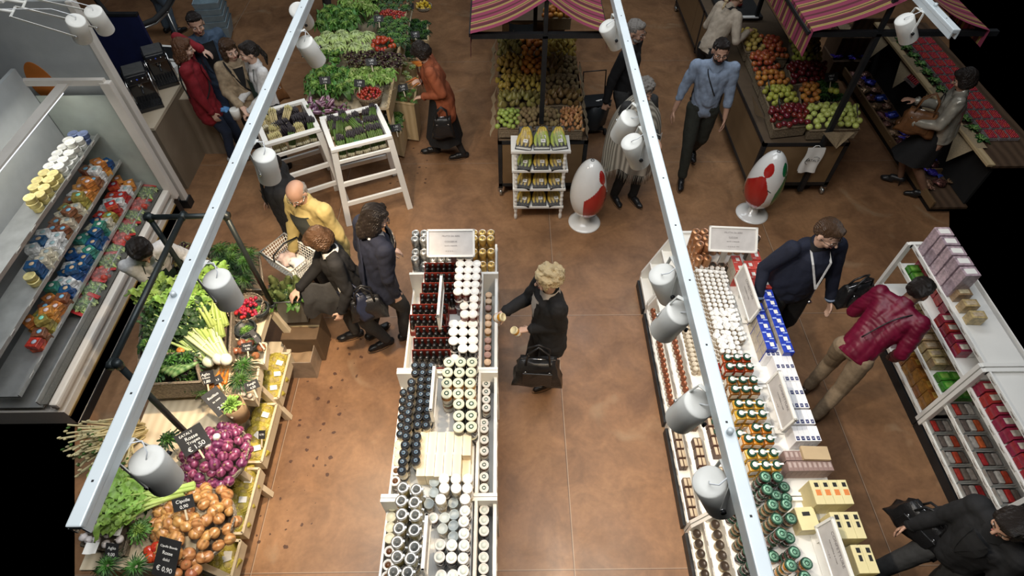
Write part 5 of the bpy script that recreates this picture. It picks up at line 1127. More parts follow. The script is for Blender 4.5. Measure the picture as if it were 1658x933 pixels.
heap((516, 50, 600, 52, 598, 84, 508, 84), 1.0, ENDIVE, .17, 'pale curly endive', 'endives on the salad table', .06, rot='z'); heap((522, 12, 580, 12, 576, 46, 516, 44), 1.02, LET_G, .16, 'green lettuce at the far end', 'far green lettuces', .06, rot='z')
heap((556, -14, 612, -14, 608, 18, 556, 16), 1.04, LET_B, .17, 'bright lettuce at the far end', 'far bright lettuces', .08, rot='z'); heap((584, 24, 662, 28, 656, 72, 640, 70), .98, SPIN, .14, 'dark green bunch beside the tomatoes', 'dark green bunches', .05, rot='z'); heap((600, -8, 664, -8, 660, 16, 606, 14), 1.0, SPIN, .15, 'dark green bunch at the far corner', 'far dark green bunches', .04, rot='z')
heap((616, 14, 656, 18, 654, 34, 614, 26), .98, TOMS, .04, 'small red tomato at the far edge', 'far small red tomatoes', .04)
heap((545, 34, 566, 34, 566, 44, 545, 44), 1.0, TOMS, .05, 'small red tomato among the lettuces', 'red tomatoes among lettuces', .02)
def crate(label, px, z, dep=.14, m=PINE, group=None): return basket(label, quad(px, z), dep, m, 'wooden_crate', .014, .97, .0, rim=m, group=group)
c_side = [((650, 30, 692, 34, 694, 66, 648, 62), HERB, .13, 'dark green bunch in the far side crate', 'far side crate'), ((646, 72, 684, 76, 682, 96, 642, 92), DILL, .14, 'feathery bunch in the second side crate', 'second side crate'), ((640, 100, 680, 102, 676, 138, 634, 134), None, .1, '', 'side crate of pale cabbages'), ((632, 140, 674, 142, 670, 168, 628, 162), ROCKET, .11, 'heap of thin green pods in the side crate', 'side crate of green pods'), ((624, 172, 656, 176, 648, 216, 620, 208), PARS, .12, 'green herb bunch in the lowest side crate', 'lowest side crate')]
for i, (px, pr, sp, k, lb) in enumerate(c_side):
 z = .62 if i < 4 else .42; crate(f'rough wooden {lb} beside the salad table', px, z, z - .04 if i > 2 else .2)
 if pr: fill(quad(px, z), pr, sp, k, k, .02, rot='z', drop=.02)
CABB = leafhead('cabbage', 'pale green cabbage', 'cabbage', .075, 26, LEAFP, mat('leaf_white', (.50, .58, .34), .5), W=1.3, el=(10, 85), curl=-.35, seed=12)
for i, (x, y) in enumerate([(645, 102), (656, 108), (645, 117), (658, 122), (668, 112), (662, 130)]): CABB.put(P(x, y, .64), i * 1.0, f'pale green cabbage in the side crate, {ORD[i]} of six', 'pale cabbages', .8)
for i in range(5): CARR.put(P(664 + i * 2.2, 100 + i * 2, .68), (R(80), 0, 1.2 + i * .1), f'orange carrot beside the pale cabbages, {ORD[i]} one', 'carrots by the cabbages')
for i in range(4): CARR.put(P(656 + i * 4, 134 + i * 2.5, .66), (R(80), 0, 2.0 + i * .1), f'orange carrot above the green pods, {ORD[i]} one', 'carrots by the pods')
cY = P(686, 10, .70); roundbasket('round dish of yellow peppers at the far end of the salad stand', cY, .12, .05, WICKG, False); YEP = pearfruit('yellow_pepper', 'pepper', 'yellow pepper', .026, .06, fm('yellow_pepper', (.55, .36, .02), (.62, .44, .04), coat=.5), stem=False); disc_fill(cY, .10, YEP, .045, 'small yellow pepper', 'yellow peppers', .05)
PB = mat('blue_price_board', (.10, .15, .22), .6, var=.3)
for i, (x, y, z, rz, wh) in enumerate([(601, 100, 1.13, .2, 'among the purple salad'), (613, 30, 1.12, .1, 'above the large tomatoes'), (582, 135, 1.08, -.1, 'at the small tomatoes'), (526, 130, 1.1, .1, 'above the aubergines'), (652, 142, .74, .4, 'on the green pods'), (672, 56, .76, .2, 'in the far side crate'), (628, 186, .55, .9, 'on the lowest side crate, far one'), (641, 207, .52, .3, 'on the lowest side crate, near one'), (663, 10, .85, 0, 'by the yellow peppers')]):
 chalk(f'small chalk price board {wh}', P(x, y, z), .13, .085, R(50), rz, [('1,80', .035, 0, .012), ('al kg', .022, 0, -.02)])
# ================================================================ white asparagus stands
def astand(label, at, rz, w_=.62, d_=.50, hz=1.05):
 t = thing('display_stand', label, 'stand', at, rz)
 for sy, nm in ((1, 'rim_board'), (-1, 'rim_board')): b = MB(); b.box((0, sy * (d_ / 2 - .022), hz), (w_, .055, .036), WHITE, bev=.004); b.build(nm, t)
 for sx in (-1, 1): b = MB(); b.box((sx * (w_ / 2 - .022), 0, hz), (.055, d_ - .11, .036), WHITE, bev=.004); b.build('rim_board', t)
 fl = MB(); fl.box((0, 0, hz - .20), (w_ - .07, d_ - .07, .012), CARD); fl.build('tray_bottom', t)
 for sy in (-1, 1):
  b = MB(); b.box((0, sy * (d_ / 2 - .02), hz - .17), (w_ - .06, .022, .04), WHITE, bev=.002); b.build('apron_rail', t)
  for z, k in ((hz * .56, .04), (hz * .30, .07)): b = MB(); b.box((0, sy * (d_ / 2 - .02 + k * .5), z), (w_ + k * .9 - .03, .030, .055), WHITE, bev=.003); b.build('rung', t)
 for sx in (-1, 1):
  b = MB(); b.box((sx * (w_ / 2 - .02), 0, hz - .17), (.022, d_ - .06, .04), WHITE); b.build('side_rail', t)
  for sy in (-1, 1):
   q = MB(); q.bar((sx * (w_ / 2 + .045), sy * (d_ / 2 + .02), 0), (sx * (w_ / 2 - .028), sy * (d_ / 2 - .028), hz - .015), .066, .050, WHITE, up=(0, 1, 0), bev=.003); q.build('leg', t)
 for sx in (-1, 1): g = MB(); g.box((sx * (w_ / 2 - .05), 0, hz - .11), (.003, d_ - .1, .10), GLASS); g.build('side_pane', t)
 return t
q1 = [P(518, 192, 1.05), P(612, 170, 1.05), P(634, 222, 1.05), P(536, 246, 1.05)]
c1 = sum(q1, Vector()) / 4; e = (q1[1] - q1[0]) + (q1[2] - q1[3]); a1 = math.atan2(e.y, e.x)
w1 = e.length / 2; d1 = ((q1[0] - q1[3]).length + (q1[1] - q1[2]).length) / 2
astand('white slatted stand with a tray of green asparagus bundles', (c1.x, c1.y, 0), a1, w1, d1)
q2 = [P(405, 186, 1.05), P(499, 160, 1.05), P(514, 212, 1.05), P(432, 236, 1.05)]
c2 = sum(q2, Vector()) / 4; e2 = (q2[1] - q2[0]) + (q2[2] - q2[3]); a2 = math.atan2(e2.y, e2.x); w2 = e2.length / 2; d2 = ((q2[0] - q2[3]).length + (q2[1] - q2[2]).length) / 2
astand('white slatted stand with straw and dark purple asparagus', (c2.x, c2.y, 0), a2, w2, d2)
def st_pt(c, a, x, y, z): return Vector((c.x + math.cos(a) * x - math.sin(a) * y, c.y + math.sin(a) * x + math.cos(a) * y, z))
for j in range(3):
 for i in range(6):
  (ASPB if (i, j) in ((2, 0), (4, 2), (4, 1)) else ASPG).put(st_pt(c1, a1, (-.5 + (i + .5) / 6) * (w1 - .12), (-.5 + (j + .15) / 3) * (d1 - .12), .875), (-.42 + random.uniform(-.2, .2), random.uniform(-.2, .2), a1 + random.uniform(-.3, .3)), f'asparagus bundle in the green tray, {("near", "middle", "far")[j]} row, {ORD[i]} along', 'asparagus bundles in the white stand', random.uniform(.9, 1.08))
for i in range(4): ASPG.put(st_pt(c1, a1, -.20 + i * .13, -.10 + .1 * (i % 2), 1.03), (R(-62), 0, a1 + R(-20 + 25 * (i % 3))), f'asparagus bundle lying on top of the tray, {ORD[i]} from the left', 'asparagus bundles lying on top', .95)
for j in range(3):
 for i in range(6):
  pr, nm = (STRAW, 'straw-coloured bundle') if i < 2 else ((ASPD, 'dark purple asparagus bundle') if (i, j) not in ((5, 0), (2, 0)) else (ASPG, 'green asparagus bundle'))
  if i in (2, 3, 4) and j == 0 and pr is not ASPG: pr, nm = STRAW, 'straw-coloured bundle'
  pr.put(st_pt(c2, a2, (-.5 + (i + .5) / 6) * (w2 - .12), (-.5 + (j + .15) / 3) * (d2 - .12), .875), (-.40 + random.uniform(-.25, .25), random.uniform(-.25, .25), a2 + random.uniform(-.4, .4)), f'{nm} in the second stand, {("near", "middle", "far")[j]} row, {ORD[i]} along', 'bundles in the second white stand', random.uniform(.9, 1.1))
for i in range(3): STRAW.put(st_pt(c2, a2, -.22 + i * .10, .02, 1.02), (R(-60), 0, a2 + R(20 - 30 * i)), f'straw-coloured bundle lying across the second stand, {ORD[i]} one', None, 1.0)
# ================================================================ chilled cabinet along the left
FX = -3.86
GREYP = mat('pale_grey_panel', (.40, .42, .42), .5, var=.05); WARMW = mat('warm_white_panel', (.66, .62, .56), .4, var=.03); BRASS = mat('brass_strip', (.55, .42, .18), .3, .9); GRILL = mat('honeycomb_grille', (.05, .05, .045), .5, col2=(.42, .40, .34), scale=70, kind='weave'); ALU = mat('aluminium', (.55, .56, .55), .35, .7)
Y0, Y1 = 2.42, 5.16; YC = (Y0 + Y1) / 2; LL = Y1 - Y0
t = thing('chilled_cabinet', 'long white open-front chilled food cabinet', 'fridge', (FX, YC, 0))
b = MB(); b.box((-.41, 0, .20), (.78, LL, .22), WARMW); b.build('base_body', t); b = MB(); b.box((-.36, 0, .045), (.70, LL - .04, .088), BLACKM); b.build('kick', t)
b = MB(); b.box((-.05, 0, .40), (.075, LL, .075), WARMW, bev=.02); b.build('bumper', t); b = MB(); b.box((-.018, 0, .235), (.012, LL, .022), BRASS, bev=.003); b.build('brass_strip', t)
b = MB(); b.box((-.025, 0, .16), (.010, LL, .12), GREYP); b.build('kick_panel', t)
b = MB(); b.box((-.125, 0, .432), (.06, LL - .02, .008), GRILL); b.build('air_grille', t); b = MB(); b.box((-.165, 0, .45), (.012, LL - .02, .06), ALU); b.build('deck_lip', t)
b = MB(); b.box((-.45, 0, .37), (.56, LL - .02, .02), ALU); b.build('deck', t)
b = MB(); b.box((-.80, 0, 1.0), (.04, LL, 1.9), GREYP); b.build('rear_panel', t)
shelves = [(-.26, .56, .30), (-.345, .86, .30), (-.40, 1.20, .26)]
for i, (x, z, dpt) in enumerate(shelves):
 b = MB(); b.box((x - dpt / 2, 0, z - .01), (dpt, LL - .04, .016), ALU); b.build('shelf', t); b = MB(); b.box((x + .006, 0, z + .002), (.010, LL - .04, .040), ALU); b.build('price_rail', t)
 for k in range(9):
  g = MB(); g.T = Matrix.Translation((x + .014, (-.5 + (k + .5) / 9) * LL + random.uniform(-.08, .08), z + .006)) @ Matrix.Rotation(R(25), 4, 'Y'); g.box((0, 0, 0), (.002, .075, .045), PAPER); g.box((.0013, 0, -.004), (.0006, .045, .008), GREYINK); g.build('price_tag', t)
b = MB(); b.box((-.41, LL / 2 + .012, 1.0), (.74, .010, 1.30), mat('frosted_end_pane', (.36, .40, .36), .25, var=.12, scale=4)); b.build('end_pane', t)
b = MB(); b.bar((-.02, LL / 2 + .012, .30), (-.02, LL / 2 + .012, 1.80), .105, .07, WARMW, up=(0, 1, 0), bev=.012); b.build('end_post', t); b = MB(); b.bar((-.02, LL / 2 + .012, 1.80), (-.80, LL / 2 + .012, 1.80), .05, .06, WARMW); b.build('end_cap', t)
b = MB(); b.box((-.06, LL / 2 + .0, .16), (.10, .08, .24), BLACKM); b.build('post_foot', t)
b = MB(); b.box((-.42, 0, 1.76), (.05, LL - .2, .025), mat('cabinet_lamp', (.9, .95, 1.0), .5, emit=1.5, var=0)); b.build('light_strip', t); l = bpy.data.lights.new('cabinet_light', 'AREA'); l.shape = 'RECTANGLE'; l.size = .10; l.size_y = LL - .2; l.energy = 6; l.color = (1, .95, .86); lo = bpy.data.objects.new('cabinet_light', l); COL.objects.link(lo); lo.parent = t; lo.location = (-.42, 0, 1.74); lo.rotation_euler = (0, R(8), 0)
b = MB(); b.box((-.42, 0, 1.785), (.10, LL, .02), WARMW); b.build('light_housing', t)
t = thing('partition_panel', 'tall pale grey partition with an orange egg emblem', 'partition', (-4.10, 5.36, 0)); b = MB(); b.box((-.40, 0, 1.25), (1.15, .06, 2.5), GREYP); b.build('panel', t); b = MB(); b.box((.20, 0, 1.25), (.06, .09, 2.5), WARMW, bev=.008); b.build('edge_post', t)
b = MB(); b.box((.20, 0, .06), (.10, .12, .12), BLACKM); b.build('post_foot', t)
ec = P(146, 148, 1.55); em = MB(); OE = mat('orange_emblem', (.50, .16, .03), .5, var=.05); cx_ = -.52
em.poly([(cx_ + .13 * math.cos(a) * (1 - .12 * math.sin(a)), -.034, 1.70 + .22 * math.sin(a)) for a in [2 * PI * i / 40 for i in range(40)]], OE, h=(0, .004, 0)); em.poly([(cx_ + .06 * math.cos(a) + .0, -.034, 1.46 + .035 * math.sin(a)) for a in [2 * PI * i / 24 for i in range(24)]], OE, h=(0, .004, 0)); em.build('egg_emblem', t)
PK = {}
def pk_proto(nm, w_, l_, h_, body, topm, lab):
 def f():
  body = topm
  t = thing('food_pack', lab, 'pack'); b = MB(); b.box((0, 0, h_ / 2), (w_, l_, h_), body, bev=.006); b.build('tray', t); q = MB(); q.box((0, 0, h_ + .0012), (w_ * .86, l_ * .86, .0024), topm); q.build('lid_film', t); s = MB(); s.ell((w_ * .1, 0, h_ + .003), (w_ * .22, l_ * .25, .003), mat('pack_print_' + nm, tuple(random.uniform(.2, .7) for _ in range(3)), .5), 12, 4); s.build('printed_spot', t); return t
 return Proto(f)
cols_ = [('red', (.45, .05, .03)), ('navy', (.02, .08, .20)), ('teal', (.05, .24, .18)), ('cream', (.62, .56, .42)), ('orange', (.55, .22, .05)), ('white', (.66, .66, .64)), ('olive', (.32, .26, .06)), ('brown', (.24, .10, .05))]
for n, c in cols_: PK[n] = pk_proto(n, .105, .098, .05, mat('pack_tray', (.60, .58, .52), .4), mat('pack_film_' + n, c, .25, var=.5, scale=30, rnd=.15), f'{n} food pack')
def tub(nm, c, lab): return jar('tub', lab, .048, .055, mat('tub_' + nm, c, .35, var=.3, scale=30), mat('tub_lid_' + nm, tuple(min(1, x * 1.4 + .1) for x in c), .3, var=.2, scale=25), lidh=.012, neck=1.05, cat='tub')
TU = {'yellow': tub('yellow', (.55, .45, .15), 'yellow tub'), 'white': tub('white', (.62, .62, .55), 'white tub'), 'red': tub('red', (.40, .06, .05), 'red tub'), 'blue': tub('blue', (.08, .12, .25), 'blue tub')}
rr = random.Random(11)
for si, (x, z, dpt) in enumerate(shelves):
 ny = 26
 for j in range(ny):
  y = Y0 + .10 + j * (LL - .14) / ny
  sec = (j // 5 + si * 2) % 5
  for k in range(2):
   xx = FX + x - .055 - k * .10
   if si == 2: ch = (TU['white'], 'white tub') if sec in (0, 3) else ((TU['red'], 'red tub') if sec == 1 else ((TU['yellow'], 'yellow tub') if sec == 2 else (TU['blue'], 'blue tub')))
   elif si == 1: nm = rr.choice((('brown', 'olive', 'cream'), ('orange', 'brown', 'white'), ('olive', 'navy', 'orange'), ('cream', 'teal', 'red'), ('white', 'navy', 'cream'))[sec]); ch = (PK[nm], nm + ' pack') if sec != 3 else (TU['yellow'], 'yellow tub')
   else: nm = rr.choice((('red', 'brown', 'orange'), ('orange', 'olive', 'brown'), ('navy', 'teal', 'white'), ('teal', 'navy', 'cream'), ('olive', 'red', 'white'))[sec]); ch = (PK[nm], nm + ' pack')
   nst = rr.choice((2, 2, 3))
   if pix((xx, y, z))[0] < 60: continue
   for s in range(nst): ch[0].put((xx + rr.uniform(-.008, .008), y + rr.uniform(-.01, .01), z + .001 + s * .0565), (0, 0, rr.uniform(-.7, .7)), f"{ch[1]} on the {('lowest', 'middle', 'top')[si]} chilled shelf, {ORD[j]} from viewer's end, {('front', 'back')[k]}{', upper' if s else ''}", f'packs on the {("lowest", "middle", "top")[si]} chilled shelf')
BAGG = mat('salad_leaves_bagged', (.16, .26, .05), .4, col2=(.45, .55, .22), scale=22, rnd=.2); BAGR = mat('red_bag_print', (.42, .03, .03), .25, var=.3, scale=20); CAUL = mat('cauliflower', (.62, .55, .38), .7, var=.2, scale=40, bump=.8, bscale=70)
def bag_f(m, lab, red=True):
 def f():
  t = thing('salad_bag', lab, 'bag'); b = MB(); rr = random.Random(6)
  if m is BAGG:
   for i in range(34): a = i * 2.4; leafmesh(b, (rr.uniform(-.05, .05), rr.uniform(-.06, .06), .05), (math.cos(a), math.sin(a), rr.uniform(.2, 1)), .075, .05, (LEAFM, LEAFB, LEAFP)[i % 3], .3, .4, i, None, 3, 4)
  else:
   for i in range(26): b.ell((rr.uniform(-.06, .06), rr.uniform(-.07, .07), .05 + rr.uniform(-.02, .03)), rr.uniform(.018, .03), m, 8, 6, wob=.3, seed=i)
  b.build('contents', t)['kind'] = 'stuff'; w_ = MB(); w_.ell((0, 0, .053), (.092, .102, .055), WRAP, 14, 10, wob=.3, seed=5); w_.build('clear_bag', t)
  if red: q = MB(); q.box((.02, .085, .075), (.11, .035, .012), BAGR, bev=.005); q.box((0, -.10, .06), (.14, .03, .010), BAGR, bev=.004); q.build('red_band', t)
  return t
 return Proto(f)
SBG = bag_f(BAGG, 'clear bag of salad leaves with red band'); SBR = bag_f(mat('red_vegetable', (.42, .05, .03), .35, var=.4, scale=20), 'clear bag of red vegetables', False); SBC = bag_f(CAUL, 'bag of cauliflower florets', False)
for j in range(15):
 y = Y1 - .12 - j * .172
 if y < Y0 + .1: break
 pr, nm = ((SBG, 'bagged green salad') if j % 3 != 1 else (SBR, 'bagged red vegetables')) if y > 3.35 else ((SBC, 'bag of pale cauliflower') if y > 2.75 else (SBG, 'bagged green salad'))
 for k in range(2):
  if pix((FX - .3, y, .4))[0] > 118: pr.put((FX - .235 - k * .15, y + random.uniform(-.02, .02), .40 + k * .02), (0, R(10) * (1 - k), random.uniform(-.5, .5)), f"{nm} in the cabinet deck, {ORD[j]} from the far end, {('front', 'back')[k]}", 'bags in the cabinet deck', random.uniform(1.05, 1.25))
# ================================================================ vegetable stand under the pipe frame
LX0, LX1, LY0, LY1, LZ = -2.86, -2.13, 1.02, 3.26, .78
t = thing('vegetable_table', 'long pale wooden vegetable table with a lower shelf', 'table', ((LX0 + LX1) / 2, (LY0 + LY1) / 2, 0)); cx, cy = (LX0 + LX1) / 2, (LY0 + LY1) / 2
b = MB(); b.box((0, 0, LZ - .015), (LX1 - LX0, LY1 - LY0, .03), PALEW, bev=.003); b.build('tabletop', t)
for k in range(4):
 for s in (-1, 1): b = MB(); yy = (-.5 + k / 3) * (LY1 - LY0 - .10); b.bar((s * (LX1 - LX0) / 2 * .92, yy, LZ - .02), (s * ((LX1 - LX0) / 2 + (.10 if s > 0 else 0)), yy, 0), .045, .06, PALEW); b.build('leg', t)
b = MB(); b.box((LX1 - cx - .02, 0, LZ - .06), (.025, LY1 - LY0 - .1, .07), PALEW); b.build('side_rail', t)
b = MB(); b.box((0.05, 0, .20), (LX1 - LX0 - .02, LY1 - LY0 - .12, .025), PALEW); b.build('lower_shelf', t)
NETM = mat('yellow_net', (.42, .34, .04), .55, col2=(.75, .64, .16), kind='weave', scale=40, bump=.7)
def netbag():
 t = thing('net_bag', 'yellow net bag', 'bag'); b = MB(); b.ell((0, 0, .06), (.085, .10, .06), NETM, 20, 14, wob=.45, seed=8); b.build('net', t)
 for i in range(5): q = MB(); a = i * 1.3; q.ell((.035 * math.cos(a), .045 * math.sin(a), .085), (.03, .034, .03), mat('potato', (.42, .34, .12), .6), 10, 8); q.build('potato', t)
 s = MB(); s.box((.02, 0, .122), (.05, .04, .002), PAPER); s.build('paper_tag', t); return t
NB = Proto(netbag)
crs = [(2.50, 2.98), (1.92, 2.46), (1.36, 1.88), (1.06, 1.32)]
for i, (ya, yb_) in enumerate(crs):
 z = .36; Q = [Vector((-2.28, yb_, z)), Vector((-2.02, yb_, z)), Vector((-2.02, ya, z)), Vector((-2.28, ya, z))]; basket(f'pale wooden crate of net bags on the lower shelf, {ORD[i]} from the far end', Q, .145, PALEW, 'wooden_crate', .012, .98, .0, rim=PALEW)
 for k in range(3):
  NB.put((-2.145, yb_ - .09 - k * (yb_ - ya - .14) / 2.4, .245), (R(8), R(15), random.uniform(-.6, .6)), f'yellow net bag in the {ORD[i]} lower crate, {ORD[k]} from its far end', 'yellow net bags in the lower crates', 1.15); 
def pipe(label, pts, name='pipe_frame'):
 t = thing(name, label, 'frame', pts[0][0]); o = Vector(pts[0][0])
 for a, b_ in pts:
  q = MB(); q.cyl(Vector(a) - o, Vector(b_) - o, .021, mat('dark_pipe', (.030, .038, .040), .4, .5, var=.15), 14); q.build('pipe', t)
  for e_ in (a, b_): j = MB(); j.ell(Vector(e_) - o, .031, mat('dark_pipe', (.03, .038, .04), .4), 12, 8); j.lathe([(.027, -.03), (.029, 0), (.027, .03)], mat('dark_pipe', (0, 0, 0)), 14, Vector(e_) - o, tuple((Vector(b_) - Vector(a)).normalized())); j.build('coupling', t)
 return t
pz = 1.90; A_ = P(241, 352, pz); B_ = P(296, 350, pz); C_ = P(365, 349, pz); E_ = P(191, 590, pz); Cb = P(437, 492, LZ); Eb = P(300, 690, LZ)
pipe('dark steel pipe frame over the vegetable stand', [((C_.x, C_.y, LZ), C_), (A_, C_), (B_, (B_.x, E_.y, pz)), ((A_.x, A_.y, LZ), A_), ((E_.x, E_.y, LZ), (E_.x, E_.y, pz))])
def rbox(label, px, z, dep, m=WICKG, name='wicker_basket', slope=.92, rim=None, lip=.010): return basket(label, quad(px, z), dep, m, name, lip, slope, .0, rim=rim)
fill(quad((282, 402, 335, 398, 338, 432, 284, 438), .98), RADIC, .14, 'dark purple radicchio at the far end', 'radicchios at the far end', .05, rot='z'); rbox('wicker basket of radicchio at the far end of the vegetable stand', (278, 404, 342, 400, 342, 438, 276, 440), .90, .12)
fill(quad((345, 402, 408, 406, 418, 440, 350, 436), .98), DILL, .15, 'feathery herb bunch at the far end', 'feathery herb bunches', .05, rot='z'); fill(quad((298, 436, 345, 432, 350, 466, 300, 466), 1.0), HERB, .15, 'dark herb bunch beside the celery', 'herb bunches beside the celery', .04, rot='z')
fill(quad((355, 430, 408, 430, 416, 462, 372, 474), .95), DILL, .14, 'feathery herb bunch by the radishes', 'herb bunches by the radishes', .03, rot='z'); rbox('wicker basket of feathery herbs at the far corner', (345, 408, 420, 408, 428, 470, 350, 470), .88, .10)
cR = P(398, 498, .90); roundbasket('round wicker basket of red radishes', cR, .15, .11); 
for i, (dx, dy) in enumerate([(-.06, .05), (.05, .06), (0, 0), (.07, -.04), (-.07, -.05), (.0, -.09)]): RADI.put((cR.x + dx, cR.y + dy, cR.z - .01), i, f'cluster of red radishes in the round basket, {ORD[i]} one', 'red radishes')
for i, (x, y) in enumerate([(418, 500), (397, 532), (404, 553)]):
 c = P(x, y, .90); roundbasket(f'small bowl of green pods, {("far", "middle", "near")[i]} one', c, .085, .08, mat('dark_bowl', (.03, .035, .035), .4), False, 'bowl', 'bowls of green pods'); ROCKET.put((c.x, c.y, c.z - .03), i * 2, f'heap of thin green pods in the {("far", "middle", "near")[i]} bowl', 'heaps of green pods', 1.2)
rbox('wicker crate of celery and fennel under the white lamp', (310, 470, 376, 480, 372, 580, 306, 572), 1.0, .20, WICKG)
for i, (x, y, z, rz, pr, nm) in enumerate([(350, 560, 1.03, .55, CEL, 'celery'), (340, 552, 1.05, .80, CEL, 'celery'), (360, 548, 1.05, .35, CEL, 'celery'), (348, 532, 1.10, .65, CEL, 'celery'), (366, 530, 1.06, .45, CEL, 'celery'), (368, 585, 1.0, .6, LEEK, 'leek'), (356, 584, 1.0, .9, LEEK, 'leek'), (330, 575, .98, 1.0, FENN, 'fennel'), (340, 588, .96, .7, FENN, 'fennel'), (310, 560, 1.0, .9, FENN, 'fennel'), (300, 540, 1.02, .8, CEL, 'celery')]):
 pr.put(P(x, y, z), (R(12), 0, rz), f'{nm} with its leaves to the far side, {ORD[i]} in the crate', 'celery fennel and leeks', 1.05)
fill(quad((238, 470, 300, 466, 312, 500, 244, 508), 1.05), LET_B, .15, 'bright green celery leaf head', 'bright leaf heads by the celery', .05, rot='z'); fill(quad((232, 508, 296, 502, 300, 540, 236, 545), .98), SPIN, .16, 'dark green leaf bunch under the celery', 'dark leaf bunches under the celery', .03, rot='z')
fill(quad((222, 548, 290, 545, 296, 590, 226, 596), .95), SPIN, .16, 'dark green leaf bunch by the pipe', 'dark leaf bunches by the pipe', .03, rot='z')
fill(quad((290, 590, 330, 590, 334, 628, 292, 632), .95), HERB, .15, 'dark herb bunch behind the long basket', 'herb bunches behind the long basket', .03, rot='z')
rbox('dark wicker crate behind the long basket', (228, 500, 310, 500, 300, 620, 222, 620), .88, .10)
for i, (x, y, z) in enumerate([(286, 588, 1.0), (296, 596, 1.02), (292, 612, 1.0), (284, 608, 1.0), (296, 572, 1.0)]): A_ORG.put(P(x, y, z), 0, f'orange-red fruit between the leaf bunches, {ORD[i]} one', 'orange fruit between leaf bunches')
for i, (x, y, rz) in enumerate([(276, 592, .6), (284, 600, .9), (300, 590, .3)]): AUB.put(P(x, y, 1.02), (R(80), 0, rz), f'purple aubergine among the leaf bunches, {ORD[i]} one', 'aubergines among leaf bunches')
rbox('long pale wicker basket of herbs and zucchini', (236, 574, 312, 570, 326, 618, 218, 624), 1.10, .24, WICKG)
fill(quad((240, 580, 310, 576, 318, 612, 230, 616), 1.08), HERB, .13, 'dark herb bunch in the long basket', 'herb bunches in the long basket', .02, rot='z')
for i in range(4): ZUC.put(P(262 + i * 6, 604 + i * 3, 1.14), (0, 0, .3 + .15 * i), f'pale zucchini in the long basket, {ORD[i]} one', 'zucchini in the long basket')
for i, (x, y, rx) in enumerate([(232, 696, -50), (216, 684, -40)]): CARD_.put(P(x, y, .82), (R(rx + 80), R(-40), .3 + i * .5), f'bundle of pale dry stalks leaning out of the stand, {("right", "left")[i]} one', 'bundles of pale dry stalks', 1.15)
rbox('pale wooden crate of copper-coloured onions', (376, 548, 432, 556, 428, 590, 370, 582), .86, .10, PALEW, 'wooden_crate', .98, PALEW)
fill(quad((384, 556, 428, 560, 424, 586, 378, 578), .86), onion('copper_onion', 'copper-coloured onion', .034, fm('copper_onion', (.20, .06, .03), (.36, .15, .07), coat=.5), DRY), .07, 'copper-coloured onion in the wooden crate', 'copper-coloured onions', .03)
rbox('pale wooden crate of carrots and herbs', (354, 588, 420, 594, 412, 648, 346, 640), .88, .12, PALEW, 'wooden_crate', .98, PALEW)
for i in range(9): CARR.put(P(358 + (i % 3) * 6, 610 - (i // 3) * 7, .93), (R(84), 0, R(-40 + 6 * i)), f'orange carrot in the wooden crate, {ORD[i]} one', 'carrots in the wooden crate', 1.0)
fill(quad((372, 582, 408, 586, 410, 630, 384, 628), .93), DILL, .12, 'feathery green bunch over the carrots', 'feathery bunches over the carrots', .02, rot='z')
fill(quad((386, 618, 414, 620, 408, 646, 384, 644), .90), MUSH, .045, 'pale mushroom in its crate', 'pale mushrooms', .01)
pb_ = P(388, 668, .90); t = thing('paper_pot', 'brown paper bag pot of bright basil', 'pot', (pb_.x - .04, pb_.y + .03, .78)); b = MB(); b.lathe([(.001, 0), (.070, 0), (.085, .20), (.078, .20), (.062, .02), (.001, .02)], CARD, 20, cap=False); b.build('bag_wall', t); BASIL.put((pb_.x - .045, pb_.y + .03, .965), 0, 'bright green basil plant in a brown paper bag', None, 1.15)
cr_ = P(350, 738, .86); roundbasket('round wicker basket of red onions', cr_, .235, .12); disc_fill(cr_, .222, ON_R, .057, 'red onion in the round basket', 'red onions in the round basket', .13, scale=1.06)
for i, (dx, dy) in enumerate([(.0, .0), (.03, .05)]): GARL.put((cr_.x + dx, cr_.y + dy + .03, cr_.z + .16), (1.2, 0, i), f'cut white onion half on top of the red onions, {ORD[i]} one')
cy_ = P(318, 852, .88); roundbasket('round wicker basket of yellow onions', cy_, .25, .12); disc_fill(cy_, .240, ON_Y, .062, 'yellow onion in the round basket', 'yellow onions in the round basket', .14, scale=1.06)
for i in range(22): ON_Y.put(P(262 + random.uniform(-8, 34), 842 + random.uniform(-24, 34), .90 + random.uniform(0, .04)), (random.uniform(-.9, .9), random.uniform(-.9, .9), i), f'yellow onion spilling beside the basket, {ORD[i]} one', 'yellow onions beside the basket')
fill(quad((268, 908, 330, 912, 326, 945, 262, 940), .90), onion('copper_onion', 'copper onion', .037, fm('copper_onion2', (.30, .10, .04), (.45, .2, .08), coat=.5), DRY), .075, 'copper onion at the nearest corner', 'copper onions at the nearest corner', .03)
fill(quad((236, 888, 262, 882, 268, 908, 240, 912), .90), TOM, .066, 'red tomato beside the chalk sign', 'red tomatoes by the chalk sign', .02)
for i, (x, y, rz) in enumerate([(318, 790, 1.9), (300, 800, 2.0), (285, 782, 1.8)]): CEL.put(P(x, y, .95), (R(6), 0, rz), f'thick pale celery between the onion baskets, {ORD[i]} one', 'thick pale celery', 1.0)
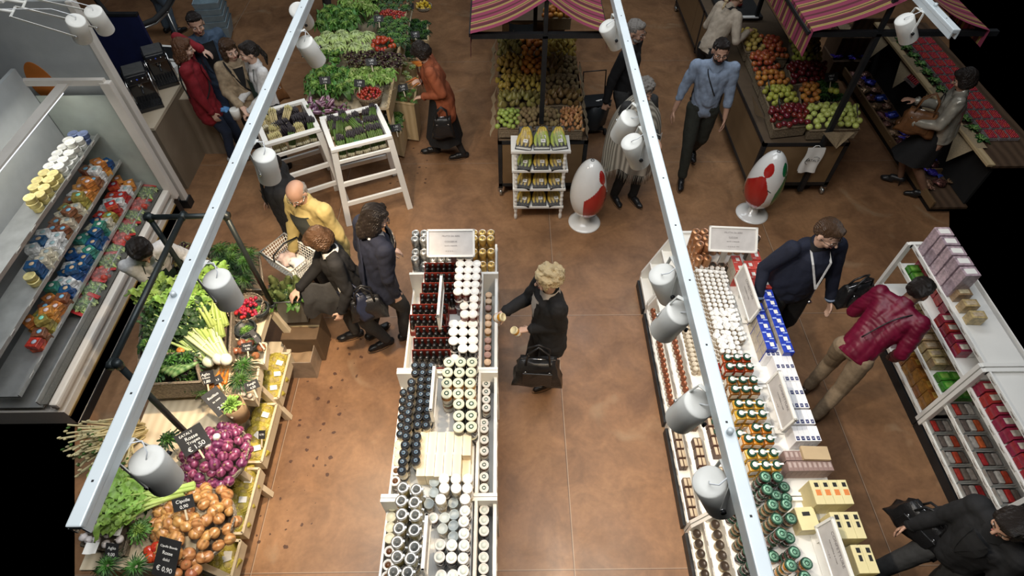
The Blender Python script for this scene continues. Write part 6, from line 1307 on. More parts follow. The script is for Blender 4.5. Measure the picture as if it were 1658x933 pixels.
for (px, nm, pr) in [((196, 800, 236, 796, 240, 830, 200, 836), 'parsley bunch behind the garlic', PARS), ((214, 838, 262, 842, 262, 884, 212, 880), 'parsley bunch beside the garlic', PARS), ((232, 790, 276, 786, 272, 826, 236, 830), 'dark bunch beside the onions', SPIN), ((206, 752, 232, 750, 236, 780, 208, 784), 'dark bunch behind the lamp', SPIN), ((258, 690, 300, 700, 300, 730, 262, 732), 'dark bunch by the red onions', HERB), ((166, 900, 240, 900, 240, 940, 160, 940), 'long green bunch at the nearest corner', DILL)]:
 fill(quad(px, .93), pr, .15, nm, nm + 's', .03, rot='z')
fill(quad((160, 824, 216, 836, 196, 896, 132, 880), .92), GARL, .060, 'white garlic bulb in the heap', 'white garlic bulbs', .07)
rbox('low grey wicker tray of garlic at the viewer corner', (156, 824, 218, 836, 200, 900, 130, 884), .86, .08, WICKG)
for i, (x, y) in enumerate([(176, 850), (186, 858), (196, 838), (148, 888), (172, 835)]):
 g = thing('garlic_tag', f'white paper wrapper on the garlic heap, {ORD[i]} one', 'paper', P(x, y, 1.02)); q = MB(); q.grid(lambda u, v: Vector(((u - .5) * .09, (v - .5) * .07, .01 * math.sin(u * 5 + i))), 6, 6, PAPER); q.build('sheet', g)
CS = [(334, 612, 1.06, .115, .10, .25, 'black chalk sign at the carrots', [('Aglio', .03, 0, .025), ('fresco', .022, 0, 0), ('1,80', .03, 0, -.03)]), (408, 624, .98, .10, .07, .5, 'small chalk sign at the mushrooms', [('Funghi', .024, 0, .012), ('4,50', .024, 0, -.018)]), (400, 562, .98, .085, .07, .2, 'small chalk sign at the copper-coloured onions', [('Cipolle', .02, 0, .012), ('1,50', .022, 0, -.016)]),
  (352, 650, 1.02, .13, .20, .85, 'tall black chalk sign leaning by the basil', [('Basilico', .028, 0, .05), ('in vaso', .022, 0, .01), ('2,50', .035, 0, -.05)]), (312, 712, 1.10, .185, .165, .65, 'large black chalk sign over the red onions', [('EATALY', .026, -.02, .055), ('Rosse', .036, 0, .02), ('Tropea', .03, 0, -.012), ('€ 1,50', .045, 0, -.055)]),
  (297, 815, 1.12, .13, .085, .3, 'small chalk sign on top of the yellow onions', [('Cipolle', .03, 0, .015), ('0,90', .03, 0, -.022)]), (270, 904, 1.06, .155, .24, -.25, 'tall black chalk sign at the nearest corner', [('Cipolle Bionde', .02, 0, .07), ('Rosse', .03, 0, .03), ('dolci', .025, 0, -.01), ('€ 0,90', .042, 0, -.07)]),
  (181, 893, 1.00, .085, .10, -.1, 'small chalk sign on the garlic', [('Aglio', .026, 0, .02), ('9,00', .028, 0, -.02)]), (424, 704, .44, .055, .07, 0, 'small chalk sign on the far lower crate', [('0,90', .022, 0, 0)]), (352, 615, 1.0, .07, .06, .6, 'tiny chalk tag among the carrots', [('1,2', .02, 0, 0)]), (413, 545, 1.0, .04, .12, .75, 'narrow chalk sign across the bowls', [('2,0', .018, 0, 0)])]
for x, y, z, w_, h_, rz, lb, ln in CS: chalk(lb, P(x, y, z), w_, h_, R(35), rz, ln)
# ================================================================ artichoke tub and boxes past the table end
q = quad((434, 462, 492, 458, 486, 488, 440, 490), .82); c = sum(q, Vector()) / 4; basket('grey metal tub of artichokes', q, .34, mat('grey_metal_tub', (.20, .21, .21), .4, .6), 'metal_tub', .008, .85, .0)
for i in range(9): ARTI.put((c.x + ((i % 3) - 1) * .10, c.y + ((i // 3) - 1) * .07, c.z - .01 + random.uniform(0, .04)), (random.uniform(-.4, .4), random.uniform(-.4, .4), i), f'green artichoke in the metal tub, {("near", "middle", "far")[i // 3]} row, {ORD[i % 3]} along', 'artichokes in the metal tub')
fill([v + Vector((0, 0, .04)) for v in q], SPIN, .2, 'long jagged artichoke leaf tuft', 'artichoke leaf tufts', .0, rot='z', scale=.8)
t = thing('storage_box', 'stack base of worn brown cardboard under the metal tub', 'box', (c.x + .03, c.y - .06, 0)); b = MB(); b.box((0, 0, .19), (.34, .30, .38), mat('worn_brown', (.12, .075, .04), .8), bev=.01); b.build('box_body', t); b = MB(); b.box((0, 0, .385), (.34, .02, .004), mat('tape', (.45, .35, .2), .4)); b.build('tape', t)
t = thing('clear_crate', 'clear plastic box with paper inside in front of the metal tub', 'box', (-1.99, 3.04, 0)); b = MB()
for s in (-1, 1): b.box((s * .14, 0, .14), (.006, .24, .28), mat('smoky_plastic', (.30, .24, .18), .25, var=.2)); b.box((0, s * .12, .14), (.28, .006, .28), mat('smoky_plastic', (.3, .24, .18)))
b.box((0, 0, .01), (.28, .24, .012), mat('worn_brown', (0, 0, 0))); b.build('box_wall', t); b = MB(); b.grid(lambda u, v: Vector(((u - .5) * .24, (v - .5) * .2, .16 + .03 * math.sin(u * 6) * math.cos(v * 5))), 8, 8, CARD); b.build('paper_filling', t)
# ================================================================ coffee counter far left
WOODL = mat('counter_wood', (.42, .34, .24), .5, kind='wave', scale=3, col2=(.50, .42, .31), stretch=(.3, 1, 1)); WOODD = mat('counter_side', (.20, .155, .105), .6, kind='wave', scale=3, col2=(.26, .205, .145))
t = thing('coffee_counter', 'pale wooden counter holding coffee machines', 'counter', (-4.20, 6.02, 0)); 
b = MB(); b.box((-.05, .10, .90), (.50, .95, .035), WOODL); b.build('worktop', t); b = MB(); b.box((.18, .10, .44), (.03, .93, .88), WOODD); b.build('side_panel', t); b = MB(); b.box((-.05, -.35, .44), (.46, .03, .88), WOODD); b.build('end_panel', t); b = MB(); b.box((-.05, .10, .05), (.46, .9, .03), WOODL); b.build('bottom_shelf', t)
t = thing('low_cabinet', 'open pale cabinet beside the coffee counter', 'cabinet', (-3.90, 6.62, 0))
for z in (.03, .42, .80): b = MB(); b.box((0, 0, z), (.40, .52, .025), WOODL); b.build('shelf', t)
for s in (-1, 1): b = MB(); b.box((0, s * .265, .41), (.40, .02, .82), WOODD); b.build('side_panel', t)
b = MB(); b.box((-.20, 0, .41), (.015, .52, .8), WOODD); b.build('back_panel', t)
def coffee(label, at, rz, s=1.0):
 t = thing('coffee_machine', label, 'coffee machine', at, rz); t.scale = (s,) * 3; GL = mat('gloss_black', (.02, .02, .022), .15, .3, coat=.6)
 b = MB(); b.box((0, .04, .20), (.26, .26, .38), GL, bev=.02); b.build('body', t); b = MB(); b.box((0, -.14, .025), (.26, .20, .05), GL, bev=.008); b.build('drip_base', t); b = MB()
 for i in range(7): b.box((-.10 + i * .033, -.14, .053), (.008, .17, .004), CHROME)
 b.box((0, -.14, .051), (.23, .18, .003), BLACKM); b.build('drip_grid', t); b = MB(); b.box((0, -.10, .34), (.22, .12, .08), GL, bev=.01); b.cyl((0, -.12, .25), (0, -.12, .31), .030, CHROME, 14); b.build('brew_head', t); b = MB(); b.cyl((0, -.12, .255), (0, -.26, .235), .011, BLACKM, 10); b.build('handle', t)
 b = MB(); b.tube([(-.13, -.16, .06), (-.13, -.14, .30), (-.13, .02, .385)], .010, CHROME, 8); b.tube([(.13, -.16, .06), (.13, -.14, .30), (.13, .02, .385)], .010, CHROME, 8); b.build('chrome_trim', t); b = MB(); b.box((0, .04, .395), (.22, .22, .012), STEEL, bev=.003); b.build('cup_tray', t)
 for i in range(3): b = MB(); b.cyl((-.06 + i * .06, -.162, .36), (-.06 + i * .06, -.170, .36), .010, CHROME if i != 1 else mat('blue_button', (.05, .1, .5), .4), 12); b.build('button', t)
 return t
p = P(236, 172, .92); coffee('black and chrome coffee machine nearest the cabinet', (p.x, p.y + .12, .918), R(30), 1.0); p = P(262, 138, .92); coffee('second black coffee machine behind the first', (p.x, p.y + .15, .918), R(30), .95)
t = thing('blue_screen', 'dark blue board standing behind the coffee counter', 'screen', (-4.95, 6.9, 0)); b = MB(); b.box((0, 0, .80), (1.25, .04, 1.6), mat('deep_blue', (.006, .010, .05), .6)); b.build('panel', t); b = MB(); b.box((0, 0, 1.61), (1.25, .06, .03), BLACKM); b.build('top_edge', t)
p = P(268, 92, .95); t = thing('till_screen', 'white cash register with tilted screen', 'cash register', (p.x, p.y, .80), R(-8)); b = MB(); b.box((0, 0, .05), (.34, .30, .10), PLASTW, bev=.008); b.build('body', t); b = MB(); b.T = Matrix.Translation((.02, .06, .17)) @ Matrix.Rotation(R(35), 4, 'X'); b.box((0, 0, 0), (.32, .20, .018), PLASTW, bev=.004); b.box((0, 0, .010), (.27, .15, .002), BLACKM); b.build('screen', t)
t = thing('till_counter', 'narrow pale counter under the cash register', 'counter', (p.x, p.y, 0), R(-8)); b = MB(); b.box((0, 0, .785), (.42, .5, .03), WOODL); b.build('worktop', t); b = MB(); b.box((0, 0, .385), (.38, .46, .77), GREYP); b.build('cabinet_body', t)
t = thing('shopping_basket_stack', 'stack of pale blue plastic shopping baskets', 'baskets', (*P(362, 62, 0).xy, 0), R(10)); PB2 = mat('pale_blue_plastic', (.24, .32, .36), .4)
for k in range(5):
 b = MB(); z0 = .06 + k * .10
 for s in (-1, 1): b.poly([(s * .15, -.20, z0), (s * .15, .20, z0), (s * .19, .24, z0 + .22), (s * .19, -.24, z0 + .22)], PB2, h=(.004 * s, 0, 0)); b.poly([(-.15, s * .20, z0), (.15, s * .20, z0), (.19, s * .24, z0 + .22), (-.19, s * .24, z0 + .22)], PB2, h=(0, .004 * s, 0))
 b.box((0, 0, z0), (.3, .4, .004), PB2); b.tube([(-.19, -.24, z0 + .22), (.19, -.24, z0 + .22), (.19, .24, z0 + .22), (-.19, .24, z0 + .22)], .008, PB2, 6, closed=True); b.build('basket', t)
t = thing('curved_handrail', 'thick black curved handrail in the far corner', 'handrail', (*P(225, 45, .9).xy, .9)); 
cc = P(215, -10, .95); pts = [P(150 + 0, -8, .95), P(172, 20, .95), P(200, 38, .95), P(225, 42, .95), P(250, 32, .95), P(268, 14, .95), P(280, -8, .95)]; o0 = t.location
b = MB(); b.tube([p_ - o0 for p_ in pts], .035, RUBBER, 10); b.build('rubber_grip', t); b = MB(); b.tube([p_ - o0 - Vector((0, 0, .05)) for p_ in pts], .02, STEEL, 8); b.build('steel_rail', t)
for i in (1, 3, 5): b = MB(); b.cyl(pts[i] - o0, Vector((pts[i].x, pts[i].y, .0)) - o0, .018, STEEL, 8); b.build('post', t)
# ================================================================ white shelving at the right edge
def unit_c(y0, y1, label, zt):
 x0 = 3.69; t = thing('wall_shelf_unit', label, 'shelving unit', (x0 + .3, (y0 + y1) / 2, 0)); L_ = y1 - y0 - .004; X = lambda x: x - x0 - .3; I = L_ - .07
 b = MB(); b.box((X(x0 + .30), 0, .045), (.56, L_, .088), BLACKM); b.box((X(x0 + .008), 0, .05), (.014, L_, .10), BLACKM); b.build('kick', t)
 for i, (x, z, d) in enumerate(((x0 + .015, .14, .40), (x0 + .03, .45, .36), (x0 + .04, .76, .34), (x0 + .05, zt, .34))):
  b = MB(); b.box((X(x + d / 2), 0, z - .01), (d, I, .02), WHITE); b.box((X(x), 0, z + .002), (.014, I, .042), WHITE, bev=.002); b.build('shelf', t)
  for k in range(6):
   g = MB(); g.T = Matrix.Translation((X(x) - .010, (-.5 + (k + .5) / 6) * I, z + .004)) @ Matrix.Rotation(R(-22), 4, 'Y'); g.box((0, 0, 0), (.002, .075, .045), PAPER); g.box((-.0013, 0, -.006), (.0006, .03, .012), GREYINK); g.build('price_tag', t)
 for sy in (-1, 1):
  yy = sy * (L_ / 2 - .018)
  for (xa, za, xb, zb) in ((x0 + .02, .09, x0 + .02, zt + .02), (x0 + .02, zt + .0, x0 + .42, zt + .0), (x0 + .42, .0, x0 + .42, zt)):
   b = MB(); b.bar((X(xa), yy, za), (X(xb), yy, zb), .05, .036, WHITE, up=(0, 1, 0), bev=.003); b.build('end_frame', t)
 b = MB(); b.box((X(x0 + .44), 0, zt / 2), (.012, I, zt), WHITE); b.build('back_board', t)
 return t
unit_c(2.36, 3.70, 'white shelf unit beside the maroon jacket shopper', 1.0)
unit_c(1.40, 2.355, 'white shelf unit with dark trays at the right picture edge', 1.0)
MK = lambda n, c, **k: mat('pack_' + n, c, .3, var=.35, scale=30, rnd=.2, coat=.3, **k)
bx = {}
def gb(nm, w_, l_, h_, m, win): return pbox('food_box', nm, w_, l_, h_, m, win=[(0, 0, .7, .55, win)], face=m)
P_PUR = gb('pale purple biscuit box', .13, .10, .14, MK('mauve', (.42, .32, .36)), PAPER); P_RED = gb('dark red box', .10, .09, .05, MK('darkred', (.28, .02, .04)), MK('cream2', (.55, .5, .42))); P_WH = gb('white box', .10, .09, .05, MK('white2', (.62, .62, .60)), MK('grey2', (.3, .3, .3)))
P_TAN = gb('tan paper packet', .12, .075, .10, MK('tan', (.40, .28, .14)), MK('tan2', (.55, .45, .30))); P_BR = gb('golden brown pack', .16, .11, .09, MK('golden', (.26, .11, .02)), MK('golden2', (.42, .22, .05))); P_GRN = gb('green pack', .10, .08, .06, MK('green2', (.05, .20, .02)), MK('green3', (.16, .34, .06)))
def row(proto, x, z, ya, yb, st, nm, grp, cols=1, dx=.1, layers=1, dz=.06, rz=.06):
 k = 0; y = ya
 while y > yb:
  for c in range(cols):
   for l in range(layers): proto.put((x + c * dx, y, z + l * dz), random.uniform(-rz, rz), f"{nm}, {ORD[min(k, 25)]} from the far end{', ' + ('front', 'back')[min(c, 1)] if cols > 1 else ''}{', ' + ('lower', 'upper')[l] if layers > 1 else ''}", grp)
  k += 1; y -= st
row(P_PUR, 3.83, 1.001, 3.58, 3.1, .115, 'pale purple biscuit box on the top shelf', 'pale purple boxes', 1, .14, 2, .1405)
row(P_TAN, 3.85, 1.001, 3.05, 2.75, .12, 'tan packet on the top shelf', 'tan packets on the top shelf')
row(P_RED, 3.80, .761, 2.95, 2.60, .10, 'dark red box on the third shelf', 'dark red boxes on the third shelf', 1, .1, 2, .0505); row(P_WH, 3.91, .761, 2.95, 2.60, .10, 'white box on the third shelf', 'white boxes on the third shelf', 1, .1, 2, .0505)
row(P_GRN, 3.80, .761, 3.55, 3.3, .09, 'green pack behind the end frame', 'green packs behind the end frame', 1); row(P_RED, 3.90, .761, 3.58, 3.0, .10, 'dark red box behind the end frame', 'dark red boxes behind the end frame', 1, .1, 2, .0505)
row(P_TAN, 3.80, .451, 3.30, 2.62, .085, 'tan packet on the second shelf', 'tan packets on the second shelf', 2, .13); row(P_GRN, 3.80, .451, 2.58, 2.40, .09, 'green pack on the second shelf', 'green packs on the second shelf', 2, .11)
row(P_PUR, 3.80, .141, 3.15, 3.0, .14, 'pale purple box on the lowest shelf', 'pale purple boxes low'); row(P_BR, 3.82, .141, 2.95, 2.42, .115, 'golden brown pack on the lowest shelf', 'golden brown packs', 1, .1, 2, .0905)
TRK = mat('dark_tray', (.03, .03, .032), .4)
for i in range(6):
 for s, (x, z) in enumerate(((3.80, .141), (3.81, .451))):
  y = 2.26 - i * .145
  t = thing('pack_tray', f"dark tray of wrapped packs on the {('lowest', 'second')[s]} shelf, {ORD[i]} from the end frame", 'tray', (x, y, z), 0, 'dark trays of wrapped packs'); b = MB(); b.box((0, 0, .003), (.18, .125, .005), TRK)
  for q in (-1, 1): b.box((q * .09, 0, .03), (.005, .13, .06), ALU); b.box((0, q * .062, .03), (.18, .005, .06), ALU)
  b.build('tray_wall', t)
  for k in range(3): q = MB(); q.box(((k - 1) * .055, 0, .035), (.045, .10, .05), MK('wrapped' + str((i + k) % 3), ((.30, .04, .02), (.10, .08, .07), (.28, .26, .24))[(i + k) % 3]), bev=.01); q.build('wrapped_pack', t)
row(P_RED, 3.81, .761, 2.28, 1.5, .10, 'dark red box on the near third shelf', 'dark red boxes near', 1, .1, 2, .0505)
# ================================================================ raspberry and sweets display top right
KX = 5.22
t = thing('berry_display', 'wooden stepped display of raspberries with burlap', 'display', (5.5, 6.7, 0)); X = lambda x: x - 5.5
DKW = mat('dark_wood', (.06, .035, .02), .6, kind='wave', scale=3, col2=(.10, .06, .035))
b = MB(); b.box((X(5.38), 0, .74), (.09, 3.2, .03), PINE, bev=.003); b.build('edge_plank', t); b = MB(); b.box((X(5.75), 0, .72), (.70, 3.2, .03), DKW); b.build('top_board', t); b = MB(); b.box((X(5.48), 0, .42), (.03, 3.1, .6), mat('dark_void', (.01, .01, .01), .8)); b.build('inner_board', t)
b = MB(); b.box((X(5.28), 0, .10), (.44, 3.2, .03), DKW); b.build('lower_board', t); b = MB(); b.box((X(5.06), 0, .15), (.025, 3.2, .10), OAK, bev=.003); b.build('lower_lip', t); b = MB(); b.box((X(5.30), 0, .04), (.40, 3.1, .08), BLACKM); b.build('kick', t); b = MB(); b.box((X(5.50), 1.6, .4), (.9, .03, .8), DKW); b.build('end_board', t)
for k in range(4):
 y0_ = 1.25 - k * .78; s = MB(); A_ = Vector((X(5.36), y0_ + .22, .755)); B_ = Vector((X(5.36), y0_ - .22, .755)); s.add([A_, B_, Vector((X(5.30), y0_ - .02, .40)), A_ + Vector((.12, 0, .004)), B_ + Vector((.12, 0, .004))], [(0, 1, 2), (0, 3, 4, 1)], BURLAP); s.build('burlap_flap', t)
RASP = mat('raspberry', (.30, .01, .015), .45, col2=(.45, .04, .05), scale=60, rnd=.15); 
def punnet():
 t = thing('raspberry_punnet', 'clear punnet of raspberries', 'punnet'); b = MB(); b.box((0, 0, .018), (.11, .16, .034), mat('punnet_plastic', (.35, .30, .30), .15, alpha=.5)); b.build('tray', t); rr = random.Random(5)
 for i in range(4):
  for j in range(6): q = MB(); q.ell((-.038 + i * .025 + rr.uniform(-.004, .004), -.062 + j * .025, .040), (.0125, .0125, .014), RASP, 7, 5); q.build('raspberry', t)
 return t
PUN = Proto(punnet)
for k in range(13):
 for c in range(3): PUN.put((5.62 + c * .125, 7.9 - k * .19, .74), random.uniform(-.05, .05), f"clear punnet of raspberries, {ORD[k]} row from the far end, {('inner', 'middle', 'outer')[c]} column", 'raspberry punnets')
BANL = leafhead('leaf_garland', 'dark leaf cluster edging the berries', 'leaves', .12, 12, LEAFD, LEAFM, W=.5, seed=14, el=(0, 40), curl=.1)
for k in range(13): BANL.put((5.49, 7.95 - k * .2, .745), k * 1.3, f'dark green leaf cluster along the raspberry edge, {ORD[k]} from the far end', 'leaf clusters along the berries')
PUN.put(P(1474, 133, .90), (R(20), 0, .7), 'punnet of raspberries held up by the silver jacket shopper')
FOIL = mat('sweet_foil', (.20, .10, .07), .18, .5, var=.9, scale=35, rnd=.5, bump=.8, bscale=60); FOILB = mat('blue_foil', (.03, .03, .30), .2, .4, var=.5, scale=20, rnd=.3, bump=.6)
def sweet(m, lb):
 def f():
  t = thing('sweet_bag', lb, 'bag'); b = MB(); b.ell((0, 0, .035), (.07, .09, .038), m, 14, 10, wob=.6, seed=4); b.build('foil_bag', t); q = MB(); q.grid(lambda u, v: Vector(((u - .5) * .05 * (1 + v * 1.4), .085 + v * .05, .045 + .01 * math.sin(u * 20))), 10, 3, m); q.build('frill', t); return t
 return Proto(f)
SWE, SWB = sweet(FOIL, 'shiny brown bag of sweets'), sweet(FOILB, 'shiny blue bag of sweets')
for k in range(14):
 for c in range(2): (SWB if (k * 2 + c) % 4 == 1 else SWE).put((5.17 + c * .16, 8.1 - k * .20, .118), (0, 0, random.uniform(0, 6)), f"shiny bag of sweets on the lower board, {ORD[k]} row from the far end, {('outer', 'inner')[c]}", 'bags of sweets on the lower board', random.uniform(.85, 1.1))
p = P(1492, 250, .15); t = thing('low_crate', 'dark low crate of foil-wrapped sweets under the shopper', 'crate', (p.x + .05, p.y, 0)); b = MB(); b.box((0, 0, .07), (.50, .62, .12), DKW)
b.build('crate_body', t); b = MB(); b.box((-.25, 0, .12), (.025, .64, .10), OAK); b.box((0, -.31, .12), (.5, .025, .10), OAK); b.build('edge_board', t)
for k in range(4):
 for c in range(3): (SWE if (k + c) % 3 else SWB).put((p.x - .12 + c * .16, p.y + .22 - k * .15, .135), (0, 0, k + c * 2.), f"foil bag in the low crate, {ORD[k]} row, {ORD[c]} across", 'foil bags in the low crate', .9)
p = P(1372, 85, .30); t = thing('low_crate', 'dark crate of wrapped goods between the apple stall and the berries', 'crate', (p.x, p.y, 0)); b = MB(); b.box((0, 0, .14), (.55, .45, .28), DKW); b.build('crate_body', t)
for k in range(2):
 for c in range(3): SWB.put((p.x - .17 + c * .17, p.y + .1 - k * .2, .285), (0, 0, k * 2 + c), f"blue foil bag in the far dark crate, {ORD[k]} row, {ORD[c]} across", 'foil bags in the far crate', .95)
p = P(1385, 48, .62); t = thing('folded_bags', 'pile of folded burlap bags behind the corner awning', 'cloth', (p.x, p.y, .0)); b = MB(); b.box((0, 0, .30), (.5, .4, .6), DKW); b.build('box_body', t); b = MB(); b.grid(lambda u, v: Vector(((u - .5) * .45, (v - .5) * .36, .62 + .03 * math.sin(u * 9) * math.cos(v * 7))), 12, 12, BURLAP); b.build('cloth_fold', t)
p = P(1165, 5, .9); t = thing('prep_tray', 'dark tray and board on the far part of the apple table', 'tray', (3.40, 8.9, .79)); b = MB(); b.box((0, 0, .02), (.6, 1.2, .04), mat('black_tray', (.02, .02, .02), .5)); b.build('tray', t); b = MB(); b.box((.05, -.62, .05), (.34, .06, .015), PAPER); b.build('paper', t)
for i in range(6): A_RED.put((3.25 + (i % 3) * .09, 8.6 + (i // 3) * .1, .835), i, f'dark red apple on the prep tray, {ORD[i]} of six', 'apples on the prep tray')
# ================================================================ people
def remesh(mb, vox, name, smooth=2, disp=0.0, dscale=9.0, seed=0):
 me = mb.mesh('tmp'); o = bpy.data.objects.new('tmp', me); COL.objects.link(o)
 m = o.modifiers.new('r', 'REMESH'); m.mode = 'VOXEL'; m.voxel_size = vox; m.adaptivity = 0
 s = o.modifiers.new('s', 'SMOOTH'); s.factor = .5; s.iterations = smooth
 dg = bpy.context.evaluated_depsgraph_get(); dg.update(); ev = o.evaluated_get(dg); r = bpy.data.meshes.new_from_object(ev)
 bpy.data.objects.remove(o); bpy.data.meshes.remove(me); r.name = name
 n = len(r.vertices); co = np.empty(n * 3, 'f'); r.vertices.foreach_get('co', co); co = co.reshape(-1, 3)
 if disp:
  no = np.empty(n * 3, 'f'); r.vertex_normals.foreach_get('vector', no); no = no.reshape(-1, 3)
  rs = np.random.RandomState(seed + 3); d = np.zeros(n)
  wv = co + .06 * np.sin(co[:, [1, 2, 0]] * 11 + seed)
  for k in range(7):
   v = rs.normal(size=3); v /= np.linalg.norm(v); v *= dscale * (1.2 + k * .75); d += np.abs(np.sin(wv @ v + rs.uniform(0, 6))) * (1 / (1 + .45 * k))
  d -= d.mean(); co = co + no * (disp * d)[:, None]
  r.vertices.foreach_set('co', co.astype('f').ravel())
 r.polygons.foreach_set('use_smooth', [True] * len(r.polygons)); r.update(); return r, co
def polymat(me, fn, mats):
 me.materials.clear()
 for m in mats: me.materials.append(m)
 n = len(me.polygons); c = np.empty(n * 3, 'f'); me.polygons.foreach_get('center', c); c = c.reshape(-1, 3)
 me.polygons.foreach_set('material_index', fn(c).astype('i')); me.update()
SKIN = mat('skin', (.50, .29, .20), .5, var=.08, scale=14, sub=.1); SKIN2 = mat('skin_pale', (.62, .40, .30), .5, var=.07, scale=14); LIP = mat('lips', (.36, .12, .09), .45); EYEW = mat('eye_white', (.7, .68, .65), .3); BROW = mat('brow', (.06, .035, .02), .8)
def hairm(n, c, c2=None): return mat('hair_' + n, c, .42, kind='wave', scale=60, col2=c2 or tuple(min(1, x * 2.2 + .01) for x in c), bump=.6, stretch=(1, 1, .4))
H_DK = hairm('dark', (.012, .009, .008), (.03, .022, .018)); H_BR = hairm('brown', (.05, .025, .013), (.10, .055, .03)); H_BL = hairm('blonde', (.50, .34, .15), (.92, .76, .48)); H_GR = hairm('grey', (.16, .14, .12), (.36, .33, .30)); H_AU = hairm('auburn', (.09, .04, .02), (.17, .08, .04))
def cloth(n, c, **k): return mat('cloth_' + n, c, k.pop('rough', .85), var=k.pop('var', .12), scale=k.pop('scale', 40), bump=k.pop('bump', .15), bscale=220, sheen=.0, **k)
C_BLK = cloth('black', (.010, .010, .011)); C_NAVY = cloth('navy', (.008, .011, .026)); C_GREY = cloth('charcoal', (.035, .035, .035)); C_JEAN = cloth('jeans', (.018, .028, .055)); C_WHT = cloth('white', (.62, .62, .62)); C_KHA = cloth('khaki', (.26, .19, .12))
C_LEA = mat('black_leather', (.012, .012, .013), .35, var=.3, bump=.3, bscale=90); C_BRLEA = mat('brown_leather', (.15, .065, .025), .4, var=.3, bump=.3, bscale=60)
def person(label, head_px, heading, h=1.70, lean=0, side=0, twist=0, head=(0, 0, 0), Rh=None, Lh=None, Rf=(0.10, .10), Lf=(-.10, .10), skin=None, hair=H_DK, hairstyle='short', top=C_BLK, topkind='sweater', hem=.47,
   sleeve=1.0, bottom=C_BLK, bottomkind='trousers', shoe=C_LEA, heel=0, girth=1.0, male=True, glasses=False, vox=.0085, collar=None, seed=0, loc=None, elbow=(None, None), crouch=0, fingers=True, beard=False, shirt=None, grip=(0, 0), apron=None, hz=None, inner=None, openw=1.0):
 """local frame: +X is the person's right, +Y forward, +Z up. lean/side in degrees at the hips. Hands/feet targets in metres (local)."""
 skin = skin or SKIN; g = girth; shw = (.108 if male else .094) * h; hipw = .052 * h
 hip = Vector((0, 0, .515 * h - crouch)); Rl = Matrix.Rotation(R(-lean), 3, 'X') @ Matrix.Rotation(R(side), 3, 'Y') @ Matrix.Rotation(R(twist), 3, 'Z')
 up = lambda x, y, z: hip + Rl @ Vector((x, y, (z - .515) * h))
 sR, sL = up(shw, -.005, .815), up(-shw, -.005, .815); neck = up(0, .0, .845); nbase = up(0, 0, .80)
 hd = neck + Rl @ Vector((0, .022 * h * .6, .085 * h)); 
 Hm = Matrix.Rotation(R(head[0]), 3, 'Z') @ Matrix.Rotation(R(-head[1]), 3, 'X') @ Matrix.Rotation(R(head[2]), 3, 'Y')
 Rl2 = Matrix.Rotation(R(-lean * .7), 3, 'X') @ Matrix.Rotation(R(side * .6), 3, 'Y') @ Hm
 def ik(a, t, l1, l2, pole):
  a, t = Vector(a), Vector(t); d = t - a; L_ = min(d.length, (l1 + l2) * .995)
  t = a + d.normalized() * L_; c = (l1 * l1 - l2 * l2 + L_ * L_) / (2 * L_); hgt = math.sqrt(max(l1 * l1 - c * c, 0)); pd = Vector(pole); pd = pd - d.normalized() * pd.dot(d.normalized()); pd.normalize()
  return a + d.normalized() * c + pd * hgt, t
 ua, fa = .172 * h, .152 * h
 if Rh is None: Rh = (shw + .05, .03, .44 * h)
 if Lh is None: Lh = (-shw - .05, .03, .44 * h)
 eR, wR = ik(sR, Rh, ua, fa, elbow[0] or (.35, -.8, -.3)); eL, wL = ik(sL, Lh, ua, fa, elbow[1] or (-.35, -.8, -.3))
 hR, hL = hip + Vector((hipw, 0, 0)), hip + Vector((-hipw, 0, 0)); ank = .048 * h + heel * .06
 def foot(f): return Vector((f[0], f[1], ank + (f[2] if len(f) > 2 else 0)))
 kR, aR = ik(hR, foot(Rf), .247 * h, .235 * h, (.12, 1, 0)); kL, aL = ik(hL, foot(Lf), .247 * h, .235 * h, (-.12, 1, 0))
 S_ = MB(); m = skin; hh = .066 * h
 C_ = lambda a, b, ra, rb, mb=None: (mb or S_).cap2(a, b, ra * h, rb * h, m, 12)
 C_(up(0, 0, .54), up(0, .0, .60), .052, .050); 
 for s in (-1, 1): C_(up(s * .03 * h, 0, .60), up(s * .045 * h, 0, .75), .040, .036)
 C_(up(0, 0, .60), up(0, .005, .75), .050, .046); C_(sR + Rl @ Vector((0, 0, -.02)), sL + Rl @ Vector((0, 0, -.02)), .022, .022); C_(nbase, neck + Rl @ Vector((0, .005, .02 * h)), .028, .029); C_(neck, hd, .032, .034)
 for (a, e, w_) in ((sR, eR, wR), (sL, eL, wL)): C_(a, e, .024, .022); C_(e, w_, .024, .0155)
 for (a, k, an) in ((hR, kR, aR), (hL, kL, aL)): C_(a, k, .050, .031); C_(k, an, .031, .020); C_(k * .7 + an * .3, k * .4 + an * .6, .031, .026)
 hx = lambda x, y, z: hd + Rl2 @ Vector((x * h, y * h, z * h))
 M4 = Rl2.to_4x4()
 S_.ell(hx(0, -.006, .012), (.0455 * h, .056 * h, .052 * h), m, 20, 14, M4); S_.ell(hx(0, .016, -.022), (.034 * h, .036 * h, .040 * h), m, 16, 12, M4)
 S_.ell(hx(0, .038, -.050), (.016 * h, .012 * h, .012 * h), m, 10, 8, M4); S_.ell(hx(0, .045, .003), (.030 * h, .010 * h, .008 * h), m, 10, 8, M4)
 S_.cap2(hx(0, .052, .0), hx(0, .064, -.018), .0045 * h, .0085 * h, m, 8); S_.ell(hx(0, .047, -.034), (.016 * h, .010 * h, .0055 * h), m, 8, 6, M4)
 for s in (-1, 1):
  S_.ell(hx(s * .0465, -.004, -.010), (.006 * h, .012 * h, .018 * h), m, 10, 8, M4); S_.ell(hx(s * .024, .036, -.022), (.014 * h, .014 * h, .014 * h), m, 10, 8, M4)
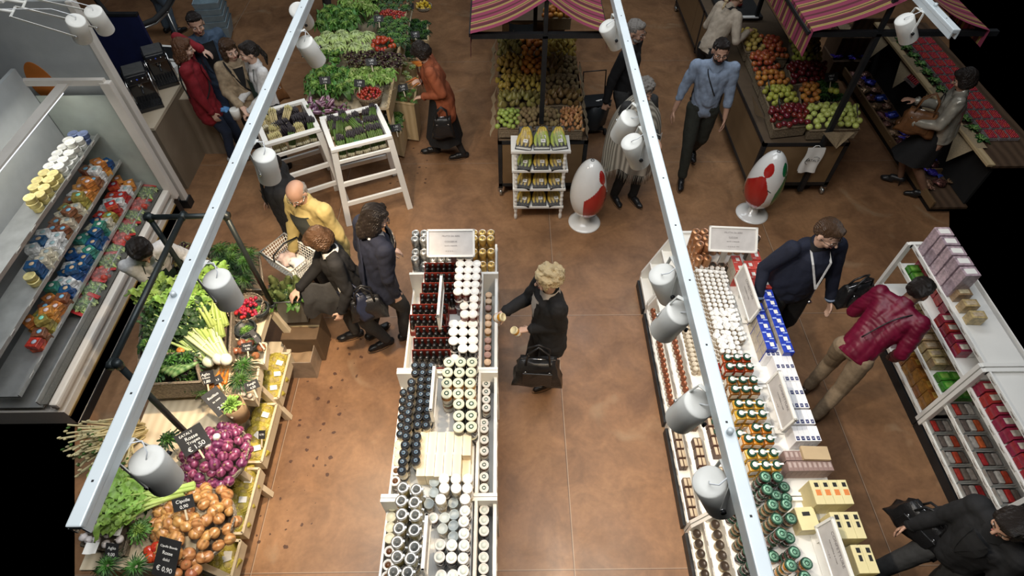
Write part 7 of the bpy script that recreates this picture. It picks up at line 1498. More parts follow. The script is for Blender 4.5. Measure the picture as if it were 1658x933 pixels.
 for s, e, w_, gr in ((1, eR, wR, grip[0]), (-1, eL, wL, grip[1])):
  d = (w_ - e).normalized(); 
  sd = d.cross(Vector((0, 0, 1))); sd = sd.normalized() if sd.length > .25 else Vector((0, 1, 0)) - d * d.y
  sd.normalize()
  if abs(d.z) > .8: sd = (Vector((0, 1, 0)) - d * d.y).normalized()
  pn = d.cross(sd).normalized()            # palm normal
  if abs(d.z) > .8: pn = pn if pn.x * s < 0 else -pn
  else: pn = pn if pn.z < 0 else -pn
  if abs(d.z) > .8: th = sd                 # thumb forward when hanging
  else: th = sd * (1 if sd.x * s < 0 else -1)
  pl = w_ + d * .055 * h
  for q in (-1.2, -.4, .4, 1.2): S_.cap2(w_ + d * .008 * h + th * q * .006 * h, pl + th * q * .0105 * h, .0085 * h, .0075 * h, m, 8)
  for i, q in enumerate((1.5, .5, -.5, -1.5)):
   fl_ = (.040, .044, .041, .033)[i] * h; cu = (.35 + .9 * gr) ; a0_ = pl + th * q * .0108 * h
   d1 = (d * math.cos(cu) + pn * math.sin(cu)).normalized(); d2 = (d * math.cos(cu * 2.1) + pn * math.sin(cu * 2.1)).normalized(); b0_ = a0_ + d1 * fl_ * .5
   S_.cap2(a0_, b0_, .0054 * h, .005 * h, m, 8); S_.cap2(b0_, b0_ + d2 * fl_ * .5, .005 * h, .0042 * h, m, 8)
  t0 = w_ + d * .018 * h + th * .014 * h; t1 = t0 + (d * .6 + th * .55 + pn * .35).normalized() * .028 * h; S_.cap2(t0, t1, .0075 * h, .006 * h, m, 8); S_.cap2(t1, t1 + (d * .85 + pn * (.3 + gr)).normalized() * .024 * h, .006 * h, .005 * h, m, 8)
 me, co = remesh(S_, vox, 'person_body', 2)
 me.materials.clear(); me.materials.append(skin)
 fwd = R(heading - 90)
 Rz = Matrix.Rotation(fwd, 4, 'Z')
 if loc is None:
  hp = P(head_px[0], head_px[1], hd.z if hz is None else hz); off = Rz @ Vector((hd.x, hd.y, 0)); loc = Vector((hp.x - off.x, hp.y - off.y, 0))
 t = thing('person', label, 'person', loc, fwd)
 bo = bpy.data.objects.new('body', me); COL.objects.link(bo); bo.parent = t
 def part(name, mesh_or_mb, dn=None):
  o = mesh_or_mb.build(name, t) if isinstance(mesh_or_mb, MB) else None
  if o is None: o = bpy.data.objects.new(name, mesh_or_mb); COL.objects.link(o); o.parent = t
  return o
 m = bottom; B_ = MB()
 def leg(a, k, an, mb, r0, r1, r2): mb.cap2(a, k, r0 * h * g, r1 * h, m, 14); mb.cap2(k, an + Vector((0, 0, .012 * h)), r1 * h, r2 * h, m, 14)
 if bottomkind == 'trousers':
  for (a, k, an) in ((hR, kR, aR), (hL, kL, aL)): leg(a, k, an, B_, .056, .040, .032)
  B_.cap2(up(-.03 * h, 0, .535), up(.03 * h, 0, .535), .062 * h * g, .062 * h * g, m, 14); B_.cap2(up(0, -.012 * h, .53), up(0, 0, .57), .060 * h * g, .058 * h * g, m, 14)
  r_, _c = remesh(B_, vox, 'trousers', 3, .0045 * (h / 1.7), 7, seed); r_.materials.clear(); r_.materials.append(bottom); part('trousers', r_)
 else:
  km = (kR + kL) / 2; z1 = km.z + .02
  if bottomkind == 'longskirt': z1 = km.z - .10 * h
  def skf(u, v):
   a = 2 * PI * u; c = up(0, 0, .60).lerp(Vector(((kR.x + kL.x) / 2, (kR.y + kL.y) / 2, z1)), v); rx = (.082 + .035 * v) * h * g; ry = (.062 + .030 * v) * h * g
   if v > 0: rx += abs(kR.x - kL.x) * .15 * v; ry += abs(kR.y - kL.y) * .35 * v
   w_ = 1 + .05 * v * math.sin(a * 7 + seed); return c + Vector((math.cos(a) * rx * w_, math.sin(a) * ry * w_, 0))
  B_.grid(skf, 36, 12, m); B_.grid(lambda u, v: skf(u, 1) * (1 - .92 * v) + Vector(((kR.x + kL.x) / 2, (kR.y + kL.y) / 2, z1 + .03)) * (.92 * v), 36, 2, m); part('skirt', B_)
  T2 = MB(); m = cloth('tights', (.02, .018, .018)) if heel < 2 else skin
  if heel < 2:
   for (k, an) in ((kR, aR), (kL, aL)): T2.cap2(k, k * .5 + an * .5, .034 * h, .030 * h, m, 12); T2.cap2(k * .5 + an * .5, an, .030 * h, .021 * h, m, 12)
   r_, _c = remesh(T2, vox, 'tights', 2); r_.materials.clear(); r_.materials.append(m); part('tights', r_)
 for an, kk, sgn in ((aR, kR, 1), (aL, kL, -1)):
  sh = MB(); m = shoe; ya = sgn * -.10; f = Matrix.Rotation(ya, 3, 'Z'); zz = an.z - ank
  toe = an + f @ Vector((0, .105 * h, -.030 * h - heel * .05)); hl = an + f @ Vector((0, -.024 * h, -.022 * h))
  sh.cap2(hl, an + f @ Vector((0, .05 * h, -.018 * h - heel * .02)), .0235 * h, .022 * h, m, 12); sh.cap2(an + f @ Vector((0, .03 * h, -.022 * h - heel * .02)), toe, .024 * h, .0155 * h, m, 12); sh.cap2(an + f @ Vector((0, .04 * h, -.03 * h - heel * .04)), toe - f @ Vector((sgn * .008 * h, .012 * h, 0)), .021 * h, .018 * h, m, 12)
  if not heel: sh.cap2(an + Vector((0, 0, .01)), an + Vector((0, 0, -.01)), .024 * h, .024 * h, m, 12)
  r_, c_ = remesh(sh, .006, 'shoe', 3)
  co_ = c_.copy(); co_[:, 2] = np.maximum(co_[:, 2], zz + .006 + (heel * .05 * np.clip((an.y - co_[:, 1]) / (.1 * h) + .6, 0, 1))); r_.vertices.foreach_set('co', co_.astype('f').ravel()); r_.materials.clear(); r_.materials.append(shoe); so = part('shoe', r_)
  if heel:
   hb = MB(); hb.cyl((hl.x, hl.y, zz + .001), (hl.x, hl.y + .01, an.z - .02 * h), .006, m, 8, r2=.014); hb.build('heel', so)
  else:
   sb = MB(); sb.grid(lambda u, v: (Vector((an.x, an.y, 0)) + f @ Vector((math.cos(2 * PI * u) * .026 * h * (1 if True else 1), .042 * h + math.sin(2 * PI * u) * .086 * h, 0)) + Vector((0, 0, zz + .001 + .009 * v))), 20, 1, RUBBER); sb.build('sole', so)
 if top is not None:
  U = MB(); m = top; bulk = {'sweater': 1.11, 'shirt': 1.08, 'jacket': 1.20, 'coat': 1.22, 'puffer': 1.17, 'shawl': 1.0}[topkind]; q = bulk * g
  U.cap2(up(0, 0, max(hem, .52)), up(0, .0, .62), .066 * h * q, .062 * h * q, m, 16)
  for s in (-1, 1):
   U.cap2(up(s * .030 * h * g, -.002, max(hem, .50)), up(s * .034 * h * g, 0, .62), .054 * h * q, .050 * h * q, m, 16); U.cap2(up(s * .034 * h * g, 0, .62), up(s * .052 * h, 0, .765), .050 * h * q, .050 * h * bulk, m, 16); U.cap2(up(s * .05 * h, 0, .78), sR if s > 0 else sL, .042 * h * bulk, .034 * h * bulk, m, 14); U.cap2(neck + Rl @ Vector((0, -.006, -.02 * h)), sR if s > 0 else sL, .032 * h * bulk, .030 * h * bulk, m, 14)
  U.cap2(up(0, .012 * g, .58), up(0, .012, .75), .062 * h * q, .060 * h * q, m, 16); U.cap2(nbase + Rl @ Vector((0, -.006, -.01)), neck + Rl @ Vector((0, -.010, .004 * h)), .050 * h, .037 * h, m, 14)
  for (a, e, w_) in ((sR, eR, wR), (sL, eL, wL)):
   U.cap2(a, e, .037 * h * bulk, .030 * h * bulk, m, 14)
   if sleeve > .5:
    we = e.lerp(w_, min(1, (sleeve - .5) * 2) * .97); U.cap2(e, we, .030 * h * bulk, (.030 - .008 * (sleeve - .5) * 2) * h * bulk, m, 14)
  if topkind in ('coat', 'jacket') and hem < .5:
   for s in (-1, 1): U.cap2(up(s * .030 * h, 0, .54), Vector((s * .045 * h, (hR.y if s > 0 else hL.y) + ((kR.y if s > 0 else kL.y)) * (.515 - hem) * 1.4, hem * h)), .060 * h * q, .060 * h * q, m, 16)
   U.cap2(up(0, 0, .54), Vector((0, (kR.y + kL.y) / 2 * (.515 - hem) * 1.4, hem * h)), .062 * h * q, .064 * h * q, m, 16)
  r_, _c = remesh(U, vox, topkind, 3, {'puffer': .005, 'shirt': .009, 'coat': .009, 'jacket': .009}.get(topkind, .007), 7 if topkind != 'puffer' else 16, seed)
  if hem >= .46:
   Ri = np.array(Rl.transposed()); hv = np.array(hip); lc = (_c - hv) @ Ri.T; zc = (hem - .515) * h
   k_ = (np.abs(lc[:, 0]) < .105 * h) & (lc[:, 2] < zc); lc[k_, 2] = zc + (lc[k_, 2] - zc) * .12
   r_.vertices.foreach_set('co', (lc @ np.array(Rl).T + hv).astype('f').ravel()); r_.update()
  r_.materials.clear(); r_.materials.append(top); uo = part({'puffer': 'quilted_jacket', 'shawl': 'knitted_top'}.get(topkind, topkind), r_)
  for (e, w_) in ((eR, wR), (eL, wL)):
   if sleeve >= 1:
    cb = MB(); d = (w_ - e).normalized(); cb.lathe([(.0245 * h * bulk, -.012), (.0255 * h * bulk, 0), (.022 * h * bulk, .012)], shirt or top, 14, e.lerp(w_, .96), tuple(d), cap=False); cb.build('cuff', t)
  cm = collar or top; cb = MB(); cc_ = neck + Rl @ Vector((0, .000, -.004 * h)); CR = .041 * h
  def colf(u, v):
   a = 2 * PI * u; rr = CR * (1 + .28 * v); fr = max(0, math.sin(a)); return cc_ + Rl @ Vector((math.cos(a) * rr, math.sin(a) * rr * .92 + .002, (.018 * h - v * .026 * h) - fr ** 6 * .030 * h * (0.3 + v) ))
  cb.grid(colf, 32, 3, cm); cb.build('collar', t)
  if topkind in ('jacket', 'coat') or inner is not None:
   fr = MB(); im = inner or C_BLK
   def chest(x, z, o=.0): 
    yy = .066 * h * bulk * (1.0 if not g > 1.1 else g * .98); prof = (max(0.0, 1 - (x / (.105 * h)) ** 2)) ** .5
    return up(x, yy * prof * (.93 if z > .77 else 1.0) + .008 + o + .012, z)
   zt_, zb_ = .825, .665 - .13 * (openw - 1); oe = .8 if openw < 1.3 else .25
   fr.grid(lambda u, v: chest((u - .5) * 2 * (.036 * h * openw) * (1 - v) ** oe + 0, zt_ + (zb_ - zt_) * v, .002 if v > .1 else -.012), 8, 10, im); fr.build('shirt_front', t)
   lp = MB()
   for s in (-1, 1):
    def lf(u, v):
     xx = s * ((.034 * h * openw) * (1 - v) ** oe + u * .026 * h * math.sin(PI * min(1, v * .9 + .12))); return chest(xx, zt_ - .002 + (zb_ - .01 - zt_) * v, .006 - .004 * u)
    lp.grid(lf, 4, 12, top)
   lp.build('lapel', t)
 Hh = MB(); m = hair; E = lambda x, y, z, rx, ry, rz, n=16: Hh.ell(hx(x, y, z), (rx * h, ry * h, rz * h), m, n, 10, M4)
 if hairstyle == 'short': E(0, -.012, .020, .050, .057, .050); E(0, -.030, .000, .047, .040, .042); E(0, .022, .046, .036, .028, .018)
 elif hairstyle == 'balding': 
  for s in (-1, 1): E(s * .034, -.014, -.002, .017, .036, .022)
  E(0, -.038, -.004, .038, .026, .030)
 elif hairstyle == 'bob': E(0, -.012, .022, .055, .062, .054); E(0, -.034, -.010, .052, .040, .055); [E(s * .038, -.004, -.012, .020, .038, .040) for s in (-1, 1)]; E(0, .030, .045, .040, .026, .020)
 elif hairstyle == 'long': E(0, -.012, .022, .054, .060, .053); E(0, -.036, -.020, .054, .038, .075); E(0, -.050, -.070, .048, .030, .055); [E(s * .040, -.012, -.030, .019, .036, .062) for s in (-1, 1)]; [E(s * .022, .026, .045, .022, .022, .016) for s in (-1, 1)]
 elif hairstyle == 'pony': E(0, -.012, .020, .051, .058, .050); E(0, -.034, -.004, .045, .036, .040); E(0, .020, .044, .036, .030, .018); Hh.cap2(hx(0, -.062, .01), hx(0, -.095, -.06), .018 * h, .014 * h, m, 12); Hh.cap2(hx(0, -.095, -.06), hx(.01, -.085, -.13), .016 * h, .006 * h, m, 12)
 elif hairstyle == 'curly':
  E(0, -.012, .022, .054, .060, .053)
  rr = random.Random(seed)
  for i in range(120):
   a, b_ = rr.uniform(0, 2 * PI), rr.uniform(-.5, 1.0); cx_, cy_, cz_ = math.cos(a) * math.sqrt(max(0, 1 - b_ * b_)), math.sin(a) * math.sqrt(max(0, 1 - b_ * b_)), b_
   if cy_ > .45 and b_ < .45: continue
   E(cx_ * .055, -.012 + cy_ * .062, .018 + cz_ * .054, .013, .013, .013, 8)
 r_, c_ = remesh(Hh, .0065, 'hair', 2, .0055 if hairstyle != 'curly' else .009, 34, seed)
 r_.materials.clear(); r_.materials.append(hair); part('hair', r_)
 fm = MB()
 for s in (-1, 1):
  fm.ell(hx(s * .0185, .0475, -.006), (.0062 * h, .004 * h, .0038 * h), EYEW, 10, 6, M4); fm.ell(hx(s * .0185, .0505, -.006), (.0028 * h, .002 * h, .0030 * h), BROW, 8, 6, M4)
 fm.build('eye', t)
 bw_ = MB()
 for s in (-1, 1): bw_.cap2(hx(s * .010, .0545, .007), hx(s * .028, .046, .008), .0024 * h, .0018 * h, BROW if hair is not H_GR else H_GR, 6)
 bw_.build('eyebrow', t)
 lm = MB(); lm.cap2(hx(-.010, .0545, -.034), hx(.010, .0545, -.034), .0035 * h, .0035 * h, LIP, 8); lm.build('lips', t)
 if beard:
  bm_ = MB(); bm_.ell(hx(0, .020, -.042), (.036 * h, .036 * h, .022 * h), hair, 14, 10, M4); r_, _ = remesh(bm_, .0065, 'beard', 2, .002, 30); r_.materials.clear(); r_.materials.append(hair); part('beard', r_)
 if glasses:
  gm = MB(); gc = BLACKM if glasses != 'wire' else CHROME
  for s in (-1, 1):
   pts = [hx(s * (.020 + .0145 * math.cos(a)), .0600 - .002 * abs(math.cos(a)), -.006 + .011 * math.sin(a)) for a in [2 * PI * i / 16 for i in range(16)]]
   gm.tube(pts, .0012 * h if glasses != 'wire' else .0008 * h, gc, 6, closed=True); gm.tube([hx(s * .0345, .058, -.002), hx(s * .050, .030, -.002), hx(s * .049, -.004, -.006)], .0011 * h, gc, 6)
  gm.tube([hx(-.0055, .061, -.003), hx(0, .063, -.001), hx(.0055, .061, -.003)], .0011 * h, gc, 6); gm.build('glasses', t)
 if apron:
  ap = MB(); am = apron
  def af(u, v):
   z = .75 - v * .42; x = (u - .5) * (.10 if z > .66 else .19) * h; yy = .066 * h * 1.06 * g * (max(0, 1 - (x / (.11 * h)) ** 2)) ** .5 + .022
   return up(x, yy, z) if z > .5 else Vector((x, up(0, .075 * h, .5).y + abs(kR.y + kL.y) * .25 * (.5 - z) * 2 + .0, z * h))
  ap.grid(af, 12, 18, am); ap.tube([up(.048 * h, .06 * h, .75), up(.03 * h, .03 * h, .835), up(0, -.035 * h, .85), up(-.03 * h, .03 * h, .835), up(-.048 * h, .06 * h, .75)], .004, am, 6)
  ap.build('apron', t)
 t_info = dict(t=t, up=up, sR=sR, sL=sL, wR=wR, wL=wL, eR=eR, eL=eL, hd=hd, neck=neck, hip=hip, h=h, M=Matrix.Translation(loc) @ Rz, kR=kR, kL=kL, aR=aR, aL=aL, part=part, hx=hx)
 return t_info
def strap(pi, pts, w_, m, name='bag_strap', th=.004, parent=None):
 b = MB(); pts = [Vector(p) for p in pts]
 q = []
 for i in range(len(pts) - 1):
  p0, p1, p2, p3 = pts[max(i - 1, 0)], pts[i], pts[i + 1], pts[min(i + 2, len(pts) - 1)]
  for k in range(5):
   s = k / 5; q.append(.5 * ((2 * p1) + (p2 - p0) * s + (2 * p0 - 5 * p1 + 4 * p2 - p3) * s * s + (3 * p1 - p0 - 3 * p2 + p3) * s ** 3))
 q.append(pts[-1]); b.tube(q, w_ / 2, m, 6); return b.build(name, parent or pi['t'])
def handbag(label, at, size, rz, m, handle=.18, name='handbag', flap=True, tilt=0):
 t = thing(name, label, 'bag', at, 0); t.rotation_euler = (tilt, 0, rz); w_, d_, h_ = size; b = MB()
 bm = bmesh.new(); bmesh.ops.create_cube(bm, size=1); bmesh.ops.subdivide_edges(bm, edges=bm.edges[:], cuts=7, use_grid_fill=True)
 vs = []
 for v in bm.verts:
  x, y, z = v.co * 2; k = 1 - .55 * max(0, z) ** 2; puff = 1 + .18 * (1 - x * x) * (1 - z * z)
  p = Vector((x * w_ / 2 * (1 - .16 * z), y * d_ / 2 * k * puff, z * h_ / 2)); p += Vector((noise.noise(p * 12), noise.noise(p * 12 + Vector((5, 5, 5))), noise.noise(p * 9 + Vector((1, 5, 2))))) * .022; vs.append(p)
 bm.verts.index_update(); b.add(vs, [[v.index for v in f.verts] for f in bm.faces], m); bm.free(); b.build('bag_body', t)
 hb = MB()
 for s in (-1, 1): hb.tube([(-w_ * .28, s * d_ * .3, h_ * .42), (-w_ * .24, s * d_ * .2, h_ / 2 + handle * .6), (0, s * d_ * .08, h_ / 2 + handle), (w_ * .24, s * d_ * .2, h_ / 2 + handle * .6), (w_ * .28, s * d_ * .3, h_ * .42)], .009, m, 8)
 hb.build('handle', t)
 z = MB(); z.tube([(-w_ * .40, 0, h_ / 2 + .004), (w_ * .40, 0, h_ / 2 + .004)], .004, CHROME, 6); z.build('zipper', t)
 for s in (-1, 1):
  k = MB(); k.lathe([(.012, 0), (.012, .004), (.006, .004), (.006, 0)], CHROME, 12, (s * w_ * .28, -d_ * .52, h_ * .22), (0, -1, 0), cap=False); k.build('buckle', t)
 if flap: f = MB(); f.box((0, -d_ * .56, -.02), (w_ * .7, .012, h_ * .55), m, bev=.005); f.build('front_pocket', t)
 return t
CRM = mat('cream_scarf', (.50, .45, .40), .8)
b9 = person('blonde woman in black blazer holding jars beside the sauce table', (887, 452), 200, 1.66, lean=3, head=(-16, 16, 0), Rh=(.12, .36, 1.12), Lh=(-.04, .20, 1.00), Rf=(.07, .02), Lf=(-.07, -.03), skin=SKIN2, hair=H_BL, hairstyle='curly', topkind='jacket', hem=.44, male=False, girth=1.10, inner=CRM, collar=CRM, grip=(.7, .7), seed=9)
def inhand(pi, side, off=(0, 0, 0)):
 w_, e = (pi['wR'], pi['eR']) if side == 'R' else (pi['wL'], pi['eL']); d = (w_ - e).normalized(); return pi['M'] @ (w_ + d * .085 + Vector(off))
jh = jar('honey_jar', 'amber honey jar', .034, .085, glassmat('honey', (.55, .28, .02)), mat('lid_gold_white', (.75, .66, .40), .4), LAB_W, lidh=.018, neck=1.0)
p = inhand(b9, 'R', (0, .02, -.02)); jh.put(p, (R(15), R(55), 0), 'amber honey jar held out over the sauce table by the blonde woman'); p = inhand(b9, 'L', (0, .02, -.04)); jh.put(p, (R(10), R(-30), 0), 'amber honey jar held near the waist by the blonde woman')
p = b9['M'] @ Vector((-.22, .20, .64)); handbag('black leather handbag hanging on the arm of the blonde woman', p, (.36, .15, .32), R(-4), C_LEA, .20)
m6 = person('elderly man in yellow jacket and glasses holding a white basket', (480, 312), -118, 1.70, lean=10, head=(8, 26, 0), Rh=(.20, .26, .86), Lh=(-.30, .10, .80), hair=H_GR, hairstyle='balding', top=mat('yellow_jacket', (.42, .33, .13), .8, var=.12, scale=6), topkind='jacket', hem=.45, bottom=C_GREY, girth=1.18, inner=mat('charcoal_knit', (.05, .055, .05), .9), collar=mat('yellow_jacket', (0, 0, 0)), glasses='wire', seed=6, grip=(.8, .3), openw=1.9)
p = P(470, 418, .86); t = thing('shopping_basket', 'white plastic shopping basket carried by the elderly man', 'basket', (p.x, p.y, .76), R(-35)); BW_ = PLASTW; b = MB()
def wall(a0, a1, z0, z1, inset, n):
 a0, a1 = Vector(a0), Vector(a1)
 for k in range(n + 1): q = a0.lerp(a1, k / n); qb = Vector((q.x * .82, q.y * .82, 0)); b.bar((qb.x, qb.y, z0), (q.x, q.y, z1), .006, .004, BW_)
 for k in range(6): zz = z0 + (z1 - z0) * k / 5; f = .82 + .18 * k / 5; b.bar((a0.x * f, a0.y * f, zz), (a1.x * f, a1.y * f, zz), .006, .004, BW_)
cs = [(-.21, -.15), (.21, -.15), (.21, .15), (-.21, .15)]
for i in range(4): a, c = cs[i], cs[(i + 1) % 4]; wall((*a, 0), (*c, 0), 0, .18, 0, 12)
b.box((0, 0, .0), (.345, .245, .005), BW_); b.build('lattice_wall', t); b = MB(); b.tube([(*c, .185) for c in cs], .012, BW_, 8, closed=True); b.build('rim', t)
b = MB(); b.tube([(0, -.155, .185), (0, -.14, .26), (0, 0, .30), (0, .14, .26), (0, .155, .185)], .008, BLACKM, 8); b.build('handle', t)
b = MB(); b.ell((-.05, 0, .06), (.09, .08, .05), mat('meat_pack', (.55, .42, .38), .4, var=.3, scale=20), 12, 8, wob=.4); b.build('wrapped_item', t); b = MB(); b.ell((.08, .02, .07), (.08, .07, .05), PAPER, 12, 8, wob=.5); b.build('paper_parcel', t)
p5 = person('person in black coat behind the elderly man, partly under a lamp', (436, 268), -165, 1.72, lean=4, head=(10, 25, 0), Rh=(.34, .26, .95), Lh=(-.30, .05, .80), hair=H_DK, hairstyle='short', topkind='coat', hem=.36, girth=1.35, seed=5, Rf=(.12, .05), Lf=(-.12, .0), shirt=C_WHT)
w7 = person('short-haired woman in black cardigan with white collar reaching to the artichokes', (516, 388), -158, 1.66, lean=10, head=(-8, 34, 0), Rh=(.06, .44, .98), Lh=(-.22, .16, .84), Rf=(.10, .12), Lf=(-.12, -.14), hair=H_BR, hairstyle='bob', topkind='sweater', hem=.48, male=False, girth=1.15, skin=SKIN2, collar=C_WHT, seed=7, bottom=C_GREY)
p = inhand(w7, 'R', (0, -.20, -.02)); t = thing('folded_coat', 'dark coat draped over the forearm of the short-haired woman', 'coat', p, w7['t'].rotation_euler.z); b = MB()
b.grid(lambda u, v: Vector(((u - .5) * .10 + (.09 if v > .5 else -.09) * min(1, abs(v - .5) * 6), (u - .5) * .30 + .02 * math.sin(v * 12), .045 * (1 - min(1, abs(v - .5) * 6) ** 2) - abs(v - .5) * .62 * (1 + .12 * math.sin(u * 9)) + .04)) + Vector((math.sin(u * 11 + v * 3) * .012, 0, 0)), 24, 30, C_GREY); b.build('cloth_fold', t)
p = w7['M'] @ Vector((-.27, -.06, .86)); handbag('soft black shoulder bag of the short-haired woman', p, (.28, .12, .24), w7['t'].rotation_euler.z + R(80), C_LEA, .16); strap(w7, [w7['up'](-.12, -.10, .70), w7['up'](-.13, .0, .845), w7['up'](-.17, .06, .70), Vector((-.28, .02, 1.0))], .018, C_LEA)
b = MB(); 
for i in range(16): b.ell((-.04 + .01 * math.sin(i), -.165 - .004 * (i % 3), 1.16 - i * .028), .017, RASP, 8, 6)
q = b.build('beaded_tassel', w7['t'])
n8 = person('dark-haired person in navy blazer and white scarf with a shoulder bag', (608, 352), 38, 1.76, lean=8, side=2, head=(-18, 14, 0), Rh=(.22, .06, .86), Lh=(-.16, .24, 1.0), Rf=(.10, .10), Lf=(-.12, -.16), hair=H_DK, hairstyle='long', top=C_NAVY, topkind='jacket', hem=.46, girth=1.14, inner=C_WHT, collar=C_WHT, seed=8, skin=SKIN2, glasses=True, bottom=C_GREY)
p = n8['M'] @ Vector((.04, -.26, .90)); hb = handbag('navy messenger bag with zipped pocket on the navy blazer person', p, (.38, .13, .24), n8['t'].rotation_euler.z + R(8), mat('navy_nylon', (.012, .016, .035), .5, var=.3), .06); strap(n8, [n8['up'](.10, -.17, .56), n8['up'](.04, -.145, .70), n8['up'](-.13, -.07, .835), n8['up'](-.12, .06, .82), n8['up'](.05, .16, .68), n8['up'](.20, .02, .56)], .020, C_NAVY)
b = MB(); b.lathe([(.001, 0), (.022, 0), (.022, .10), (.012, .125), (.012, .14), (.001, .14)], PLASTW, 12); tg = thing('spray_bottle', 'white bottle poking out of the navy messenger bag', 'bottle', p + Vector((-.08, -.01, .04))); b.build('bottle_body', tg)
w10 = person('dark-haired woman in white shirt working behind the vegetable stand', (228, 406), -48, 1.62, lean=26, head=(0, 28, 0), Rh=(-.05, .42, .96), Lh=(-.22, .40, 1.05), hair=H_DK, hairstyle='long', top=C_WHT, topkind='shirt', hem=.48, male=False, collar=C_WHT, seed=10, apron=cloth('green_apron', (.008, .03, .022)))
p1 = person('woman in red coat with a black bag strap at the coffee counter', (297, 78), 14, 1.64, lean=2, head=(0, 8, 0), Rh=(.22, .10, .74), Lh=(-.06, .20, 1.46), Rf=(.10, .06), Lf=(-.12, .22), hair=H_AU, hairstyle='long', top=mat('red_wool', (.20, .008, .014), .85, var=.15, scale=12), topkind='coat', hem=.43, male=False, girth=1.12, seed=1, bottom=C_JEAN, shoe=mat('grey_trainer', (.45, .46, .47), .5), inner=C_NAVY, skin=SKIN2, collar=mat('red_wool', (0, 0, 0)))
strap(p1, [p1['up'](.13, -.10, .60), p1['up'](.02, -.14, .72), p1['up'](-.10, -.07, .845), p1['up'](-.07, .11, .78), p1['up'](.06, .15, .66), p1['up'](.16, .06, .56)], .016, C_BLK)
p2 = person('man in denim jacket behind the red coat woman', (317, 38), -52, 1.76, head=(-8, 4, 0), hair=H_DK, hairstyle='short', top=mat('denim', (.045, .075, .12), .8, var=.3, scale=9), topkind='jacket', hem=.50, bottom=C_JEAN, inner=C_BLK, collar=mat('denim', (0, 0, 0)), seed=2, openw=1.4)
p3 = person('woman in beige coat with crossed bag strap listening to the assistant', (371, 80), -58, 1.64, head=(15, 6, 0), Rh=(.14, .26, .98), Lh=(-.16, .16, .96), hair=H_BR, hairstyle='long', top=mat('beige_wool', (.34, .26, .17), .9, var=.25, scale=20, bump=.4), topkind='coat', hem=.46, male=False, seed=3, skin=SKIN2, girth=1.1, collar=mat('beige_wool', (0, 0, 0)))
strap(p3, [p3['up'](-.16, .06, .56), p3['up'](.0, .155, .68), p3['up'](.10, .09, .83), p3['up'](.09, -.08, .83), p3['up'](-.06, -.14, .66)], .022, C_BLK); p = p3['M'] @ Vector((-.30, .05, .90)); handbag('brown leather shoulder bag beside the beige coat', p, (.26, .11, .24), R(40), C_BRLEA, .12)
p = P(366, 148, .55); t = thing('carrier_bag', 'white plastic carrier bag between the red coat and beige coat', 'bag', p); b = MB(); b.grid(lambda u, v: Vector((math.cos(2 * PI * u) * (.03 + .10 * v) + .01 * math.sin(u * 30), math.sin(2 * PI * u) * (.02 + .05 * v), .20 - .42 * v)), 20, 8, WRAP); b.grid(lambda u, v: Vector((math.cos(2 * PI * u) * (.02 + .09 * v), math.sin(2 * PI * u) * (.015 + .045 * v), .19 - .40 * v)), 20, 8, PAPER); b.build('bag_body', t)
p4 = person('shop assistant in white shirt and green apron with ponytail holding a white tub', (402, 84), -140, 1.66, head=(-8, 3, 0), Rh=(.10, .28, .98), Lh=(-.10, .28, .94), hair=H_DK, hairstyle='pony', top=C_WHT, topkind='shirt', hem=.50, male=False, seed=4, skin=SKIN2, collar=C_WHT, apron=cloth('green_apron', (.008, .03, .022)), bottom=C_BLK, grip=(.6, .6))
p = inhand(p4, 'R', (-.06, .05, -.10)); t = thing('white_tub', 'white plastic tub in the hands of the ponytail assistant', 'tub', p); b = MB(); b.lathe([(.001, 0), (.048, 0), (.056, .12), (.050, .125), (.001, .11)], PLASTW, 16); b.build('tub_wall', t); t = thing('blue_cloth', 'blue cleaning cloth held by the ponytail assistant', 'cloth', p + Vector((-.09, -.02, .13))); b = MB(); b.ell((0, 0, 0), (.045, .04, .03), mat('blue_cloth', (.08, .22, .45), .8), 12, 8, wob=.9); b.build('cloth_fold', t)
p11 = person('woman in orange coat bending over the side crates of vegetables', (681, 84), 188, 1.62, lean=16, head=(-6, 38, 0), Rh=(.04, .22, 1.10), Lh=(-.12, .24, .98), hair=H_DK, hairstyle='bob', top=mat('rust_wool', (.28, .075, .03), .85, var=.15, scale=12), topkind='coat', hem=.42, male=False, girth=1.12, seed=11, bottomkind='longskirt', bottom=C_BLK, skin=SKIN2, collar=mat('rust_wool', (0, 0, 0)), Rf=(.08, .18), Lf=(-.08, -.18))
p = p11['M'] @ Vector((-.26, .05, .64)); handbag('black handbag with white tag on the arm of the orange coat woman', p, (.24, .10, .26), R(5), C_LEA, .14)
p12 = person('grey-haired man with glasses in a black sweater beside the pear stall', (1030, 50), -28, 1.80, head=(-8, 8, 0), Rh=(.30, -.12, .88), Lh=(-.26, .05, .80), hair=H_GR, hairstyle='short', topkind='sweater', hem=.46, glasses=True, beard=True, seed=12, bottom=C_GREY, grip=(.9, .3))
t = thing('basket_trolley', 'grey wheeled shopping basket pulled by the grey-haired man', 'basket', (*P(963, 178, .35).xy, .0), R(8)); b = MB(); b.lathe([(.17, .10), (.22, .48), (.20, .48), (.155, .12), (.001, .12)], mat('dark_plastic', (.03, .035, .04), .4), 4, cap=False, sy=.75); b.build('basket_wall', t); b = MB(); b.box((0, 0, .49), (.34, .26, .02), BLACKM); b.build('rim', t); b = MB(); b.tube([(-.15, .13, .48), (-.15, .2, .80), (.15, .2, .80), (.15, .13, .48)], .010, BLACKM, 8); b.build('handle', t)
b = MB(); b.ell((.04, 0, .44), (.09, .07, .06), PAPER, 12, 8, wob=.6); b.build('parcel', t); b = MB(); b.box((-.06, .03, .45), (.10, .12, .05), CHROME, bev=.01); b.build('tin', t)
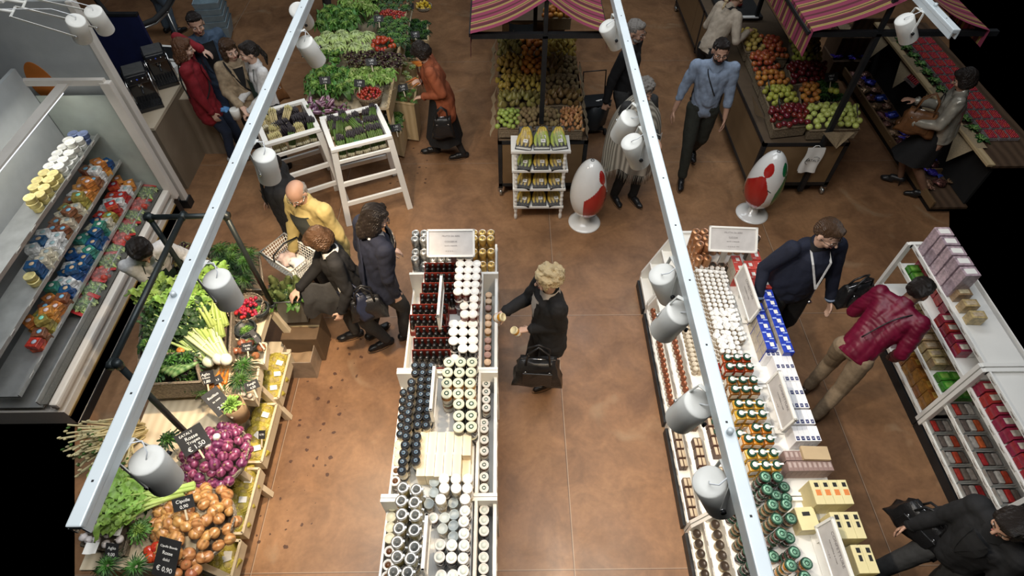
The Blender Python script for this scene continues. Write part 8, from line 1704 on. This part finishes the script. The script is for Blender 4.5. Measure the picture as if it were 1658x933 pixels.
for s in (-1, 1): b = MB(); b.cyl((s * .14, -.08, .045), (s * .17, -.08, .045), .045, RUBBER, 16); b.build('wheel', t)
b = MB(); b.box((0, 0, .09), (.26, .2, .02), BLACKM); b.build('base', t)
p13 = person('grey curly-haired person wrapped in a striped shawl under the lamps', (1044, 146), -68, 1.64, lean=3, head=(6, 14, 0), Rh=(.16, .22, 1.0), Lh=(-.10, .30, 1.05), hair=H_GR, hairstyle='curly', top=C_GREY, topkind='sweater', hem=.46, male=False, seed=13, Rf=(.10, .0), Lf=(-.1, .1))
SHW = mat('striped_shawl', (.17, .15, .12), .95, kind='stripe', scale=9, col2=(.50, .46, .38), bump=.3, stretch=(.3, 1, 1)); b = MB(); h = 1.64
def shf(u, v):
 a = 2 * PI * u + PI / 2; rx = (.055 + .27 * math.sin(min(1, v * 1.15) * PI * .55)) * 1.0; ry = .05 + .21 * math.sin(min(1, v * 1.1) * PI * .55); z = 1.43 - .09 * v - .70 * v * v; z += -.22 * max(0, math.cos(a + .9)) * v - .16 * max(0, math.cos(a - 2.4)) * v; fr = math.sin(a * 9 + v * 4) * .010 * v
 return Vector((math.cos(a) * (rx + fr), math.sin(a) * (ry + fr) - .0, z))
b.grid(shf, 72, 22, SHW); sh = b.build('shawl', p13['t']); b = MB()
for i in range(110): u = i / 110; p = shf(u, 1.0); b.tube([p, p + Vector((.006 * math.sin(i), .006 * math.cos(i * 2), -.06)), p + Vector((.012 * math.sin(i * 3), 0, -.13))], .0026, SHW, 4)
b.build('fringe', sh); p = p13['M'] @ Vector((-.12, .28, 1.02)); t = thing('white_paper', 'white folded paper held by the shawl wearer', 'paper', p); b = MB(); b.grid(lambda u, v: Vector(((u - .5) * .10, .02 * math.sin(u * 8), (v - .5) * .16)), 8, 8, PAPER); b.build('sheet', t)
p14 = person('bearded man in light blue shirt and dark trousers walking between the stalls', (1167, 82), -100, 1.80, lean=2, head=(4, 4, 0), Rh=(.34, .06, .84), Lh=(-.26, .12, .82), Rf=(.06, .26), Lf=(-.08, -.28, .05), hair=H_DK, hairstyle='short', top=mat('chambray', (.24, .30, .40), .85, var=.12, scale=30), topkind='shirt', hem=.47, sleeve=.72, bottom=cloth('dark_green', (.022, .024, .018)), glasses=True, beard=True, seed=14, collar=mat('chambray', (0, 0, 0)))
strap(p14, [p14['up'](.07, -.05, .84), p14['up'](.075, .085, .80), p14['up'](-.02, .135, .70), p14['up'](-.06, .13, .66)], .012, C_BLK, 'lanyard')
p15 = person('shop worker in beige top and black apron leaning on the apple table', (1196, -6), 28, 1.68, lean=22, head=(0, 20, 0), Rh=(.24, .36, 1.12), Lh=(-.16, .34, .98), hair=H_BL, hairstyle='pony', top=mat('beige_knit', (.42, .35, .27), .9, var=.1, scale=30), topkind='sweater', hem=.50, male=False, seed=15, bottom=C_BLK, collar=C_BLK)
p16 = person('shopper in silver jacket and black skirt with high heels choosing raspberries', (1562, 128), 148, 1.64, lean=8, head=(0, 20, 0), Rh=(.10, .40, 1.10), Lh=(-.18, .34, 1.0), hair=H_DK, hairstyle='bob', top=mat('silver_satin', (.34, .32, .27), .32, .3, var=.3, scale=8), topkind='jacket', hem=.50, male=False, seed=16, bottomkind='skirt', bottom=C_BLK, shoe=C_LEA, heel=1, Rf=(.08, .10), Lf=(-.06, -.20), girth=1.1, skin=SKIN)
for o_ in p16['t'].children:
 if o_.name.startswith('tights'): o_.data.materials.clear(); o_.data.materials.append(mat('sheer_tights', (.20, .11, .07), .5))
p = P(1488, 196, 1.0); handbag('brown leather tote hanging from the silver jacket shoulder', p, (.34, .16, .26), R(-30), C_BRLEA, .22)
p17 = person('heavy man in navy sweater with a white lanyard beside the jam table', (1342, 378), -84, 1.80, lean=5, head=(24, 12, 0), Rh=(.36, .14, .96), Lh=(-.30, .20, .90), hair=H_BR, hairstyle='short', top=C_NAVY, topkind='sweater', hem=.47, glasses=True, seed=17, skin=SKIN2, girth=1.42, shirt=mat('pale_blue_cuff', (.30, .40, .58), .8), Rf=(.14, .05), Lf=(-.14, -.05), collar=C_BLK)
b = MB(); lp = [p17['up'](-.075, .0, .845), p17['up'](-.075, .15, .80), p17['up'](0, .25, .68), p17['up'](.075, .15, .80), p17['up'](.075, .0, .845)]
for i in range(4): b.bar(lp[i], lp[i + 1], .018, .003, C_WHT, up=(0, 1, .4))
b.bar(lp[2], p17['up'](.0, .275, .60), .010, .006, CHROME); b.cyl(p17['up'](.0, .275, .60), p17['up'](0, .295, .60), .018, CHROME, 14); b.build('lanyard', p17['t'])
p18 = person('person in maroon quilted jacket and khaki trousers bending to the shelves', (1489, 470), 32, 1.66, lean=34, head=(-14, 14, 0), Rh=(.20, .30, .80), Lh=(-.16, .46, .96), Rf=(.12, -.16), Lf=(-.12, .04), hair=H_DK, hairstyle='short', top=mat('maroon_quilt', (.13, .004, .024), .45, var=.2, scale=12), topkind='puffer', hem=.50, bottom=C_KHA, seed=18, girth=.95, skin=mat('skin_dark', (.16, .08, .05), .5), collar=mat('maroon_quilt', (0, 0, 0)), shoe=mat('dark_leather_shoe', (.035, .022, .018), .3))
p = P(1385, 472, 1.02); handbag('black shoulder bag behind the maroon jacket person', p, (.32, .12, .20), R(20), C_LEA, .10); strap(p18, [p18['up'](-.02, -.17, .62), p18['up'](.04, -.13, .76), p18['up'](.12, -.02, .84), p18['up'](.10, .10, .76)], .012, C_LEA)
p19 = person('shopper in black jacket at the near right corner, partly out of frame', (1640, 850), -165, 1.66, lean=6, head=(0, 20, 0), Rh=(.24, .16, .80), Lh=(-.24, .14, .84), Rf=(.08, .30), Lf=(-.10, -.20), hair=H_DK, hairstyle='bob', topkind='jacket', hem=.50, male=False, seed=19, bottom=C_GREY)
p = P(1495, 850, .85); handbag('black leather bag of the corner shopper', p, (.34, .14, .24), R(-60), C_LEA, .12)
p21 = person('person in pale jeans beyond the curved handrail, seen from the legs down', None, 60, 1.72, hair=H_BR, topkind='jacket', top=C_NAVY, hem=.5, bottom=cloth('pale_jeans', (.07, .10, .13)), seed=21, loc=Vector((*P(272, 58, 0).xy, 0)))
p22 = person('person in grey trousers beyond the salad stand, seen from the legs down', None, 20, 1.74, hair=H_DK, topkind='coat', top=C_GREY, hem=.5, bottom=C_GREY, seed=22, loc=Vector((*P(524, 30, 0).xy, 0)))
